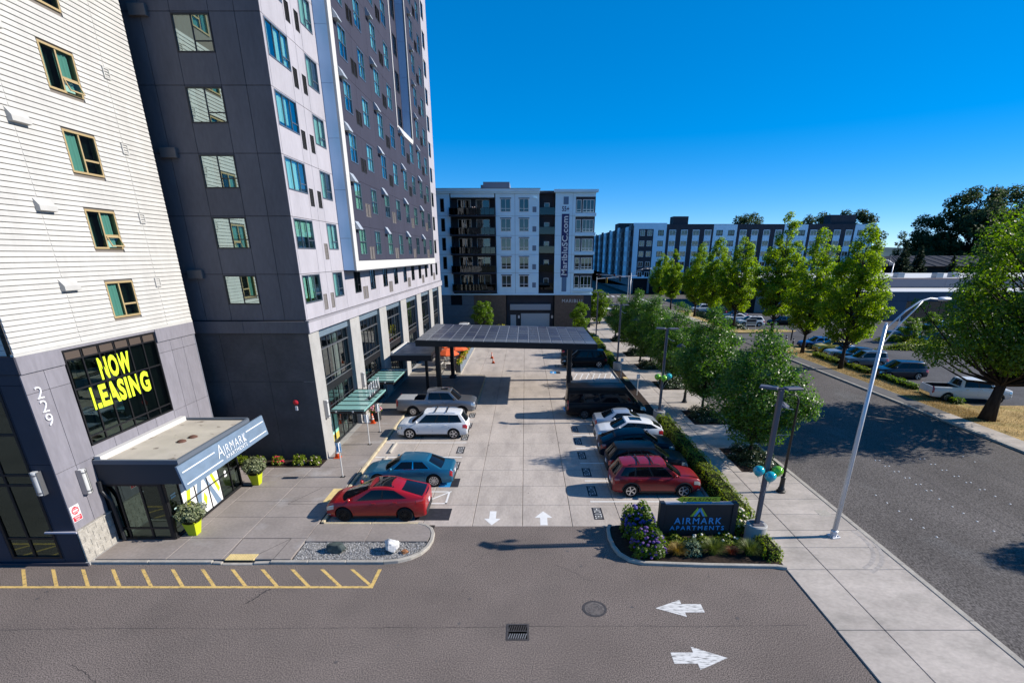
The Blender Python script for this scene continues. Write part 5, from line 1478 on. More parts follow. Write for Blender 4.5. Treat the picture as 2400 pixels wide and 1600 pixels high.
class CarGeo:
    def __init__(s, P):
        s.P = P; s.L = P['L']; s.hl = P['L']/2; s.W = P['W']/2; s.zs = P['gc']
        s.kf, s.kr = P.get('kf', 0.20), P.get('kr', 0.13)
    def w(s, x):
        t = abs(x)/s.hl
        k = s.kf if x > 0 else s.kr
        e = max(0, (t-0.965)/0.035)
        return s.W*(1-k*max(0, (t-0.55)/0.45)**2.4)*(1-0.06*e*e)
    def zt(s, x): return prof(s.P['top'], x)
    def zl(s, x):
        z = s.zs + 0.10*max(0, (abs(x)/s.hl-0.8)/0.2)**2
        for xw in (s.P['xf'], s.P['xr']):
            Ra = s.P['r']+s.P.get('ag', 0.06)
            d = abs(x-xw)
            if d < Ra: z = max(z, s.P['r']+math.sqrt(max(0, Ra*Ra-d*d)))
        return z
    def S(s, x, q, off=0.0, side=1):
        zs = s.zs; zt = s.zt(x)
        z = zs + q*(zt-zs)
        return (x, side*(s.w(x)*prof(FWQ, q)+off), z)
    def body(s):
        P = s.P
        xs = set(np.linspace(-s.hl, s.hl, 49).round(4))
        xs |= {round(s.hl-d, 4) for d in (0.02, 0.05, 0.1)} | {round(-s.hl+d, 4) for d in (0.02, 0.05, 0.1)}
        for xw in (P['xf'], P['xr']):
            Ra = P['r']+P.get('ag', 0.06)
            for a in range(0, 181, 15):
                xs.add(round(xw+Ra*math.cos(R(a)), 4))
            xs.add(round(xw+Ra+0.002, 4)); xs.add(round(xw-Ra-0.002, 4))
        xs = sorted(x for x in xs if -s.hl <= x <= s.hl)
        b = MB(); rings = []
        bed = P.get('bed')
        for x in xs:
            zl, zt, w = s.zl(x), s.zt(x), s.w(x)
            H = [(0, zl)]
            H.append((w*0.80, zl))
            for j, q in enumerate(QROW):
                z = s.zs+q*(zt-s.zs)
                f = prof(FWQ, q)
                if z < zl:
                    z = zl+0.0006*j; f = prof(FWQ, min(1, (z-s.zs)/max(0.05, zt-s.zs)))
                H.append((w*f, z))
            cr = P.get('crown', 0.035)*(1 if not bed or x > bed[1] else 0.2)
            for yf in (0.80, 0.45):
                H.append((w*yf, zt+cr*(1-yf*yf)))
            H.append((0, zt+cr))
            full = H + [(-y, z) for y, z in H[-2:0:-1]]
            rings.append([len(b.v)+i for i in range(len(full))])
            b.v += [(x, y, z) for y, z in full]
        n = len(rings[0]); nh = len(QROW)+2
        for k in range(len(rings)-1):
            A_, B_ = rings[k], rings[k+1]
            inb = bed and xs[k] >= bed[0]-1e-6 and xs[k+1] <= bed[1]+1e-6
            for j in range(n):
                if inb and nh <= j <= nh+3: continue
                jj = (j+1) % n
                b.f.append((A_[j], A_[jj], B_[jj], B_[j]))
        b.f.append(tuple(rings[0])[::-1] if False else tuple(rings[0])); b.f.append(tuple(rings[-1][::-1]))
        return b
    # greenhouse
    def G(s, si, v):
        g = s.P['gh']
        vv = v
        x = lerp(lerp(g['xA'], g['xB'], vv), lerp(g['xD'], g['xC'], vv), si)
        zb = s.zt(lerp(g['xA'], g['xD'], si))-0.015
        arch = g.get('arch', 0.03)
        zr = lerp(g['zr'], g.get('zr2', g['zr']), si) + arch*(4*si*(1-si)) - 0.05
        z = lerp(zb, zr, v)
        wb = s.w(lerp(g['xA'], g['xD'], si))*g.get('wb', 0.895)
        wr = s.W*g.get('wr', 0.70)*(1-0.10*max(0, (si-0.7)/0.3)**2)
        y = lerp(wb, wr, v**1.15)
        if v > 0.9: 
            e = (v-0.9)/0.1
            y -= 0.05*e*e; z += 0.02*e
        return x, y, z
    def cabin(s):
        b = MB(); g = s.P['gh']
        vs = [0, 0.25, 0.5, 0.75, 0.9, 0.96, 1.0]
        for sd in (1, -1):
            def f(a, c):
                x, y, z = s.G(a, vs[int(round(c*6))]); return (x, sd*y, z)
            b.grid(f, 14, 6, flip=(sd > 0))
        def fr(a, c): return s.front(a*2-1, vs[int(round(c*6))])
        def rr_(a, c): return s.rear(a*2-1, vs[int(round(c*6))])
        b.grid(fr, 10, 6, flip=True); b.grid(rr_, 10, 6)
        def roof(a, c):
            x, y, z = s.G(c, 1.0); t = a*2-1
            return (x + s.bul(0, 1)*(1-t*t)*(1-c) - s.bul(1, 1)*(1-t*t)*c, t*y, z+0.045*(1-t*t))
        b.grid(roof, 10, 14)
        return b
    def bul(s, rear, v): return lerp(s.P['gh'].get('bulr' if rear else 'bulf', 0.12 if rear else 0.2), 0.05, v)
    def front(s, t, v):
        x, y, z = s.G(0, v); return (x + s.bul(0, v)*(1-t*t), t*y, z+0.045*v*(1-t*t))
    def rear(s, t, v):
        x, y, z = s.G(1, v); return (x - s.bul(1, v)*(1-t*t), t*y, z+0.045*v*(1-t*t))
    def side_pane(s, s0, s1, v0, v1, off, sd, n=6):
        b = MB()
        def f(a, c):
            x, y, z = s.G(lerp(s0, s1, a), lerp(v0, v1, c)); return (x, sd*(y+off), z+off*0.3)
        b.grid(f, n, 5, flip=(sd > 0)); return b
    def shield(s, fn, t0, v0, v1, dx, dz=0.003):
        b = MB()
        def f(a, c):
            x, y, z = fn(lerp(-t0, t0, a), lerp(v0, v1, c)); return (x+dx, y, z+dz)
        b.grid(f, 10, 6, flip=dx > 0); return b
    def patch(s, x0, x1, q0, q1, off, sd, n=5, taper=0.0):
        b = MB()
        def f(a, c):
            qa = lerp(q0, q1, c); 
            if taper: qa = lerp((q0+q1)/2, qa, 1-taper*a)
            return s.S(lerp(x0, x1, a), qa, off, sd)
        b.grid(f, n, 3, flip=(sd < 0)); 
        return b

def wheel_mesh(r, wd, style, n):
    key = ('wheel', r, wd, style, n)
    if key in MCACHE: return MCACHE[key]
    ri = r*0.70 if style != 'truck' else r*0.58
    h = wd/2
    ty = MB().lathe([(ri, -h), (r*0.93, -h), (r, -h*0.72), (r, h*0.72), (r*0.93, h), (ri+0.01, h*0.97), (ri, h*0.7)], 26, axis='y', cap=False).lathe([(ri, -h*0.9), (0.001, -h*0.9)], 26, axis='y', cap=False)
    rm = MB()
    rm.lathe([(ri-0.002, h*0.98), (ri-0.025, h*0.99), (ri-0.03, h*0.5)], 26, axis='y', cap=False)
    rm.lathe([(r*0.16, h*0.55), (r*0.15, h*0.86), (0.001, h*0.9)], 12, axis='y', cap=False)
    for i in range(n):
        a = 2*math.pi*i/n
        ca, sa = math.cos(a), math.sin(a)
        w0, w1 = (0.05, 0.028) if n > 6 else (0.075, 0.045)
        r0, r1 = r*0.1, ri-0.015
        base = len(rm.v)
        for rad, ww in ((r0, w1), (r1, w0)):
            for sg, yy in ((-1, h*0.45), (1, h*0.45), (1, h*0.86), (-1, h*0.86)):
                rm.v.append((rad*ca - sg*ww/2*sa, yy - (0.01 if rad == r0 else 0), rad*sa + sg*ww/2*ca))
        q = base
        rm.f += [(q+3, q+2, q+6, q+7), (q+2, q+1, q+5, q+6), (q, q+3, q+7, q+4)]
    bk = MB().lathe([(ri-0.02, h*0.25), (0.001, h*0.25)], 20, axis='y', cap=False)
    res = (ty.mesh('wheel', TYRE, angle=35), rm.mesh('rim', ALLOY, angle=35), bk.mesh('brake_shade', CTRIM))
    MCACHE[key] = res
    return res

CARS = {}
def make_car(key, P):
    """all meshes of one car type in its own space"""
    if key in CARS: return CARS[key]
    c = CarGeo(P); out = []
    hl = c.hl
    def add(name, b, m, parent=None, smooth=True, angle=38):
        out.append((name, b.mesh(name, None, angle=angle if smooth else None, smooth=False), m, parent, None, 0))
    add('body', c.body(), 'paint')
    add('cabin', c.cabin(), P.get('cabin_mat', 'paint'))
    g = P['gh']
    add('windshield', c.shield(c.front, 0.90, g.get('wv0', 0.03), 0.93, 0.012), CGLASS)
    if not P.get('no_rear'): add('rear_window', c.shield(c.rear, 0.84, g.get('rv0', 0.12), 0.88, -0.012), CGLASS)
    for sd in (1, -1):
        v0, v1 = g.get('v0', 0.10), g.get('v1', 0.86)
        a0, a1 = P['panes'][0][0], P['panes'][-1][1]
        add('window_trim', c.side_pane(a0-0.012, a1+0.012, v0-0.035, v1+0.03, 0.004, sd, 12), P.get('wtrim', CTRIM))
        for (p0, p1) in P['panes']:
            add('side_window', c.side_pane(p0, p1, v0, v1, 0.009, sd), CGLASS)
        # door seams
        for xd in P.get('doors', []):
            add('door_seam', c.patch(xd-0.007, xd+0.007, 0.06, 0.99, 0.003, sd, 1), CTRIM, smooth=False)
        for xh in P.get('handles', []):
            x, y, z = c.S(xh, 0.84, 0, sd)
            add('door_handle', MB().cbox(x-0.1, x+0.1, min(y-0.01*sd, y+0.035*sd), max(y-0.01*sd, y+0.035*sd), z-0.018, z+0.018, 0.008), P.get('hmat', 'paint'), smooth=False)
        q0, q1 = P.get('hq', (0.62, 0.84))
        add('headlight', c.patch(hl-P.get('hlen', 0.42), hl-0.012, q0, q1, 0.006, sd, 6, -0.35), HEADL)
        tq0, tq1 = P.get('tq', (0.62, 0.86))
        add('taillight', c.patch(-hl+P.get('tlen', 0.32), -hl+0.012, tq0, tq1, 0.006, sd, 6, -0.4), TAILR)
        xm = g['xA'] - 0.28
        y = c.w(xm)*0.90; zm = c.zt(xm)+0.12
        add('mirror', MB().ball((xm, sd*(y+0.13), zm), 0.12, 10, 6, (0.75, 1.0, 0.8)).box(xm-0.03, xm+0.03, min(sd*(y-0.03), sd*(y+0.1)), max(sd*(y-0.03), sd*(y+0.1)), zm-0.09, zm-0.05), P.get('mmat', 'paint'))
        # sill and arch cladding
        r = P['r']; ag = P.get('ag', 0.06)
        x0, x1 = P['xr']+r+ag+0.01, P['xf']-r-ag-0.01
        add('sill_trim', c.patch(x0, x1, -0.02, 0.13, 0.008, sd, 8), P.get('clad', 'paint'))
        if P.get('arch_clad'):
            for xw in (P['xf'], P['xr']):
                b = MB()
                def fa(a, t):
                    ang = math.pi*(0.02+0.96*a); rad = r+ag-0.004+t*P['arch_clad']
                    x = xw+rad*math.cos(ang); z = r+rad*math.sin(ang)
                    q = (z-c.zs)/(c.zt(x)-c.zs)
                    return (x, sd*(c.w(x)*prof(FWQ, max(0, min(1, q)))+0.012), z)
                b.grid(fa, 16, 2, flip=(sd > 0)); add('wheel_arch_trim', b, CPLAST)
    # bonnet shut line, wipers, fog lamps, badge
    xa = g['xA']
    bl = MB()
    def fh(a, t): 
        x = lerp(xa+0.12, hl-0.12, a); return (x, 0, c.zt(x))
    for sd in (1, -1):
        b = MB(); prev = None
        for i in range(10):
            x = lerp(xa-0.05, hl-0.16, i/9); y = c.w(x)*(0.80-0.06*i/9); z = c.zt(x)+P.get('crown', 0.035)*(1-0.64)+0.003
            cur = ((x, sd*(y-0.006), z), (x, sd*(y+0.006), z))
            if prev: b.quad(prev[0], cur[0], cur[1], prev[1])
            prev = cur
        add('bonnet_seam', b, CTRIM, smooth=False)
        x0w = xa+0.02
        add('wiper', MB().tube([(x0w, sd*0.05+0.25, c.zt(xa)+0.045), (c.front(sd*0.45, 0.22)[0]+0.02, sd*0.3+0.05, c.front(0.3, 0.22)[2]+0.02)], 0.009, 4), CTRIM, smooth=False)
        add('fog_lamp', c.patch(hl-0.22, hl-0.03, 0.18, 0.28, 0.006, sd, 3), HEADL)
        add('fuel_seam' if sd < 0 else 'side_crease', c.patch(P['xr']+0.55, P['xf']-0.5, 0.505, 0.52, 0.003, sd, 8), CTRIM if P.get('arch_clad') else 'paint', smooth=False)
    add('badge', MB().cbox(hl+0.018, hl+0.032, -0.07, 0.07, lerp(c.zl(hl), c.zt(hl), 0.62), lerp(c.zl(hl), c.zt(hl), 0.62)+0.07, 0.008), CHROME, smooth=False)
    wf = c.w(hl)*0.92
    zt, zl = c.zt(hl), c.zl(hl)
    gz = P.get('grille', (0.35, 0.85))
    add('grille', MB().cbox(-0.02, 0.02, -wf*P.get('gw', 0.62), wf*P.get('gw', 0.62), lerp(zl, zt, gz[0]), lerp(zl, zt, gz[1]), 0.012).xform(lambda x, y, z: (x+hl, y, z)), P.get('gmat', CTRIM), smooth=False)
    add('front_bumper', MB().cbox(hl-0.05, hl+0.028, -wf*0.9, wf*0.9, zl-0.02, lerp(zl, zt, 0.22), 0.02), P.get('clad', CPLAST) if P.get('clad') else CPLAST, smooth=False)
    wr = c.w(-hl)*0.92; zt, zl = c.zt(-hl), c.zl(-hl)
    add('rear_bumper', MB().cbox(-hl-0.03, -hl+0.05, -wr*0.92, wr*0.92, zl-0.03, lerp(zl, zt, P.get('rb', 0.28)), 0.02), P.get('rbmat', CPLAST), smooth=False)
    add('number_plate', MB().box(-hl-0.034, -hl+0.002, -0.16, 0.16, lerp(zl, zt, 0.45), lerp(zl, zt, 0.45)+0.16), PLATE, smooth=False)
    add('tail_garnish', MB().box(-hl-0.008, -hl+0.002, -wr*0.9, wr*0.9, lerp(zl, zt, P.get('tg', 0.78)), lerp(zl, zt, P.get('tg', 0.78)+0.05)), P.get('tgmat', TAILR), smooth=False)
    add('underbody', MB().box(-hl+0.25, hl-0.25, -c.W*0.62, c.W*0.62, c.zs*0.8, c.zs+0.32), CTRIM, smooth=False)
    for ex in P.get('extra', []): out.append(ex(c))
    CARS[key] = (out, c, P)
    return CARS[key]
def place_car(key, P, name, label, cat, x, y, heading, pm, group, rim=None, z=0.0):
    out, c, P = make_car(key, P)
    t = thing(name, label, cat, (x, y, z), heading, group)
    objs = {}
    for (nm, me, m, par, loc, rz) in out:
        mm = pm if m == 'paint' else m
        objs[nm] = link(nm, me, objs.get(par, t) if par else t, loc, rz or None, mm)
    ty, rm, bk = wheel_mesh(P['r'], P.get('tw', 0.23), P.get('ws', 'car'), P.get('spokes', 5))
    for xw in (P['xf'], P['xr']):
        for sd in (1, -1):
            yw = c.w(xw)*0.985 - P.get('tw', 0.23)/2
            w = link('wheel', ty, t, (xw, sd*yw, P['r']), 0 if sd > 0 else math.pi)
            link('rim', rm, w, None, None, rim or ALLOY); link('brake_disc', bk, w)
    return t
def roof_rail(c, sd):
    b = MB()
    if True:
        pts = []
        for i in range(9):
            x, y, z = c.G(0.12+0.76*i/8, 1.0); pts.append((x, sd*(y-0.0), z+(0.05 if 0 < i < 8 else 0.0)))
        b.tube(pts, 0.018, 6)
    return ('roof_rail', b.mesh('roof_rail', None), c.P.get('rail_mat', CTRIM), None, None, 0)
roof_rails = (lambda c: roof_rail(c, 1))
roof_rails2 = (lambda c: roof_rail(c, -1))
def cross_bar(c, s_):
    b = MB()
    if True:
        x, y, z = c.G(s_, 1.0); b.cbox(x-0.035, x+0.035, -y, y, z+0.075, z+0.10, 0.008)
    return ('roof_bar', b.mesh('roof_bar', None), CTRIM, None, None, 0)
cross_bars = (lambda c: cross_bar(c, 0.3))
cross_bars2 = (lambda c: cross_bar(c, 0.62))
def sunroof(s0, s1, wf=0.62):
    def f(c):
        b = MB()
        def fn(a, q):
            x, y, z = c.G(lerp(s0, s1, q), 1.0); t = (a*2-1)*wf; return (x, t*y, z+0.045*(1-t*t)+0.004)
        b.grid(fn, 6, 8)
        return ('sunroof', b.mesh('sunroof', None, smooth=True), CGLASS, None, None, 0)
    return f
def SUV(L=4.55, W=1.85, H=1.69, **kw):
    hl = L/2; H += 0.05
    P = dict(L=L, W=W, gc=0.25, r=0.37, xf=hl-0.92, xr=-hl+0.95,
             top=[(-hl, 0.98), (-hl+0.10, 1.12), (-hl+0.4, 1.15), (0.1, 1.12), (hl-1.2, 1.10), (hl-0.7, 1.06), (hl-0.22, 0.98), (hl-0.05, 0.86), (hl, 0.76)],
             gh=dict(xA=hl-1.15, xB=hl-1.95, xC=-hl+0.50, xD=-hl+0.10, zr=H-0.0, zr2=H-0.04, wr=0.745),
             panes=[(0.10, 0.40), (0.43, 0.68), (0.71, 0.92)], doors=[hl-1.45, -0.05, -hl+1.25], handles=[0.12, -0.95], clad=CPLAST)
    P['gh'].update(kw.pop('gh', {})); P.update(kw)
    return P
def SEDAN(L=4.95, W=1.88, H=1.47, **kw):
    hl = L/2
    P = dict(L=L, W=W, gc=0.19, r=0.345, xf=hl-0.92, xr=-hl+1.02,
             top=[(-hl, 0.84), (-hl+0.08, 0.97), (-hl+0.75, 1.01), (0.2, 0.97), (hl-1.45, 0.93), (hl-0.7, 0.87), (hl-0.2, 0.76), (hl-0.05, 0.66), (hl, 0.58)],
             gh=dict(xA=hl-1.38, xB=hl-2.15, xC=-hl+1.42, xD=-hl+0.62, zr=H, zr2=H-0.03, wr=0.68, rv0=0.02),
             panes=[(0.10, 0.47), (0.50, 0.80)], doors=[hl-1.6, 0.0, -hl+1.5], handles=[0.2, -0.85], tq=(0.6, 0.9), tlen=0.16)
    P['gh'].update(kw.pop('gh', {})); P.update(kw)
    return P
def VAN(L=6.0, W=2.05, H=2.5, **kw):
    hl = L/2
    P = dict(L=L, W=W, gc=0.26, r=0.36, xf=hl-0.98, xr=-hl+1.35, kr=0.03, kf=0.16,
             top=[(-hl, 1.22), (hl-1.35, 1.22), (hl-0.75, 1.14), (hl-0.25, 0.98), (hl-0.05, 0.82), (hl, 0.7)],
             gh=dict(xA=hl-0.72, xB=hl-1.72, xC=-hl+0.06, xD=-hl+0.02, zr=H-0.05, zr2=H-0.05, wr=0.83, wb=0.885, v0=0.06, v1=0.62, arch=0.02, rv0=0.1),
             panes=[(0.06, 0.20), (0.24, 0.50), (0.52, 0.74), (0.76, 0.97)], doors=[hl-1.35, 0.7, -1.2], handles=[0.85], hq=(0.6, 0.92), hlen=0.5, tq=(0.55, 1.15), tlen=0.10, hmat=CTRIM, mmat=CTRIM, rbmat=CPLAST)
    P.update(kw); return P
def PICKUP(L=6.05, W=2.03, H=1.95, **kw):
    hl = L/2
    bx = kw.pop('bx', -0.85)
    def liner(c):
        b = MB(); x0, x1 = -hl+0.07, bx-0.02; w = c.W*0.80; zb = 0.86; z1 = c.zt(-1.5)-0.01
        b.quad((x0, -w, zb), (x1, -w, zb), (x1, w, zb), (x0, w, zb)); b.quad((x0, -w, zb), (x0, w, zb), (x0, w, z1), (x0, -w, z1)); b.quad((x1, w, zb), (x1, -w, zb), (x1, -w, z1), (x1, w, z1))
        b.quad((x0, w, zb), (x1, w, zb), (x1, w, z1), (x0, w, z1)); b.quad((x1, -w, zb), (x0, -w, zb), (x0, -w, z1), (x1, -w, z1))
        return ('bed_liner', b.mesh('bed_liner', None), CPLAST, None, None, 0)
    P = dict(L=L, W=W, gc=0.42, r=0.41, ag=0.08, xf=hl-1.02, xr=-hl+1.28, kr=0.03, kf=0.10, tw=0.28, ws='truck', spokes=8, bed=(-hl+0.05, bx),
             top=[(-hl, 1.30), (bx, 1.30), (bx+0.1, 1.30), (hl-1.5, 1.30), (hl-1.2, 1.28), (hl-0.35, 1.22), (hl-0.06, 1.12), (hl, 1.02)],
             gh=dict(xA=hl-1.32, xB=hl-1.95, xC=bx+0.22, xD=bx+0.06, zr=H-0.02, zr2=H-0.02, wr=0.74, rv0=0.15, bulr=0.04),
             panes=[(0.10, 0.46), (0.50, 0.90)], doors=[hl-1.45, 0.42, bx+0.12, bx-0.01], handles=[0.6, -0.45], hq=(0.55, 0.86), hlen=0.3, tq=(0.5, 0.98), tlen=0.16,
             grille=(0.25, 0.92), gw=0.62, gmat=CHROME, rbmat=CHROME, mmat=CTRIM, hmat=CHROME, tg=0.2, tgmat=CHROME, extra=[liner])
    P['extra'] += kw.pop('extra', [])
    P['gh'].update(kw.pop('gh', {})); P.update(kw); return P
PI = math.pi
G1 = 'vehicles parked in the hotel lot'
# left row
hl = 4.72/2
TES = SUV(4.72, 1.98, 1.66, gc=0.19, r=0.365, xf=hl-0.87, xr=-hl+0.96,
          top=[(-hl, 1.06), (-hl+0.06, 1.18), (-hl+0.35, 1.19), (-0.6, 1.13), (0.5, 1.06), (hl-0.95, 1.01), (hl-0.45, 0.93), (hl-0.12, 0.80), (hl, 0.68)],
          gh=dict(xA=hl-0.92, xB=hl-2.15, xC=-hl+1.30, xD=-hl+0.10, zr=1.63, zr2=1.56, arch=0.08, wr=0.73, rv0=0.02, bulf=0.28, v0=0.10, v1=0.84),
          panes=[(0.16, 0.47), (0.50, 0.80)], doors=[hl-1.35, -0.1, -hl+1.3], handles=[0.05, -0.95], clad=CTRIM, tq=(0.72, 0.9), tlen=0.42, hq=(0.62, 0.86), grille=(0.12, 0.3), spokes=10, extra=[sunroof(0.02, 0.95, 0.86)])
place_car('fastback', TES, 'parked_car', 'red electric fastback crossover with dark glass roof, nearest car in the left row', 'car', -7.05, 21.82, PI, paint('red_multicoat', (0.30, 0.002, 0.006), 0.1), G1, rim=ALLOYD)
place_car('sedan', SEDAN(4.95, 1.9, 1.49, spokes=10, wtrim=CHROME, r=0.365), 'parked_car', 'teal blue sedan with chrome window trim in the left row', 'car', -6.4, 25.55, PI, paint('teal_blue', (0.012, 0.12, 0.21), 0.4), G1)
WS = SUV(4.85, 1.93, 1.74, extra=[roof_rails, roof_rails2, cross_bars, cross_bars2], spokes=5, r=0.375, rail_mat=ALLOY)
place_car('suv_rails', WS, 'parked_car', 'white family SUV with black roof bars beside the silver pickup', 'car', -6.37, 33.12, PI, paint('white', (0.62, 0.63, 0.64), 0.0), G1)
def tonneau(c):
    return ('bed_cover', MB().cbox(-c.hl+0.08, -c.hl+1.35, -c.W*0.8, c.W*0.8, 1.30, 1.33, 0.01).mesh('bed_cover', None), mat('cover_silver', (0.38, 0.385, 0.39), 0.45, 0.2), None, None, 0)
place_car('pickup_silver', PICKUP(6.1, 2.03, 1.97, extra=[tonneau, sunroof(0.12, 0.42, 0.45)]), 'pickup_truck', 'silver crew cab pickup with sunroof backed up to the hotel entrance', 'truck', -6.95, 38.25, 0, paint('silver', (0.19, 0.20, 0.22), 0.65, 0.3), G1)
# right row
hl = 2.3
RAV = SUV(4.6, 1.86, 1.70, arch_clad=0.07, extra=[roof_rails, roof_rails2, cross_bars, cross_bars2], spokes=5)
place_car('rav', RAV, 'parked_car', 'red compact SUV with black arches and roof bars, nearest in the right row', 'car', 6.83, 24.28, 0, paint('ruby_red', (0.20, 0.002, 0.006), 0.1), G1)
place_car('suv_b', SUV(4.55, 1.84, 1.66), 'parked_car', 'black SUV parked right behind the red compact SUV', 'car', 6.95, 26.78, 0, paint('black', (0.006, 0.007, 0.009), 0.0, 0.35), G1)
place_car('suv_c', SUV(4.6, 1.84, 1.62, gh=dict(xC=-2.3+0.95, xD=-2.3+0.15, arch=0.06, zr2=1.52)), 'parked_car', 'dark blue-black crossover with curved roof between the black SUV and white hatch', 'car', 6.9, 29.3, 0, paint('blue_black', (0.006, 0.010, 0.018), 0.0, 0.35), G1)
place_car('suv_d', SUV(4.4, 1.82, 1.55, r=0.365, gh=dict(xC=-2.2+0.75, xD=-2.2+0.12, zr2=1.45, arch=0.05), extra=[sunroof(0.15, 0.62, 0.6)]), 'parked_car', 'white sporty crossover with panoramic roof parked nose out in the right row', 'car', 6.9, 31.85, PI, MATS['paint_white'], G1)
place_car('coupe', SEDAN(4.55, 1.8, 1.44), 'parked_car', 'silver four-door sedan between the white crossover and the black van', 'car', 7.2, 34.4, 0, paint('ice_silver', (0.40, 0.44, 0.49), 0.5, 0.3), G1)
place_car('van', VAN(6.1, 2.06, 2.5), 'parked_van', 'black high-roof passenger van in the right row', 'van', 6.25, 37.65, 0, paint('van_black', (0.005, 0.005, 0.006), 0.0, 0.55), G1, rim=mat('steel_wheel', (0.12, 0.12, 0.125), 0.5, 0.5))
place_car('suv_e', SUV(5.1, 2.0, 1.88, gc=0.3, r=0.39), 'parked_car', 'large black SUV parked beyond the canopy posts', 'car', 6.6, 56.1, PI, MATS['paint_black'], G1)
place_car('suv_b', None, 'parked_car', 'dark SUV glimpsed under the far end of the canopy', 'car', 6.7, 61.2, 0, MATS['paint_blue_black'], G1)
# retail lot
G2 = 'vehicles parked in the retail lot'
place_car('pickup_white', PICKUP(6.2, 2.03, 1.97, bx=-1.0, gmat=CTRIM, rbmat=CHROME), 'pickup_truck', 'white crew cab work pickup parked under the big street tree', 'truck', 38.1, 42.2, R(-9), MATS['paint_white'], G2, z=-0.05)
place_car('suv_f', SUV(4.75, 1.92, 1.72), 'parked_car', 'dark navy SUV nearest the white pickup in the kerbside row', 'car', 38.35, 50.7, PI-R(4), paint('navy', (0.008, 0.016, 0.032), 0.3, 0.3), G2, z=-0.05)
place_car('suv_g', SUV(4.5, 1.8, 1.72, gh=dict(xC=-2.25+0.3, xD=-2.25+0.1), cabin_mat='paint', extra=[roof_rails, roof_rails2]), 'parked_car', 'grey-blue older boxy SUV with pale rear pillars behind the white street light', 'car', 38.3, 56.3, PI-R(3), paint('slate_blue', (0.09, 0.12, 0.15), 0.4), G2, z=-0.05)
for i, (nm, lab, k, y, pm) in enumerate((
        ('parked_car', 'dark blue hatchback just behind the older boxy SUV', 'suv_c', 59.2, MATS['paint_navy']),
        ('parked_car', 'silver sedan half hidden by the kerbside tree trunk', 'coupe', 62.0, MATS['paint_ice_silver']),
        ('parked_car', 'yellow car peeping out behind the low hedge', 'suv_d', 64.9, paint('yellow', (0.50, 0.38, 0.02), 0.1)),
        ('parked_car', 'bright blue sedan at the far end of the kerbside row', 'sedan', 68.6, paint('blue', (0.015, 0.10, 0.30), 0.3)))):
    place_car(k, None, nm, lab, 'car', 39.4 + 0.15*i, y, PI-R(3), pm, G2, z=-0.05)
for (lab, k, x, y, h, pm) in (
        ('white compact SUV beside the white leasing notice', 'rav', 39.8, 90.6, PI, MATS['paint_white']),
        ('white car behind the compact SUV at the notice board', 'coupe', 40.2, 97.6, PI, MATS['paint_white']),
        ('silver crossover two rows behind the notice board', 'suv_c', 41.0, 100.6, PI, MATS['paint_silver']),
        ('black sedan by the driveway entrance to the retail lot', 'sedan', 46.5, 92.5, PI, MATS['paint_black']),
        ('white van-like SUV under the farthest street tree', 'suv_rails', 39.0, 113.5, PI, MATS['paint_white']),
        ('dark SUV under the farthest street trees', 'suv_b', 39.2, 106.5, PI, MATS['paint_blue_black']),
        ('grey wagon by the planted islands of the retail lot', 'suv_c', 57.6, 77.2, PI, paint('grey', (0.16, 0.16, 0.17), 0.4)),
        ('blue sedan close to the retail block wall', 'sedan', 69.5, 86.3, PI, MATS['paint_blue']),
        ('navy sedan between the planted islands', 'coupe', 59.2, 72.8, PI, MATS['paint_navy']),
        ('pale silver sedan right of the planted islands', 'sedan', 61.0, 68.6, PI, MATS['paint_silver']),
        ('white sedan behind the big street tree crown', 'coupe', 65.5, 72.6, PI, MATS['paint_white']),
        ('blue hatchback far right behind the big tree', 'suv_d', 75.2, 80.6, PI, MATS['paint_blue'])):
    place_car(k, None, 'parked_car', lab, 'car', x, y, h, pm, G2, z=-0.05)
place_car('suv_rails', None, 'parked_car', 'white car parked at the far left end of the lot behind the canopy', 'car', -9.6, 80.5, R(90), MATS['paint_white'], G1)
# ---------------------------------------------------------------- vegetation
BARK = mat('bark', (0.075, 0.058, 0.045), 0.9, spec=0.1, var=0.3, scale=6, stretch=(1, 1, 0.3))
BARKD = mat('bark_dark', (0.035, 0.028, 0.024), 0.9, spec=0.1, var=0.3, scale=6, stretch=(1, 1, 0.3))
LF_STREET = leaf_mat('leaf_street', (0.030, 0.085, 0.010), (0.095, 0.175, 0.020), 0.46, 0.36, 0.5, 2.3)
LF_TULIP = leaf_mat('leaf_tulip', (0.085, 0.145, 0.010), (0.19, 0.26, 0.016), 0.58, 0.45, 0.35, 2.5)
LF_BIG = leaf_mat('leaf_big', (0.045, 0.10, 0.010), (0.13, 0.195, 0.018), 0.50, 0.4, 0.4, 2.3)
LF_HEDGE = leaf_mat('leaf_hedge', (0.07, 0.13, 0.008), (0.24, 0.28, 0.020), 0.35, 0.5, 0.3, 2.0)
LF_DARK = leaf_mat('leaf_dark', (0.010, 0.026, 0.008), (0.040, 0.075, 0.022), 0.2, 0.4, 0.45)
LF_FAR = leaf_mat('leaf_far', (0.026, 0.050, 0.018), (0.068, 0.095, 0.036), 0.35, 0.6, 0.2, 2.0)
LF_CON = leaf_mat('leaf_conifer', (0.018, 0.036, 0.018), (0.045, 0.070, 0.032), 0.1, 0.7, 0.2)
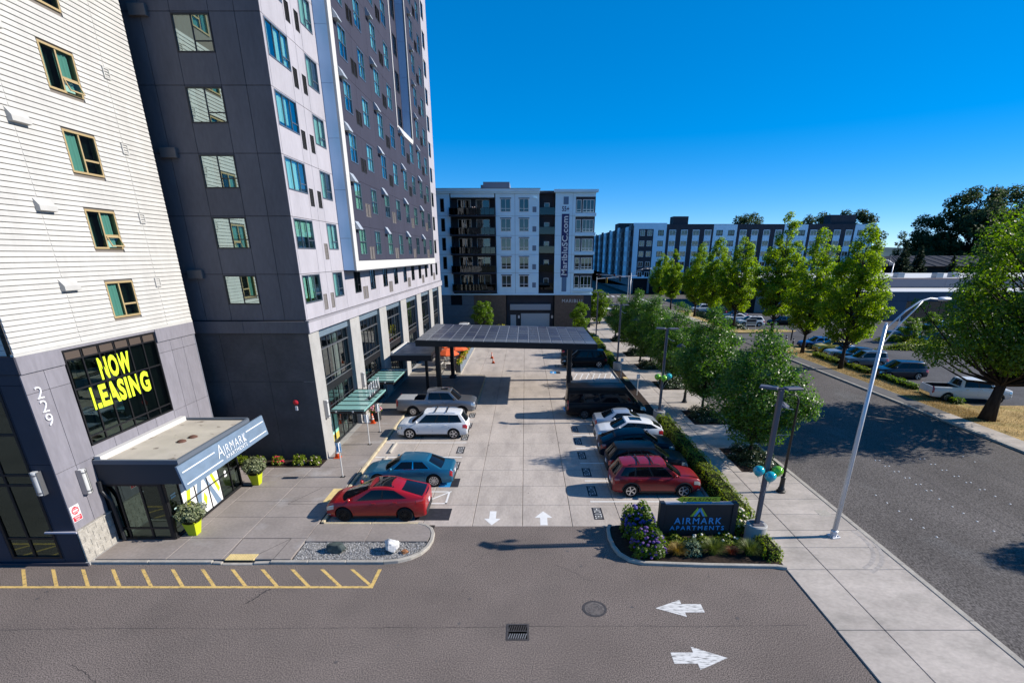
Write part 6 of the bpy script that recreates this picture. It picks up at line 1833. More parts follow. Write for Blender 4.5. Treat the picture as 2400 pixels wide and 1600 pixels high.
def leaf_mesh(name, pos, nrm, size, rs, m, aspect=0.62, fold=0.12):
    N = len(pos)
    nrm = nrm/np.linalg.norm(nrm, axis=1, keepdims=True)
    r = rs.normal(size=(N, 3)); a = np.cross(nrm, r); a /= np.linalg.norm(a, axis=1, keepdims=True)
    b = np.cross(nrm, a)
    s = (size*(0.65+0.7*rs.random(N)))[:, None] if np.isscalar(size) else (size*(0.65+0.7*rs.random(N)))[:, None]
    v = np.empty((N, 4, 3), np.float32)
    v[:, 0] = pos - a*s*0.5 - nrm*s*fold; v[:, 1] = pos + b*s*aspect*0.5; v[:, 2] = pos + a*s*0.5 - nrm*s*fold; v[:, 3] = pos - b*s*aspect*0.5
    return quads_mesh(name, v, m)
def quads_mesh(name, v, m):
    N = len(v)
    me = bpy.data.meshes.new(name)
    me.vertices.add(4*N); me.loops.add(4*N); me.polygons.add(N)
    me.vertices.foreach_set('co', np.ascontiguousarray(v, np.float32).ravel())
    me.loops.foreach_set('vertex_index', np.arange(4*N, dtype=np.int32))
    me.polygons.foreach_set('loop_start', np.arange(0, 4*N, 4, dtype=np.int32))
    me.polygons.foreach_set('loop_total', np.full(N, 4, np.int32))
    me.materials.append(m)
    me.update(calc_edges=True); me.validate()
    return me
def unit(rs, n):
    d = rs.normal(size=(n, 3)); return d/np.linalg.norm(d, axis=1, keepdims=True)
def tree_meshes(key, H, th, Rm, rad, ncl, nlf, ls, lm, bark, seed, rc=0.24, tr=0.11, lean=0.0, zsq=0.75):
    if key in MCACHE: return MCACHE[key]
    rs = np.random.default_rng(seed)
    P, Nn, Cs = [], [], []
    tries = 0
    while len(Cs) < ncl and tries < ncl*30:
        tries += 1
        t = rs.random()
        rr_ = rad(t)
        if rs.random() > rr_*rr_+0.08: continue
        ang = rs.random()*2*math.pi
        lump = 1 + 0.16*math.sin(ang*3+seed) + 0.10*math.sin(ang*5+t*7+seed*2)
        r = rr_*Rm*lump*(0.30+0.70*math.sqrt(rs.random()))
        c = np.array([r*math.cos(ang)+lean*t*H, r*math.sin(ang), th+t*(H-th)])
        crad = Rm*rc*(0.65+0.7*rs.random())
        if Cs and min(np.linalg.norm(c-k[0]) for k in Cs) < crad*0.55: continue
        Cs.append((c, crad))
    for c, crad in Cs:
        n = int(nlf*(crad/(Rm*rc))**2)
        d = unit(rs, n)
        q = crad*(0.45+0.6*rs.random(n))[:, None]
        p = c + d*q*np.array([1, 1, zsq])
        out = c - np.array([lean*0.5*H, 0, th+0.35*(H-th)]); out = out/(np.linalg.norm(out)+1e-6)
        P.append(p); Nn.append(d*0.55 + out*0.35 + np.array([0, 0, 0.45]) + rs.normal(size=(n, 3))*0.45)
    crown = leaf_mesh('crown', np.concatenate(P), np.concatenate(Nn), ls, rs, lm)
    b = MB()
    nseg = 7
    pts = [(lean*H*(i/nseg)**1.3*0.9 + 0.04*math.sin(i*1.7+seed)*i/nseg*Rm, 0.04*math.cos(i*2.1+seed)*i/nseg*Rm, H*0.86*i/nseg) for i in range(nseg+1)]
    rads = [tr*(1.5 if i == 0 else 1.0-0.86*i/nseg) for i in range(nseg+1)]
    b.tube(pts, rads, 8)
    trunk = b.mesh('trunk', bark, smooth=True)
    lb = MB()
    for c, crad in Cs[:int(ncl*0.75)]:
        z0 = max(th*0.75, c[2]-0.9*math.hypot(c[0], c[1])-0.3)
        f = min(0.98, z0/(H*0.86)); k = f*nseg; i = min(nseg-1, int(k)); u = k-i
        s_ = Vector(pts[i]).lerp(Vector(pts[i+1]), u)
        e = Vector(c); m_ = s_.lerp(e, 0.5)+Vector((0, 0, -0.08*(e-s_).length))
        r0 = tr*0.34*(1-0.6*f)
        lb.tube([s_, m_, e], [r0, r0*0.6, r0*0.2], 5, cap=False)
    limbs = lb.mesh('limbs', bark, smooth=True)
    MCACHE[key] = (trunk, limbs, crown)
    return MCACHE[key]
def plant_tree(name, label, x, y, z, ms, s=1.0, rz=0.0, group=None, sz=None):
    t = thing(name, label, 'tree', (x, y, z), 0, group)
    for me, nm in zip(ms, ('trunk', 'limbs', 'crown')):
        o = link(nm, me, t); o.rotation_euler = (0, 0, rz); o.scale = (s, s, sz or s)
        if nm != 'trunk': struct(o, 'stuff')
    return t
egg = lambda t: (0.55+0.95*t if t < 0.42 else 0.95*math.sqrt(max(0, 1-((t-0.42)/0.60)**2)))
cone_ = lambda t: max(0.05, (1.0 if t > 0.12 else 0.7+2.5*t)*(1-t)**0.75+0.06)
oval = lambda t: math.sqrt(max(0.02, 1-((t-0.45)/0.57)**2))
wide = lambda t: math.sqrt(max(0.02, 1-((t-0.38)/0.64)**2))
spire = lambda t: (0.45+1.5*t if t < 0.3 else 0.9*(1-((t-0.3)/0.72)**1.5)+0.06)
ST = [tree_meshes('st%d' % i, 7.8, 1.45, 2.75, spire, 190, 150, 0.145, LF_STREET, BARKD, 11+i, rc=0.21, tr=0.09) for i in range(3)]
NEAR = [(13.85, 28.65, 0, 1.0, 0.3, 'dense dark street tree nearest the white street light pole'), (14.2, 38.6, 1, 1.02, 1.2, 'second dense street tree from the white street light pole'),
        (14.3, 47.8, 2, 0.97, 2.0, 'third dense street tree along the sidewalk, behind the balloon lamp post'), (14.1, 56.0, 0, 0.97, 3.6, 'fourth dense street tree along the sidewalk'),
        (13.9, 63.4, 1, 0.98, 4.4, 'fifth dense street tree along the sidewalk, brighter top'), (14.0, 74.2, 2, 0.82, 5.0, 'farthest small street tree on the near sidewalk')]
for x, y, k, s, a, lab in NEAR: plant_tree('street_tree', lab, x, y, 0.02, ST[k], s, a, 'street trees along the near sidewalk')
TT = [tree_meshes('tt%d' % i, 14.5, 3.0, (3.2, 3.5, 2.8, 3.2)[i], spire, 190, 125, 0.225, LF_TULIP, BARKD, 31+i, rc=0.185, tr=0.19, zsq=0.8) for i in range(4)]
ROW = [(34.8, 54.7, 0, 1.0, 0.2, 'tall bright green tree with bare lower trunk behind the white street light'), (35.45, 64.1, 1, 1.0, 1.4, 'tall bright green tree second in the row across the street'),
       (37.0, 76.3, 2, 1.18, 2.2, 'tallest slim bright tree rising above the long navy block'), (35.4, 86.7, 3, 1.02, 3.0, 'bright green tree right behind the white leasing notice'),
       (34.6, 95.5, 0, 1.0, 4.0, 'bright green tree left of the leasing notice'), (34.4, 104.5, 1, 0.95, 5.2, 'bright green tree third from the crossing'),
       (33.6, 119.5, 2, 0.88, 0.8, 'bright green tree second from the crossing'), (33.9, 131.0, 3, 0.86, 2.7, 'bright green tree closest to the crossing')]
for x, y, k, s, a, lab in ROW: plant_tree('tulip_tree', lab, x, y, 0.0, TT[k], s, a, 'tall bright trees across the street')
BT = tree_meshes('big', 15.5, 3.7, 5.9, wide, 230, 230, 0.20, LF_BIG, BARKD, 77, rc=0.18, tr=0.40, lean=0.12)
plant_tree('shade_tree', 'large spreading shade tree over the white pickup at the right edge', 35.2, 36.4, 0, BT, 1.0, R(-70))
plant_tree('street_tree', 'street tree just past the right edge casting its shadow on the street', 33.9, 18.2, 0, ST[1], 1.1, 2.4)
# background trees
CW = [tree_meshes('cw%d' % i, 34, 2, 11.5, wide, 190, 110, 1.0, LF_FAR, BARKD, 51+i, rc=0.19, tr=0.7, zsq=0.9) for i in range(2)]
for x, y, k, s, a, lab in ((168, 205, 0, 1.02, 0, 'tallest dark cottonwood on the right skyline'), (183, 208, 1, 1.02, 1, 'dark cottonwood at the far right behind the tallest one'), (155, 209, 1, 0.74, 2.2, 'lower dark cottonwood left of the tallest one'),
                           (198, 214, 0, 0.95, 4, 'dark cottonwood cut by the right edge of the skyline'), (124, 206, 0, 0.80, 3, 'dark spreading tree behind the right end of the navy block'), (113, 212, 1, 0.76, 5, 'dark round tree behind the roof tower of the navy block')):
    plant_tree('cottonwood_tree', lab, x, y, 0, CW[k], s, a, 'dark cottonwoods on the skyline')
for x, y, s, k, lab in ((146, 196, 0.42, 0, 'low dark round tree left of the tiled roof'), (139, 158, 0.36, 1, 'low dark tree before the tiled roof middle'), (150, 160, 0.38, 0, 'low dark tree before the tiled roof right'), (160, 158, 0.40, 1, 'low dark tree at the right before the tiled roof'), (105, 165, 0.36, 1, 'low dark tree left of the conifers')):
    plant_tree('dark_tree', lab, x, y, 0, CW[k], s, x, 'low dark trees before the tiled roof')
plant_tree('willow_tree', 'feathery dark tree top above the middle of the navy block', 95, 232, 0, CW[1], 0.80, 0.4)
def conifer_meshes(key, H, Rm, seed):
    if key in MCACHE: return MCACHE[key]
    rs = np.random.default_rng(seed); P, Nn = [], []
    for w in range(26):
        t = w/26; z = H*(0.08+0.90*t); R_ = Rm*(1-t)**0.9
        for k in range(int(10-5*t)):
            a = rs.random()*2*math.pi; L = R_*(0.7+0.5*rs.random()); n = int(40*(L/Rm)+10)
            u = rs.random(n)**0.7
            p = np.stack([np.cos(a)*L*u, np.sin(a)*L*u, z-0.28*L*u+0.2*rs.normal(size=n)], 1) + rs.normal(size=(n, 3))*0.16*L*u[:, None]
            P.append(p); Nn.append(np.array([0, 0, 1.0])+rs.normal(size=(n, 3))*0.5)
    cr = leaf_mesh('crown', np.concatenate(P), np.concatenate(Nn), 0.62, rs, LF_CON)
    MCACHE[key] = (MB().tube([(0, 0, 0), (0, 0, H*0.97)], [0.35, 0.04], 7).mesh('trunk', BARKD), cr)
    return MCACHE[key]
for x, y, h, lab in ((113.5, 160, 15.5, 'dark conifer with the sharpest tip behind the retail roof'), (120.5, 163, 14.8, 'dark conifer right of the sharp-tipped one'), (107, 162, 13.0, 'lower dark conifer at the left of the group'), (127, 158, 12.0, 'broad dark conifer in front of the tiled roof'), (134, 160, 10.0, 'short dark conifer beside the tiled roof'), (99, 168, 11.0, 'dark conifer beside the end of the navy block')):
    t = thing('conifer_tree', lab, 'tree', (x, y, 0), 0, 'dark conifers behind the retail block')
    tk, cr = conifer_meshes('cf', 15.0, 4.2, 5)
    for me, nm in ((tk, 'trunk'), (cr, 'crown')):
        o = link(nm, me, t); o.scale = (h/15*1.1, h/15*1.1, h/15); o.rotation_euler = (0, 0, x)
        if nm == 'crown': struct(o, 'stuff')
# small trees by the banner building and on the islands
SM = [tree_meshes('sm%d' % i, 5.0, 0.6, 1.7, egg, 60, 90, 0.2, LF_BIG, BARKD, 91+i, rc=0.27, tr=0.06) for i in range(2)]
for x, y, s, k, lab in ((-6.8, 83.5, 1.0, 0, 'small tree in front of the brown base of the banner building'), (8.7, 80.5, 0.98, 1, 'small sunlit tree beneath the building name letters'), (13.0, 92.0, 1.25, 0, 'small dark tree at the corner of the banner building'),
                        (16.0*0+12.6, 99.0, 1.0, 1, 'young tree past the corner of the banner building'), (55.4, 73.0, 0.72, 0, 'slim young tree on the planted island left'), (60.8, 76.5, 0.78, 1, 'slim young tree on the planted island right'),
                        (27.0*0+14.2, 108, 0.9, 0, 'young tree near the traffic signal')):
    plant_tree('small_tree', lab, x, y, 0, SM[k], s, x, 'small young trees')
def mound(key, a, b, h, n, ls, lm, seed, core=True):
    """leafy shrub mass over an ellipse a x b, height h"""
    if key in MCACHE: return MCACHE[key]
    rs = np.random.default_rng(seed)
    d = unit(rs, n); d[:, 2] = np.abs(d[:, 2])
    lump = 1+0.13*np.sin(d[:, 0]*7+seed)+0.13*np.sin(d[:, 1]*8+d[:, 2]*5)
    p = d*np.array([a, b, h])*(lump*(0.82+0.2*rs.random(n)))[:, None]
    lv = leaf_mesh('foliage', p, d*0.7+np.array([0, 0, 0.4])+rs.normal(size=(n, 3))*0.45, ls, rs, lm)
    cr = MB().ball((0, 0, 0), 1.0, 12, 8, (a*0.78, b*0.78, h*0.78)).mesh('dark_core', mat('shrub_inner', (0.018, 0.022, 0.010), 0.95, spec=0.05), smooth=True)  # dark core added under the leaves to block light, no real stems
    MCACHE[key] = (lv, cr)
    return MCACHE[key]
def shrub(name, label, cat, x, y, z, ms, s=(1, 1, 1), group=None, flowers=None):
    t = thing(name, label, cat, (x, y, z), 0, group)
    for me, nm in zip(ms, ('foliage', 'dark_core')):
        o = link(nm, me, t); o.scale = s
        if nm == 'foliage': struct(o, 'stuff')
    if flowers:
        struct(link('flowers', flowers, t), 'stuff')
    return t
def heads(n, a, b, h, r, m, seed, zmin=0.15, up=0.0):
    rs = random.Random(seed); mb = MB()
    for i in range(n):
        while True:
            d = Vector((rs.gauss(0, 1), rs.gauss(0, 1)-up, abs(rs.gauss(0, 1)))).normalized()
            if d.z > zmin: break
        mb.ball((d.x*a, d.y*b, d.z*h), r*(0.7+0.6*rs.random()), 7, 5, (1, 1, 0.8), fn=lambda q: 1+0.15*math.sin(q[0]*9+q[1]*7+i))
    return mb.mesh('flowers', m)
# long hedge beside the sidewalk
def hedge(name, label, x0, x1, y0, y1, h, lm, seed, dens=210, ls=0.085, group=None):
    rs = np.random.default_rng(seed)
    t = thing(name, label, 'hedge', ((x0+x1)/2, (y0+y1)/2, 0), 0, group)
    w, L = (x1-x0)/2, (y1-y0)/2
    n = int(dens*(2*w*2*L + 2*(2*L+2*w)*h))
    At, As, Ae = 4*w*L, 4*L*h, 4*w*h
    k = rs.random(n)*(At+As+Ae)
    u, v = rs.random(n)*2-1, rs.random(n)
    p = np.zeros((n, 3)); nr = np.zeros((n, 3))
    top = k < At; sd = (k >= At) & (k < At+As); en = k >= At+As
    sg = np.where(rs.random(n) < 0.5, -1.0, 1.0)
    p[top] = np.stack([u*w, (v*2-1)*L, np.full(n, h)], 1)[top]; nr[top] = (0, 0, 1)
    p[sd] = np.stack([sg*w, u*L, v*h], 1)[sd]; nr[sd] = np.stack([sg, 0*sg, 0*sg+0.25], 1)[sd]
    p[en] = np.stack([u*w, sg*L, v*h], 1)[en]; nr[en] = np.stack([0*sg, sg, 0*sg+0.25], 1)[en]
    wob = 0.06*np.sin(p[:, 1]*2.3+seed)+0.05*np.sin(p[:, 1]*5.1+p[:, 0]*4)
    p += nr*(wob+rs.normal(size=n)*0.035)[:, None]
    # rounded shoulders
    e = np.clip((p[:, 2]-h*0.75)/(h*0.25), 0, 1)[:, None]
    p[:, :1] *= 1-0.14*e
    struct(link('foliage', leaf_mesh('foliage', p, nr+rs.normal(size=(n, 3))*0.5+np.array([0, 0, 0.25]), ls, rs, lm), t), 'stuff')
    MB().cbox(-w*0.82, w*0.82, -L*0.985, L*0.985, 0, h*0.88, 0.08).build('dark_core', mat('shrub_inner', (0.018, 0.022, 0.010), 0.95, spec=0.05), t, off=False)  # dark box added inside the leaf shell to keep light from passing
    return t
sheet('hedge_bed', 9.42, 10.44, 17.2, 80, 0.03, SOIL, lot)
kerb_run(lot, [(9.4, 20.6), (9.4, 80)], 0.13, -0.03, 0.12, KERB, 2.5, side=-1)
hedge('clipped_hedge', 'long clipped green hedge between the right car row and the sidewalk', 9.58, 10.5, 20.2, 34.9, 0.95, LF_HEDGE, 3, group='hedges beside the lot')
hedge('clipped_hedge', 'clipped green hedge on the sidewalk side of the name sign bed', 9.85, 10.5, 17.45, 19.0, 0.62, LF_HEDGE, 4, group='hedges beside the lot')
hedge('clipped_hedge', 'clipped hedge beside the large black SUV beyond the canopy', 9.5, 10.35, 54.6, 62.0, 0.9, LF_HEDGE, 5, 150, 0.1, group='hedges beside the lot')
hedge('clipped_hedge', 'farthest clipped hedge along the lot, past the canopy', 9.5, 10.35, 64.0, 76.0, 0.9, LF_HEDGE, 6, 120, 0.12, group='hedges beside the lot')
for i, (ya, yb) in enumerate(((40.6, 44.8), (45.4, 50.2), (52.0, 56.6), (57.2, 62.4))):
    hedge('low_hedge', 'low ivy hedge along the dry grass, %s' % ('under the white pickup tailgate', 'beside the dark navy SUV', 'in front of the boxy SUV', 'in front of the yellow car')[i], 36.1-0.12*i, 36.95-0.12*i, ya, yb, 0.5, LF_HEDGE if i > 1 else LF_BIG, 20+i, 120, 0.12, 'low hedges along the dry grass')
for i, (x, y, a, b, lab) in enumerate(((54.2, 74.2, 2.4, 1.1, 'low leafy bed on the planted island near the grey wagon'), (51.8, 67.2, 4.2, 1.2, 'long low leafy bed on the nearer planted island'), (56, 70.3, 3.2, 1.1, 'low leafy bed between the two planted islands'), (43.6, 30, 3, 4, 'dark shrub bed at the right edge beyond the big tree trunk'), (40, 66.8, 2.2, 0.9, 'small shrub at the tip of the dry grass island'), (36.6, 90, 1.6, 5.0, 'shrub strip along the grass left of the white SUV'), (36.6, 104, 1.4, 5.5, 'shrub strip along the grass under the far street trees'))):
    ms = mound('bed%d' % i, a, b, 0.75 if i != 3 else 1.6, 1500, 0.22, LF_HEDGE if i < 3 else LF_DARK, 40+i)
    shrub('shrub_bed', lab, 'shrub', x, y, 0.0, ms, group='shrub beds of the retail lot')
# shrubs in the tree pits
PITL = ('under the nearest dense street tree', 'under the second street tree', 'under the third street tree', 'under the fourth street tree', 'under the fifth street tree', 'under the farthest small street tree')
for i, (pa, pb_) in enumerate(PITS):
    ms = mound('pit%d' % (i % 2), 1.25, 1.6, 0.72, 2600, 0.125, LF_DARK, 60+i % 2)
    shrub('pit_shrub', 'low glossy dark shrub filling the tree pit ' + PITL[i], 'shrub', 13.9, (pa+pb_)/2, 0.0, ms, (1, (pb_-pa)/3.4, 1), 'shrubs in the tree pits',
          heads(26, 1.2, 1.55, 0.74, 0.035, mat('bloom_pale', (0.5, 0.5, 0.42), 0.8), 70+i))
# sign bed planting
bedp = [(3.86, 20.25), (3.84, 19.2), (4.0, 18.2), (4.3, 17.7), (4.85, 17.47), (10.1, 17.24), (10.44, 17.4), (10.44, 20.4), (4.6, 20.4)]
bed = struct(MB().prism(bedp, 0.0, 0.09).build('sign_bed_soil', SOIL), 'structure')
strip_kerb([(10.46, 16.95), (10.1, 17.06), (7.35, 17.14), (4.8, 17.29), (4.25, 17.53), (3.88, 18.0), (3.72, 18.6), (3.66, 19.3), (3.7, 20.0), (3.84, 20.42)][::-1], 0.16, -0.03, 0.13).build('kerb', KERB, bed)
PUR = mat('hydrangea_blue', (0.07, 0.055, 0.22), 0.8, var=0.4, scale=7); PUR2 = mat('hydrangea_violet', (0.11, 0.055, 0.20), 0.8, var=0.4, scale=7)
ms = mound('hyd', 0.82, 0.75, 1.25, 2100, 0.13, LF_BIG, 81)
shrub('hydrangea_bush', 'tall hydrangea bush with blue and violet blooms beside the name sign', 'shrub', 5.05, 19.75, 0.09, ms, (1, 1, 1.08), 'hydrangea bushes in the sign bed', heads(90, 0.82, 0.75, 1.34, 0.068, PUR, 5, 0.1, 0.5))
shrub('hydrangea_bush', 'lower hydrangea bush with violet blooms at the front kerb corner', 'shrub', 5.2, 18.25, 0.09, ms, (1.0, 1.0, 0.82), 'hydrangea bushes in the sign bed', heads(80, 0.78, 0.72, 1.04, 0.064, PUR2, 6, 0.1, 0.4))
def grass_tuft(key, n, L, spread, m, seed, wd=0.012):
    if key in MCACHE: return MCACHE[key]
    rs = np.random.default_rng(seed); V = []
    for i in range(n):
        a = rs.random()*2*math.pi; r0 = rs.random()*0.14; l = L*(0.6+0.5*rs.random()); sp = spread*(0.25+0.9*rs.random())
        dx, dy = math.cos(a), math.sin(a); px_, py_ = -dy*wd, dx*wd
        pts = []
        for k in range(4):
            t = k/3; rr_ = r0+sp*t**1.5; z = l*(t-0.42*t*t*(0.5+sp/spread*0.7)); pts.append((rr_*dx, rr_*dy, z))
        for k in range(3):
            w0, w1 = 1-k/3.2, 1-(k+1)/3.2
            p, q = pts[k], pts[k+1]
            V.append([(p[0]-px_*w0, p[1]-py_*w0, p[2]), (p[0]+px_*w0, p[1]+py_*w0, p[2]), (q[0]+px_*w1, q[1]+py_*w1, q[2]), (q[0]-px_*w1, q[1]-py_*w1, q[2])])
    MCACHE[key] = quads_mesh('blades', np.array(V), m)
    return MCACHE[key]
GRG = leaf_mat('blade_green', (0.05, 0.085, 0.012), (0.16, 0.19, 0.04), 0.3, 0.5); GRT = leaf_mat('blade_tan', (0.16, 0.11, 0.02), (0.32, 0.22, 0.05), 0.3, 0.6); GRR = leaf_mat('blade_red', (0.12, 0.02, 0.012), (0.25, 0.06, 0.03), 0.3, 0.6)
GRS = leaf_mat('leaf_silver', (0.09, 0.14, 0.07), (0.22, 0.27, 0.16), 0.2, 0.6)
for key, x, y, n, L, sp, m, lab in (('g1', 6.35, 17.95, 420, 0.75, 0.5, GRT, 'golden tan ornamental grass in front of the name sign'), ('g2', 7.85, 18.0, 560, 1.0, 0.62, GRG, 'large green ornamental grass in the middle of the sign bed'), ('g3', 9.35, 17.95, 520, 0.95, 0.6, GRG, 'green ornamental grass below the concrete lamp base'), ('g4', 8.6, 17.95, 160, 0.55, 0.35, GRR, 'small rust red grass between two green grasses')):
    t = thing('ornamental_grass', lab, 'grass', (x, y, 0.09), 0, 'ornamental grasses in the sign bed')
    struct(link('blades', grass_tuft(key, n, L, sp, m, 8), t), 'stuff')
ms = mound('sil', 0.4, 0.4, 0.62, 700, 0.085, GRS, 82)
shrub('silver_shrub', 'pale silvery shrub between the tan and green grasses', 'shrub', 7.0, 18.05, 0.09, ms)
ms = mound('low', 0.75, 0.5, 0.5, 800, 0.11, LF_HEDGE, 83)
for i, (x, y, lab) in enumerate(((6.4, 18.9, 'low leafy plant under the left half of the name sign'), (7.6, 18.75, 'low leafy plant with pale blooms under the name sign middle'), (8.7, 18.9, 'low leafy plant under the right end of the name sign'))):
    shrub('bed_plant', lab, 'shrub', x, y, 0.09, ms, (0.8, 0.8, 0.85), 'low plants under the name sign', heads(9, 0.6, 0.4, 0.44, 0.05, mat('bloom_white', (0.62, 0.60, 0.52), 0.8), 20+i) if i != 0 else None)
ms = mound('rose', 0.62, 0.7, 0.95, 1100, 0.12, LF_BIG, 84)
shrub('rose_bush', 'bush with cream white blooms between the name sign and lamp base', 'shrub', 9.55, 20.1, 0.09, ms, (1, 1, 1.1), None, heads(22, 0.6, 0.68, 1.04, 0.075, mat('bloom_cream', (0.62, 0.55, 0.43), 0.8), 31, 0.2, 0.2))
# potted shrubs by the vestibule
LIME = mat('pot_lime', (0.46, 0.52, 0.012), 0.45, spec=0.4)
LF_POT = leaf_mat('leaf_pot', (0.07, 0.10, 0.035), (0.34, 0.36, 0.20), 0.2, 0.5)
ms = mound('pot', 0.60, 0.60, 0.52, 1700, 0.085, LF_POT, 85)
for x, y, lab in ((-14.78, 19.55, 'lime square planter with round variegated shrub at the near vestibule corner'), (-14.6, 24.75, 'lime square planter with round variegated shrub at the far vestibule corner')):
    t = thing('potted_shrub', lab, 'planter', (x, y, 0.12), 0, 'lime planters at the entrance')
    b = MB(); w0, w1, h = 0.17, 0.28, 0.72
    b.v = [(sx*w0, sy*w0, 0) for sx, sy in ((-1, -1), (1, -1), (1, 1), (-1, 1))] + [(sx*w1, sy*w1, h) for sx, sy in ((-1, -1), (1, -1), (1, 1), (-1, 1))] + [(sx*(w1-0.04), sy*(w1-0.04), h) for sx, sy in ((-1, -1), (1, -1), (1, 1), (-1, 1))] + [(sx*(w1-0.05), sy*(w1-0.05), h-0.1) for sx, sy in ((-1, -1), (1, -1), (1, 1), (-1, 1))]
    b.f = [(3, 2, 1, 0)]
    for k in range(3):
        for j in range(4): b.f.append((4*k+j, 4*k+(j+1) % 4, 4*k+4+(j+1) % 4, 4*k+4+j))
    b.f.append((12, 13, 14, 15)); b.build('pot', LIME, t, off=False)
    o = link('foliage', ms[0], t, (0, 0, 0.98)); struct(o, 'stuff')
    lowh = link('foliage', ms[0], t, (0, 0, 1.0)); lowh.scale = (0.92, 0.92, -0.62); struct(lowh, 'stuff')
    link('dark_core', ms[1], t, (0, 0, 0.92))
# flowers along the tower foot
ms = mound('wallf', 0.36, 0.33, 0.5, 520, 0.10, LF_HEDGE, 86)
for i, (x, c, lab) in enumerate(((-16.9, None, 'green bedding plant behind the far lime planter'), (-15.9, (0.5, 0.3, 0.35), 'bedding plant with pink blooms next to the lime planter'), (-14.8, (0.45, 0.015, 0.05), 'bedding plant covered in red blooms at the tower foot'), (-13.5, (0.55, 0.35, 0.36), 'leafy bedding plant in the middle of the tower foot'), (-12.55, (0.55, 0.42, 0.42), 'small bedding plant at the tower corner'))):
    fm = heads(30 if i == 2 else 9, 0.33, 0.3, 0.47, 0.055, mat('bloom_wall%d' % i, c, 0.8), 50+i, 0.1) if c else None
    shrub('bedding_plant', lab, 'flower', x, 27.62, 0.1, ms, (1.15 if i == 3 else 1,)*3, 'bedding plants along the tower foot', fm)
# planters of the patio get flowers
for i, (x, y) in enumerate(PLANTERS):
    ms = mound('plf%d' % (i % 2), 0.3, 0.95, 0.55, 500, 0.14, (LF_HEDGE, leaf_mat('leaf_gold', (0.16, 0.14, 0.01), (0.35, 0.28, 0.02), 0.3))[i % 2], 88+i % 2)
    shrub('planter_flowers', 'flowering plants in the patio planter box nearest the canopy' if i == 0 else 'flowering plants in a patio planter box further along the edge', 'flower', x, y+0.95, 0.95, ms, (1, 1, 0.8+0.25*((i*7) % 3)), 'flowers in the patio planters',
          heads(12, 0.3, 0.9, 0.5, 0.07, mat(('bloom_y', 'bloom_r', 'bloom_o')[i % 3], ((0.6, 0.45, 0.02), (0.5, 0.03, 0.02), (0.6, 0.2, 0.02))[i % 3], 0.8), 100+i))
t = shrub('yellow_shrub', 'bright yellow flowering shrub peeking over the canopy roof', 'shrub', -3.9, 82.0, 0.0, mound('ylw', 1.1, 0.9, 1.3, 700, 0.2, leaf_mat('leaf_yellow', (0.3, 0.3, 0.02), (0.55, 0.5, 0.03), 0.3), 99))
# boulders and gravel in the kerb island
def boulder(name, label, x, y, z, r, m, seed, sz):
    rs = random.Random(seed); ks = [(Vector((rs.gauss(0, 1), rs.gauss(0, 1), rs.gauss(0, 1))).normalized(), 0.62+0.34*rs.random()) for _ in range(18)]
    def fn(d):
        D = Vector(d); f = 1.15
        for k, o in ks:
            q = D.dot(k)
            if q > 0.01: f = min(f, o/q)
        return f
    return tag(MB().ball((0, 0, 0), r, 22, 14, sz, fn).build(name, m), label, 'boulder', 'boulders in the gravel island')
o = boulder('boulder', 'dark green-grey boulder on the gravel island', 0, 0, 0, 0.42, mat('rock_dark', (0.05, 0.065, 0.06), 0.8, var=0.5, scale=4, bump=0.5, bscale=9), 3, (1.15, 0.8, 0.62)); o.location = (-7.95, 18.2, 0.27)
o = boulder('boulder', 'white quartz boulder on the gravel island', 0, 0, 0, 0.42, mat('rock_white', (0.55, 0.54, 0.53), 0.7, var=0.3, scale=5, bump=0.5, bscale=9), 8, (0.95, 0.8, 0.85)); o.location = (-5.62, 18.22, 0.33)
o = boulder('boulder', 'small rust orange stone beside the white boulder', 0, 0, 0, 0.17, mat('rock_rust', (0.28, 0.12, 0.05), 0.8, var=0.3, scale=8), 5, (1, 0.8, 0.7)); o.location = (-5.05, 18.05, 0.16)
gp = [(-9.55, 17.55), (-5.8, 17.55), (-5.28, 17.62), (-4.85, 17.82), (-4.52, 18.1), (-4.3, 18.55), (-4.22, 18.88), (-9.55, 18.88)]
struct(MB().prism(gp, 0.0, 0.085).build('gravel_bed', mat('gravel_fines', (0.17, 0.165, 0.16), 0.95, var=0.4, scale=20)))
rs = np.random.default_rng(4); V = []; F_ = []
gx = rs.random(5200)*5.35-9.55; gy = 17.55+rs.random(5200)*1.33
mb = MB()
for x, y, s, a, b_ in zip(gx, gy, 0.016+0.022*rs.random(5200), rs.random(5200)*6.28, rs.random(5200)):
    if x > -5.8 and (x+5.8)**2/2.5+(18.9-y)**2/1.82 > 0.94: continue
    ca, sa = math.cos(a)*s, math.sin(a)*s; i = len(mb.v)
    z = 0.085+s*0.5
    mb.v += [(x+ca, y+sa, z), (x-sa*0.8, y+ca*0.8, z), (x-ca, y-sa, z), (x+sa*0.8, y-ca*0.8, z), (x+0.3*ca, y, z+s*(0.5+0.4*b_)), (x, y, z-s*0.6)]
    mb.f += [(i, i+1, i+4), (i+1, i+2, i+4), (i+2, i+3, i+4), (i+3, i, i+4), (i, i+5, i+1), (i+1, i+5, i+2), (i+2, i+5, i+3), (i+3, i+5, i)]
def pebble_mat():
    m = leaf_mat('pebble', (0.12, 0.115, 0.11), (0.46, 0.45, 0.44), 0.0, 0.9, 0.2); return m
go = mb.build('gravel', pebble_mat()); struct(go, 'stuff'); go['label'] = 'grey and white gravel filling the kerb island'; go['category'] = 'gravel'
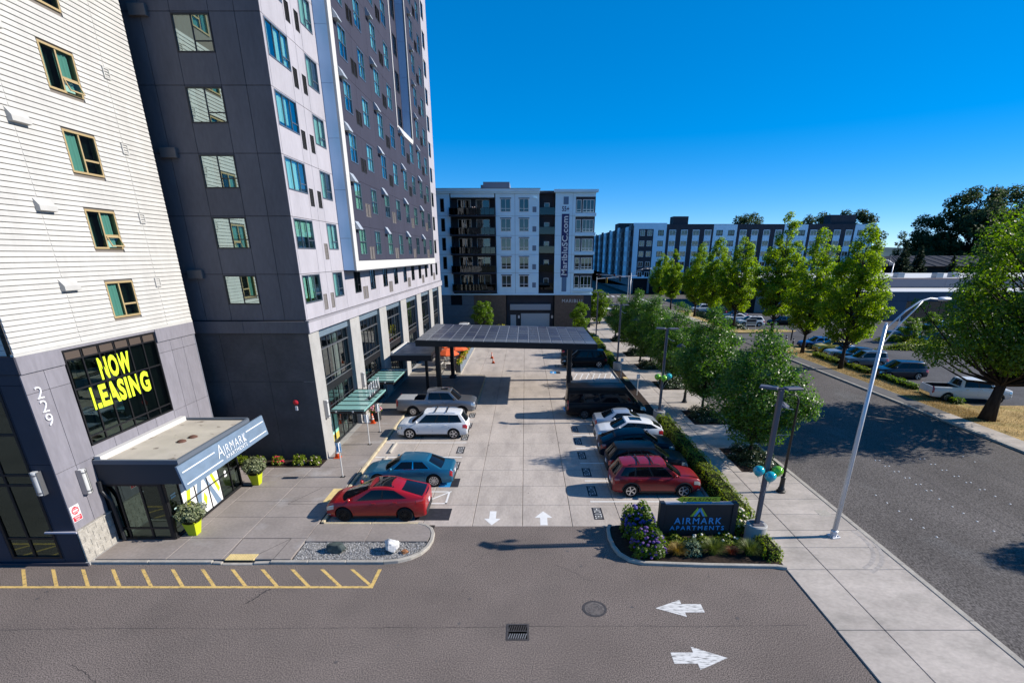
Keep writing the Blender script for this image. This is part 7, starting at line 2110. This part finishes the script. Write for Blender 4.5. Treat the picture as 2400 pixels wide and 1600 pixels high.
# dry grass blades along the far strip
rs = np.random.default_rng(12); n = 16000
gx = 33.75+rs.random(n)*2.2; gy = 36+rs.random(n)**1.3*30
ex = rs.random(7000); gx = np.concatenate([gx, 33.8+ex*9]); gy = np.concatenate([gy, 28+rs.random(7000)*12])
N = len(gx); a = rs.random(N)*6.28; L = 0.05+0.09*rs.random(N)
V = np.zeros((N, 4, 3)); lx, ly = np.cos(a)*L*0.7, np.sin(a)*L*0.7; wx, wy = -np.sin(a)*0.012, np.cos(a)*0.012
V[:, 0] = np.stack([gx-wx, gy-wy, 0*gx+0.03], 1); V[:, 1] = np.stack([gx+wx, gy+wy, 0*gx+0.03], 1); V[:, 2] = np.stack([gx+lx+wx*0.2, gy+ly+wy*0.2, 0.03+L], 1); V[:, 3] = np.stack([gx+lx-wx*0.2, gy+ly-wy*0.2, 0.03+L], 1)
go = link('dry_grass', quads_mesh('dry_grass', V, leaf_mat('blade_dry', (0.26, 0.18, 0.07), (0.46, 0.34, 0.16), 0.2, 0.8))); struct(go, 'stuff'); go['label'] = 'short dry golden grass on the strip across the street'; go['category'] = 'grass'
# ---------------------------------------------------------------- lamp posts, signs and small things
DKGREY = mat('pole_grey', (0.11, 0.105, 0.125), 0.5, 0.3)
CYAN = mat('balloon_cyan', (0.02, 0.36, 0.42), 0.12, spec=0.6, coat=0.5); LIMEB = mat('balloon_lime', (0.16, 0.42, 0.015), 0.12, spec=0.6, coat=0.5)
def flood_post(label, x, y, balloons, ang=0.0):
    t = thing('flood_light_post', label, 'lamp post', (x, y, 0), 0, 'flood light posts along the hedge')
    MB().lathe([(0.44, 0), (0.44, 0.86), (0.40, 0.9), (0.0, 0.9)], 24).build('concrete_base', COLC, t, off=False, angle=40)
    MB().cbox(-0.24, 0.24, -0.24, 0.24, 0.9, 0.95, 0.01).build('base_plate', DKGREY, t, off=False)
    MB().cbox(-0.085, 0.085, -0.085, 0.085, 0.95, 6.85, 0.012).build('pole', DKGREY, t, off=False)
    for k, (a, tilt_) in enumerate(((R(150)+ang, 0.0), (R(5)+ang, 0.0))):
        h = MB().cbox(0.12, 0.80, -0.2, 0.2, 6.86, 6.95, 0.03); o = h.build('lamp_head', DKGREY, t, off=False); o.rotation_euler = (0, 0, a)
        ln = link('lens', MB().box(0.2, 0.74, -0.15, 0.15, 6.848, 6.858).mesh('lens', WTRIM), o)
        ar = MB().box(0.0, 0.13, -0.04, 0.04, 6.85, 6.92).build('arm', DKGREY, t, off=False); ar.rotation_euler = (0, 0, a)
    MB().tube([(0.08, 0, 6.3), (0.35, -0.02, 6.1), (0.62, 0, 6.05)], 0.012, 5).build('cable', STEEL, t, off=False)
    if balloons:
        for (dx, dy, dz, m, lab) in balloons:
            b = thing('balloon', lab, 'balloon', (x+dx, y+dy, 3.45+dz), 0, 'balloons tied to the lamp posts')
            prof_ = [(0.001, -0.30), (0.03, -0.295), (0.018, -0.275), (0.06, -0.25), (0.15, -0.18), (0.225, -0.07), (0.25, 0.03), (0.225, 0.13), (0.15, 0.21), (0.06, 0.245), (0.001, 0.25)]
            MB().lathe([(r0*0.92, z0*0.92) for r0, z0 in prof_], 20, cap=False).build('skin', m, b, off=False, smooth=True)
            MB().tube([(0, 0, -0.29), (-dx*0.5, -dy*0.5, -0.6), (-dx*0.75, -dy*0.75, -1.0)], 0.006, 4).build('ribbon', WTRIM, b, off=False)
    return t
flood_post('grey flood light post with cyan and lime balloons by the name sign', 10.05, 19.1, [(-0.42, -0.2, 0.02, CYAN, 'cyan balloon on the left of the near lamp post'), (-0.02, -0.42, -0.14, CYAN, 'cyan balloon in front of the near lamp post'), (0.36, -0.18, 0.0, LIMEB, 'lime green balloon on the right of the near lamp post')])
flood_post('grey flood light post with lime and cyan balloons behind the clipped hedge', 10.06, 36.0, [(-0.42, -0.2, 0.04, LIMEB, 'lime balloon on the left of the second lamp post'), (-0.02, -0.4, -0.02, LIMEB, 'lime balloon in front of the second lamp post'), (0.4, -0.18, 0.06, CYAN, 'cyan balloon on the right of the second lamp post')])
flood_post('grey flood light post beyond the canopy beside the large black SUV', 10.0, 54.0, None)
flood_post('farthest grey flood light post along the sidewalk', 10.2, 73.0, None)
# decorative black street lamps
DBLK = mat('lamp_black', (0.012, 0.012, 0.013), 0.45, spec=0.4)
for i, (y, lab) in enumerate(((23.95, 'black ornamental street lamp nearest the white street light'), (41.15, 'second black ornamental street lamp under the trees'), (58.7, 'third black ornamental street lamp along the sidewalk'), (76.2, 'fourth black ornamental street lamp near the corner'), (93.0, 'farthest black ornamental street lamp at the corner'))):
    t = thing('street_lamp', lab, 'street lamp', (13.55, y, 0.045), 0, 'black ornamental street lamps')
    MB().lathe([(0.23, 0), (0.23, 0.08), (0.17, 0.12), (0.17, 0.22), (0.13, 0.28), (0.11, 0.75), (0.13, 0.78), (0.13, 0.86), (0.09, 0.9)], 16).build('base', DBLK, t, off=False, angle=40)
    MB().tube([(0, 0, 0.85), (0, 0, 5.0), (-0.12, 0, 5.25), (-0.45, 0, 5.32), (-0.72, 0, 5.2), (-0.8, 0, 5.0)], [0.075, 0.05, 0.03, 0.026, 0.024, 0.022], 10).build('pole', DBLK, t, off=False, smooth=True)
    MB().lathe([(0.03, 0.26), (0.1, 0.22), (0.34, 0.05), (0.36, 0.0)], 18, c=(-0.8, 0, 4.72), cap=False).build('lamp_shade', mat('shade_navy', (0.03, 0.035, 0.06), 0.4), t, off=False)
    MB().ball((-0.8, 0, 4.76), 0.1, 10, 6).build('bulb', WTRIM, t, off=False)
    MB().tube([(0, 0, 3.2), (-0.75, 0, 3.2)], 0.014, 6).build('banner_arm', STEEL, t, off=False)
# tall white street light
GALV = mat('galvanised', (0.56, 0.57, 0.60), 0.4, 0.35, var=0.06, scale=3)
def cobra(label, x, y, h, reach, rz, sc=1.0):
    t = thing('cobra_street_light', label, 'street light', (x, y, 0.045), rz)
    MB().cbox(-0.2, 0.2, -0.2, 0.2, 0, 0.06, 0.01).box(-0.15, -0.1, -0.15, -0.1, 0.06, 0.12).box(0.1, 0.15, -0.15, -0.1, 0.06, 0.12).lathe([(0.15, 0.06), (0.15, 0.3), (0.11, 0.34)], 12).build('base', GALV, t, off=False)
    MB().tube([(0, 0, 0.3), (0, 0, h)], [0.105*sc, 0.065*sc], 12).build('pole', GALV, t, off=False, smooth=True)
    MB().tube([(0.05, 0, h-0.15), (reach*0.35, 0, h+0.5), (reach*0.62, 0, h+0.85), (reach*0.82, 0, h+0.95), (reach, 0, h+0.92)], 0.035*sc, 8).build('upper_arm', GALV, t, off=False, smooth=True)
    MB().tube([(0.05, 0, h-0.75), (reach*0.3, 0, h+0.02), (reach*0.55, 0, h+0.55), (reach*0.68, 0, h+0.88)], 0.028*sc, 8).build('lower_arm', GALV, t, off=False, smooth=True)
    MB().tube([(reach*0.27, 0, h+0.3), (reach*0.27, 0, h-0.02)], 0.022*sc, 6).build('strut', GALV, t, off=False)
    MB().ball((reach+0.28, 0, h+0.92), 0.34, 14, 8, (1.0, 0.42, 0.24)).build('lamp_head', GALV, t, off=False, smooth=True)
    MB().lathe([(0.066*sc, 0), (0.05, 0.08), (0.0, 0.1)], 10, c=(0, 0, h)).build('cap', GALV, t, off=False)
    return t
cobra('tall white steel street light with curved arm over the street', 13.75, 19.45, 9.25, 2.1, R(12))
cobra('distant white street light at the crossing corner', 23.3, 116.0, 8.0, 3.8, R(5), 1.0)
cobra('thin pale street light rising behind the retail roof', 104, 150, 9.5, 3.2, R(180), 1.6)
# traffic signal at the crossing
ts = thing('traffic_signal', 'traffic signal mast with red lights at the far crossing', 'traffic signal', (15.2, 112.0, 0))
MB().tube([(0, 0, 0), (0, 0, 7.4)], [0.12, 0.09], 10).build('pole', GALV, ts, off=False); MB().tube([(0, 0, 7.0), (9.0, 2.0, 7.6)], [0.06, 0.04], 8).build('mast_arm', GALV, ts, off=False)
for i, (dx, z) in enumerate(((2.2, 6.7), (5.2, 6.95))):
    h = MB().cbox(dx-0.17, dx+0.17, dx*0.22-0.15, dx*0.22+0.15, z-0.55, z+0.55, 0.03).build('signal_head', mat('signal_yellow', (0.45, 0.28, 0.03), 0.5) if i == 0 else DBLK, ts, off=False)
    for k, c in enumerate(((0.4, 0.01, 0.01), (0.05, 0.04, 0.01), (0.01, 0.05, 0.02))): MB().lathe([(0.12, 0), (0.11, 0.03)], 12, c=(dx, dx*0.22-0.18, z+0.34-0.34*k), axis='y').build('lens', mat('lens%d' % k, c, 0.3), h, off=False)
MB().box(3.3, 4.1, 0.75, 0.77, 7.1, 7.5).build('street_sign', WHT, ts, off=False)
sg2 = thing('traffic_signal', 'second traffic signal mast crossing behind with red light', 'traffic signal', (22.9, 116.5, 0))
MB().tube([(0, 0, 7.3), (-7.2, 0.6, 7.75)], [0.05, 0.035], 8).build('mast_arm', GALV, sg2, off=False); MB().tube([(0, 0, 0), (0, 0, 7.5)], 0.08, 8).build('pole', GALV, sg2, off=False)
for dx in (-3.2, -6.6):
    h = MB().cbox(dx-0.2, dx+0.2, -0.1, 0.2, 6.8, 7.9, 0.03).build('signal_head', DBLK, sg2, off=False); MB().lathe([(0.16, 0), (0.15, 0.03)], 12, c=(dx, -0.14, 7.6), axis='y').build('lens', mat('lens0', (0.4, 0.01, 0.01), 0.3), h, off=False)
# monument sign
ms_ = thing('monument_sign', 'black monument sign with blue AIRMARK APARTMENTS letters and chevron', 'sign', (7.45, 19.2, 0.09))
SBK = mat('sign_black', (0.022, 0.023, 0.028), 0.45, spec=0.4)
MB().box(-1.45, 1.45, -0.09, 0.09, 0.18, 1.74).build('board', SBK, ms_, off=False)
for dx in (-1.56, 1.56): MB().cbox(dx-0.11, dx+0.11, -0.15, 0.15, 0.0, 1.80, 0.012).build('post', SBK, ms_, off=False)
MB().box(-1.45, 1.45, -0.13, 0.13, 1.741, 1.77).build('cap', mat('cap_steel', (0.33, 0.33, 0.36), 0.4, 0.3), ms_, off=False)
BLU = mat('letter_sky_blue', (0.10, 0.36, 0.68), 0.4); CHL = mat('chevron_lime', (0.42, 0.50, 0.05), 0.4)
def on_ms(name, me, u, v, m): return link(name, me, ms_, (u, -0.105, v), None, m)
on_ms('letters', text_fit('AIRMARK', 2.05, 0.30, 0.012, 0.012, 0, 1.25), -1.0, 0.80, BLU)
on_ms('letters', text_fit('APARTMENTS', 2.36, 0.20, 0.012, 0.012, 0, 1.35), -1.16, 0.50, BLU)
def bar(poly, m): on_ms('chevron', MB().prism_xz(poly, -0.008, 0.015).mesh('chevron', m), 0, 1.17, m)
bar([(-0.33, 0), (-0.22, 0), (0.0, 0.34), (-0.06, 0.42)], CHL); bar([(-0.19, 0), (-0.09, 0), (0.06, 0.24), (0.06, 0.40), (0.0, 0.36)], BLU)
bar([(0.09, 0.37), (0.13, 0.42), (0.40, 0), (0.30, 0)], CHL); bar([(0.07, 0.41), (0.07, 0.24), (0.20, 0), (0.29, 0)], BLU); bar([(-0.02, 0), (0.04, 0.10), (0.10, 0)], CHL)
# arrow board on top
ab = thing('leasing_arrow', 'olive yellow arrow board lettered LEASING on top of the name sign', 'sign', (7.5, 19.2, 1.86))
OLV = mat('arrow_olive', (0.60, 0.54, 0.03), 0.55)
MB().prism_xz([(-1.05, 0.155), (-0.74, 0.0), (-0.74, 0.05), (0.84, 0.05), (0.84, 0.27), (-0.74, 0.27), (-0.74, 0.31)], -0.01, 0.012).build('board', OLV, ab, off=False)
link('letters', text_fit('LEASING', 1.45, 0.135, 0.002, 0.008, 0.25, 1.35), ab, (-0.74, -0.013, 0.092), None, BLKM)
MB().box(-0.58, 0.5, -0.03, 0.03, 0.0, 0.049).build('holder', mat('holder_blue', (0.10, 0.32, 0.62), 0.5), ab, off=False)
# parking sign posts on the left walk
for i, (x, y, lab) in enumerate(((-10.26, 25.7, 'white post with blue accessible parking sign beside the teal sedan'), (-10.25, 30.85, 'white parking sign post in front of the hotel doors'), (-10.23, 33.3, 'white parking sign post beside the white SUV'))):
    t = thing('parking_sign', lab, 'sign post', (x, y, 0.12), 0, 'parking sign posts on the walk')
    MB().tube([(0, 0, 0), (0, 0, 2.05)], 0.036, 8).build('post', WTRIM, t, off=False); MB().cbox(-0.12, 0.12, -0.12, 0.12, 0, 0.02, 0.005).build('base_plate', BLKM, t, off=False)
    MB().cbox(0.037, 0.05, -0.15, 0.15, 1.55, 2.05, 0.004).build('sign_plate', WHT, t, off=False)
    pl = MB().cbox(-0.15, 0.15, -0.05, -0.037, 1.5, 2.05, 0.004).build('sign_plate', WHT if i else mat('sign_pale_blue', (0.45, 0.6, 0.7), 0.5), t, off=False)
    if i == 0: MB().box(-0.1, 0.1, -0.056, -0.051, 1.62, 1.86).build('blue_field', BLUEPAINT, t, off=False)
# cones
CONEM = mat('cone_orange', (0.62, 0.085, 0.015), 0.5)
for x, y, z, lab in ((-11.55, 28.55, 0.12, 'orange traffic cone at the tower corner behind the accessible sign'), (-11.3, 35.3, 0.12, 'orange cone with white bands by the flower tub'), (-3.71, 57.76, 0.0, 'orange cone with white bands standing alone in the aisle, nearer one'), (-4.06, 60.7, 0.0, 'orange cone just behind the nearer one in the aisle'), (-2.3, 68.5, 0.0, 'orange cone far down the aisle under the canopy edge')):
    t = thing('traffic_cone', lab, 'traffic cone', (x, y, z), 0, 'orange traffic cones')
    MB().cbox(-0.2, 0.2, -0.2, 0.2, 0, 0.035, 0.012).build('foot', CONEM if z else BLKM, t, off=False)
    MB().lathe([(0.15, 0.035), (0.035, 0.74), (0.0, 0.74)], 16).build('body', CONEM, t, off=False, smooth=True)
    for h0, h1 in ((0.3, 0.42), (0.5, 0.58)): MB().lathe([(0.154-0.163*(h0-0.035), h0), (0.154-0.163*(h1-0.035), h1)], 16, cap=False).build('band', WTRIM, t, off=False)
tb = thing('flower_tub', 'dark square tub of pink and white flowers by the hotel doors', 'planter', (-11.25, 36.0, 0.12))
MB().cbox(-0.32, 0.32, -0.32, 0.32, 0, 0.75, 0.03).build('tub', CPLAST, tb, off=False)
o = link('foliage', mound('tub', 0.48, 0.48, 0.4, 500, 0.1, LF_HEDGE, 87)[0], tb, (0, 0, 0.72)); struct(o, 'stuff')
struct(link('flowers', heads(40, 0.47, 0.47, 0.42, 0.06, mat('bloom_pink', (0.62, 0.25, 0.3), 0.8), 3), tb, (0, 0, 0.72)), 'stuff')
# signs and posts along the sidewalk and the retail entrance
for x, y, h, lab in ((10.0, 43.5, 1.9, 'thin sign post beside the van on the sidewalk edge'), (9.7, 49.9, 2.1, 'thin accessible sign post at the yellow ramp plate'), (13.45, 67.1, 1.5, 'white sandwich sign standing on the sidewalk')):
    t = thing('sign_post', lab, 'sign post', (x, y, 0.045), 0, 'thin sign posts near the sidewalk')
    MB().tube([(0, 0, 0), (0, 0, h)], 0.028, 6).build('post', WTRIM, t, off=False); MB().cbox(-0.15, 0.15, -0.04, -0.029, h-0.4, h, 0.004).build('sign_plate', WHT, t, off=False)
slab(walk, 10.0, 10.44, 49.0, 50.6, 0.05, DOME, 'tactile_plate', th=0.04)
nb = thing('notice_board', 'white framed notice board on posts at the retail lot entrance', 'sign', (37.7, 85.2, 0.05))
MB().box(-0.85, 0.85, -0.04, 0.04, 0.75, 1.75).build('board', WHT, nb, off=False); MB().box(-0.8, 0.8, -0.05, -0.041, 1.25, 1.7).build('dark_panel', NAVB, nb, off=False); MB().box(-0.8, 0.8, -0.05, -0.041, 0.95, 1.13).build('dark_panel', NAVB, nb, off=False)
for dx in (-0.8, 0.8): MB().box(dx-0.05, dx+0.05, -0.05, 0.05, 0, 0.749).build('post', WHT, nb, off=False)
for x, y, h, lab in ((37.2, 72.0, 1.1, 'dark angled post at the retail driveway'), (39.1, 74.3, 2.2, 'thin sign post in the retail driveway'), (37.0, 69.6, 1.0, 'short dark bollard with white band at the driveway'), (41.6, 72.9, 0.9, 'short dark bollard at the grass island tip'), (36.6, 51.6, 1.1, 'dark wooden post between the low hedges')):
    t = thing('bollard', lab, 'bollard', (x, y, 0.03), 0, 'posts around the retail driveway')
    MB().lathe([(0.1, 0), (0.1, h-0.04), (0.06, h)], 10).build('post', DBLK, t, off=False); MB().lathe([(0.104, h*0.7), (0.104, h*0.85)], 10, cap=False).build('band', WHT, t, off=False)
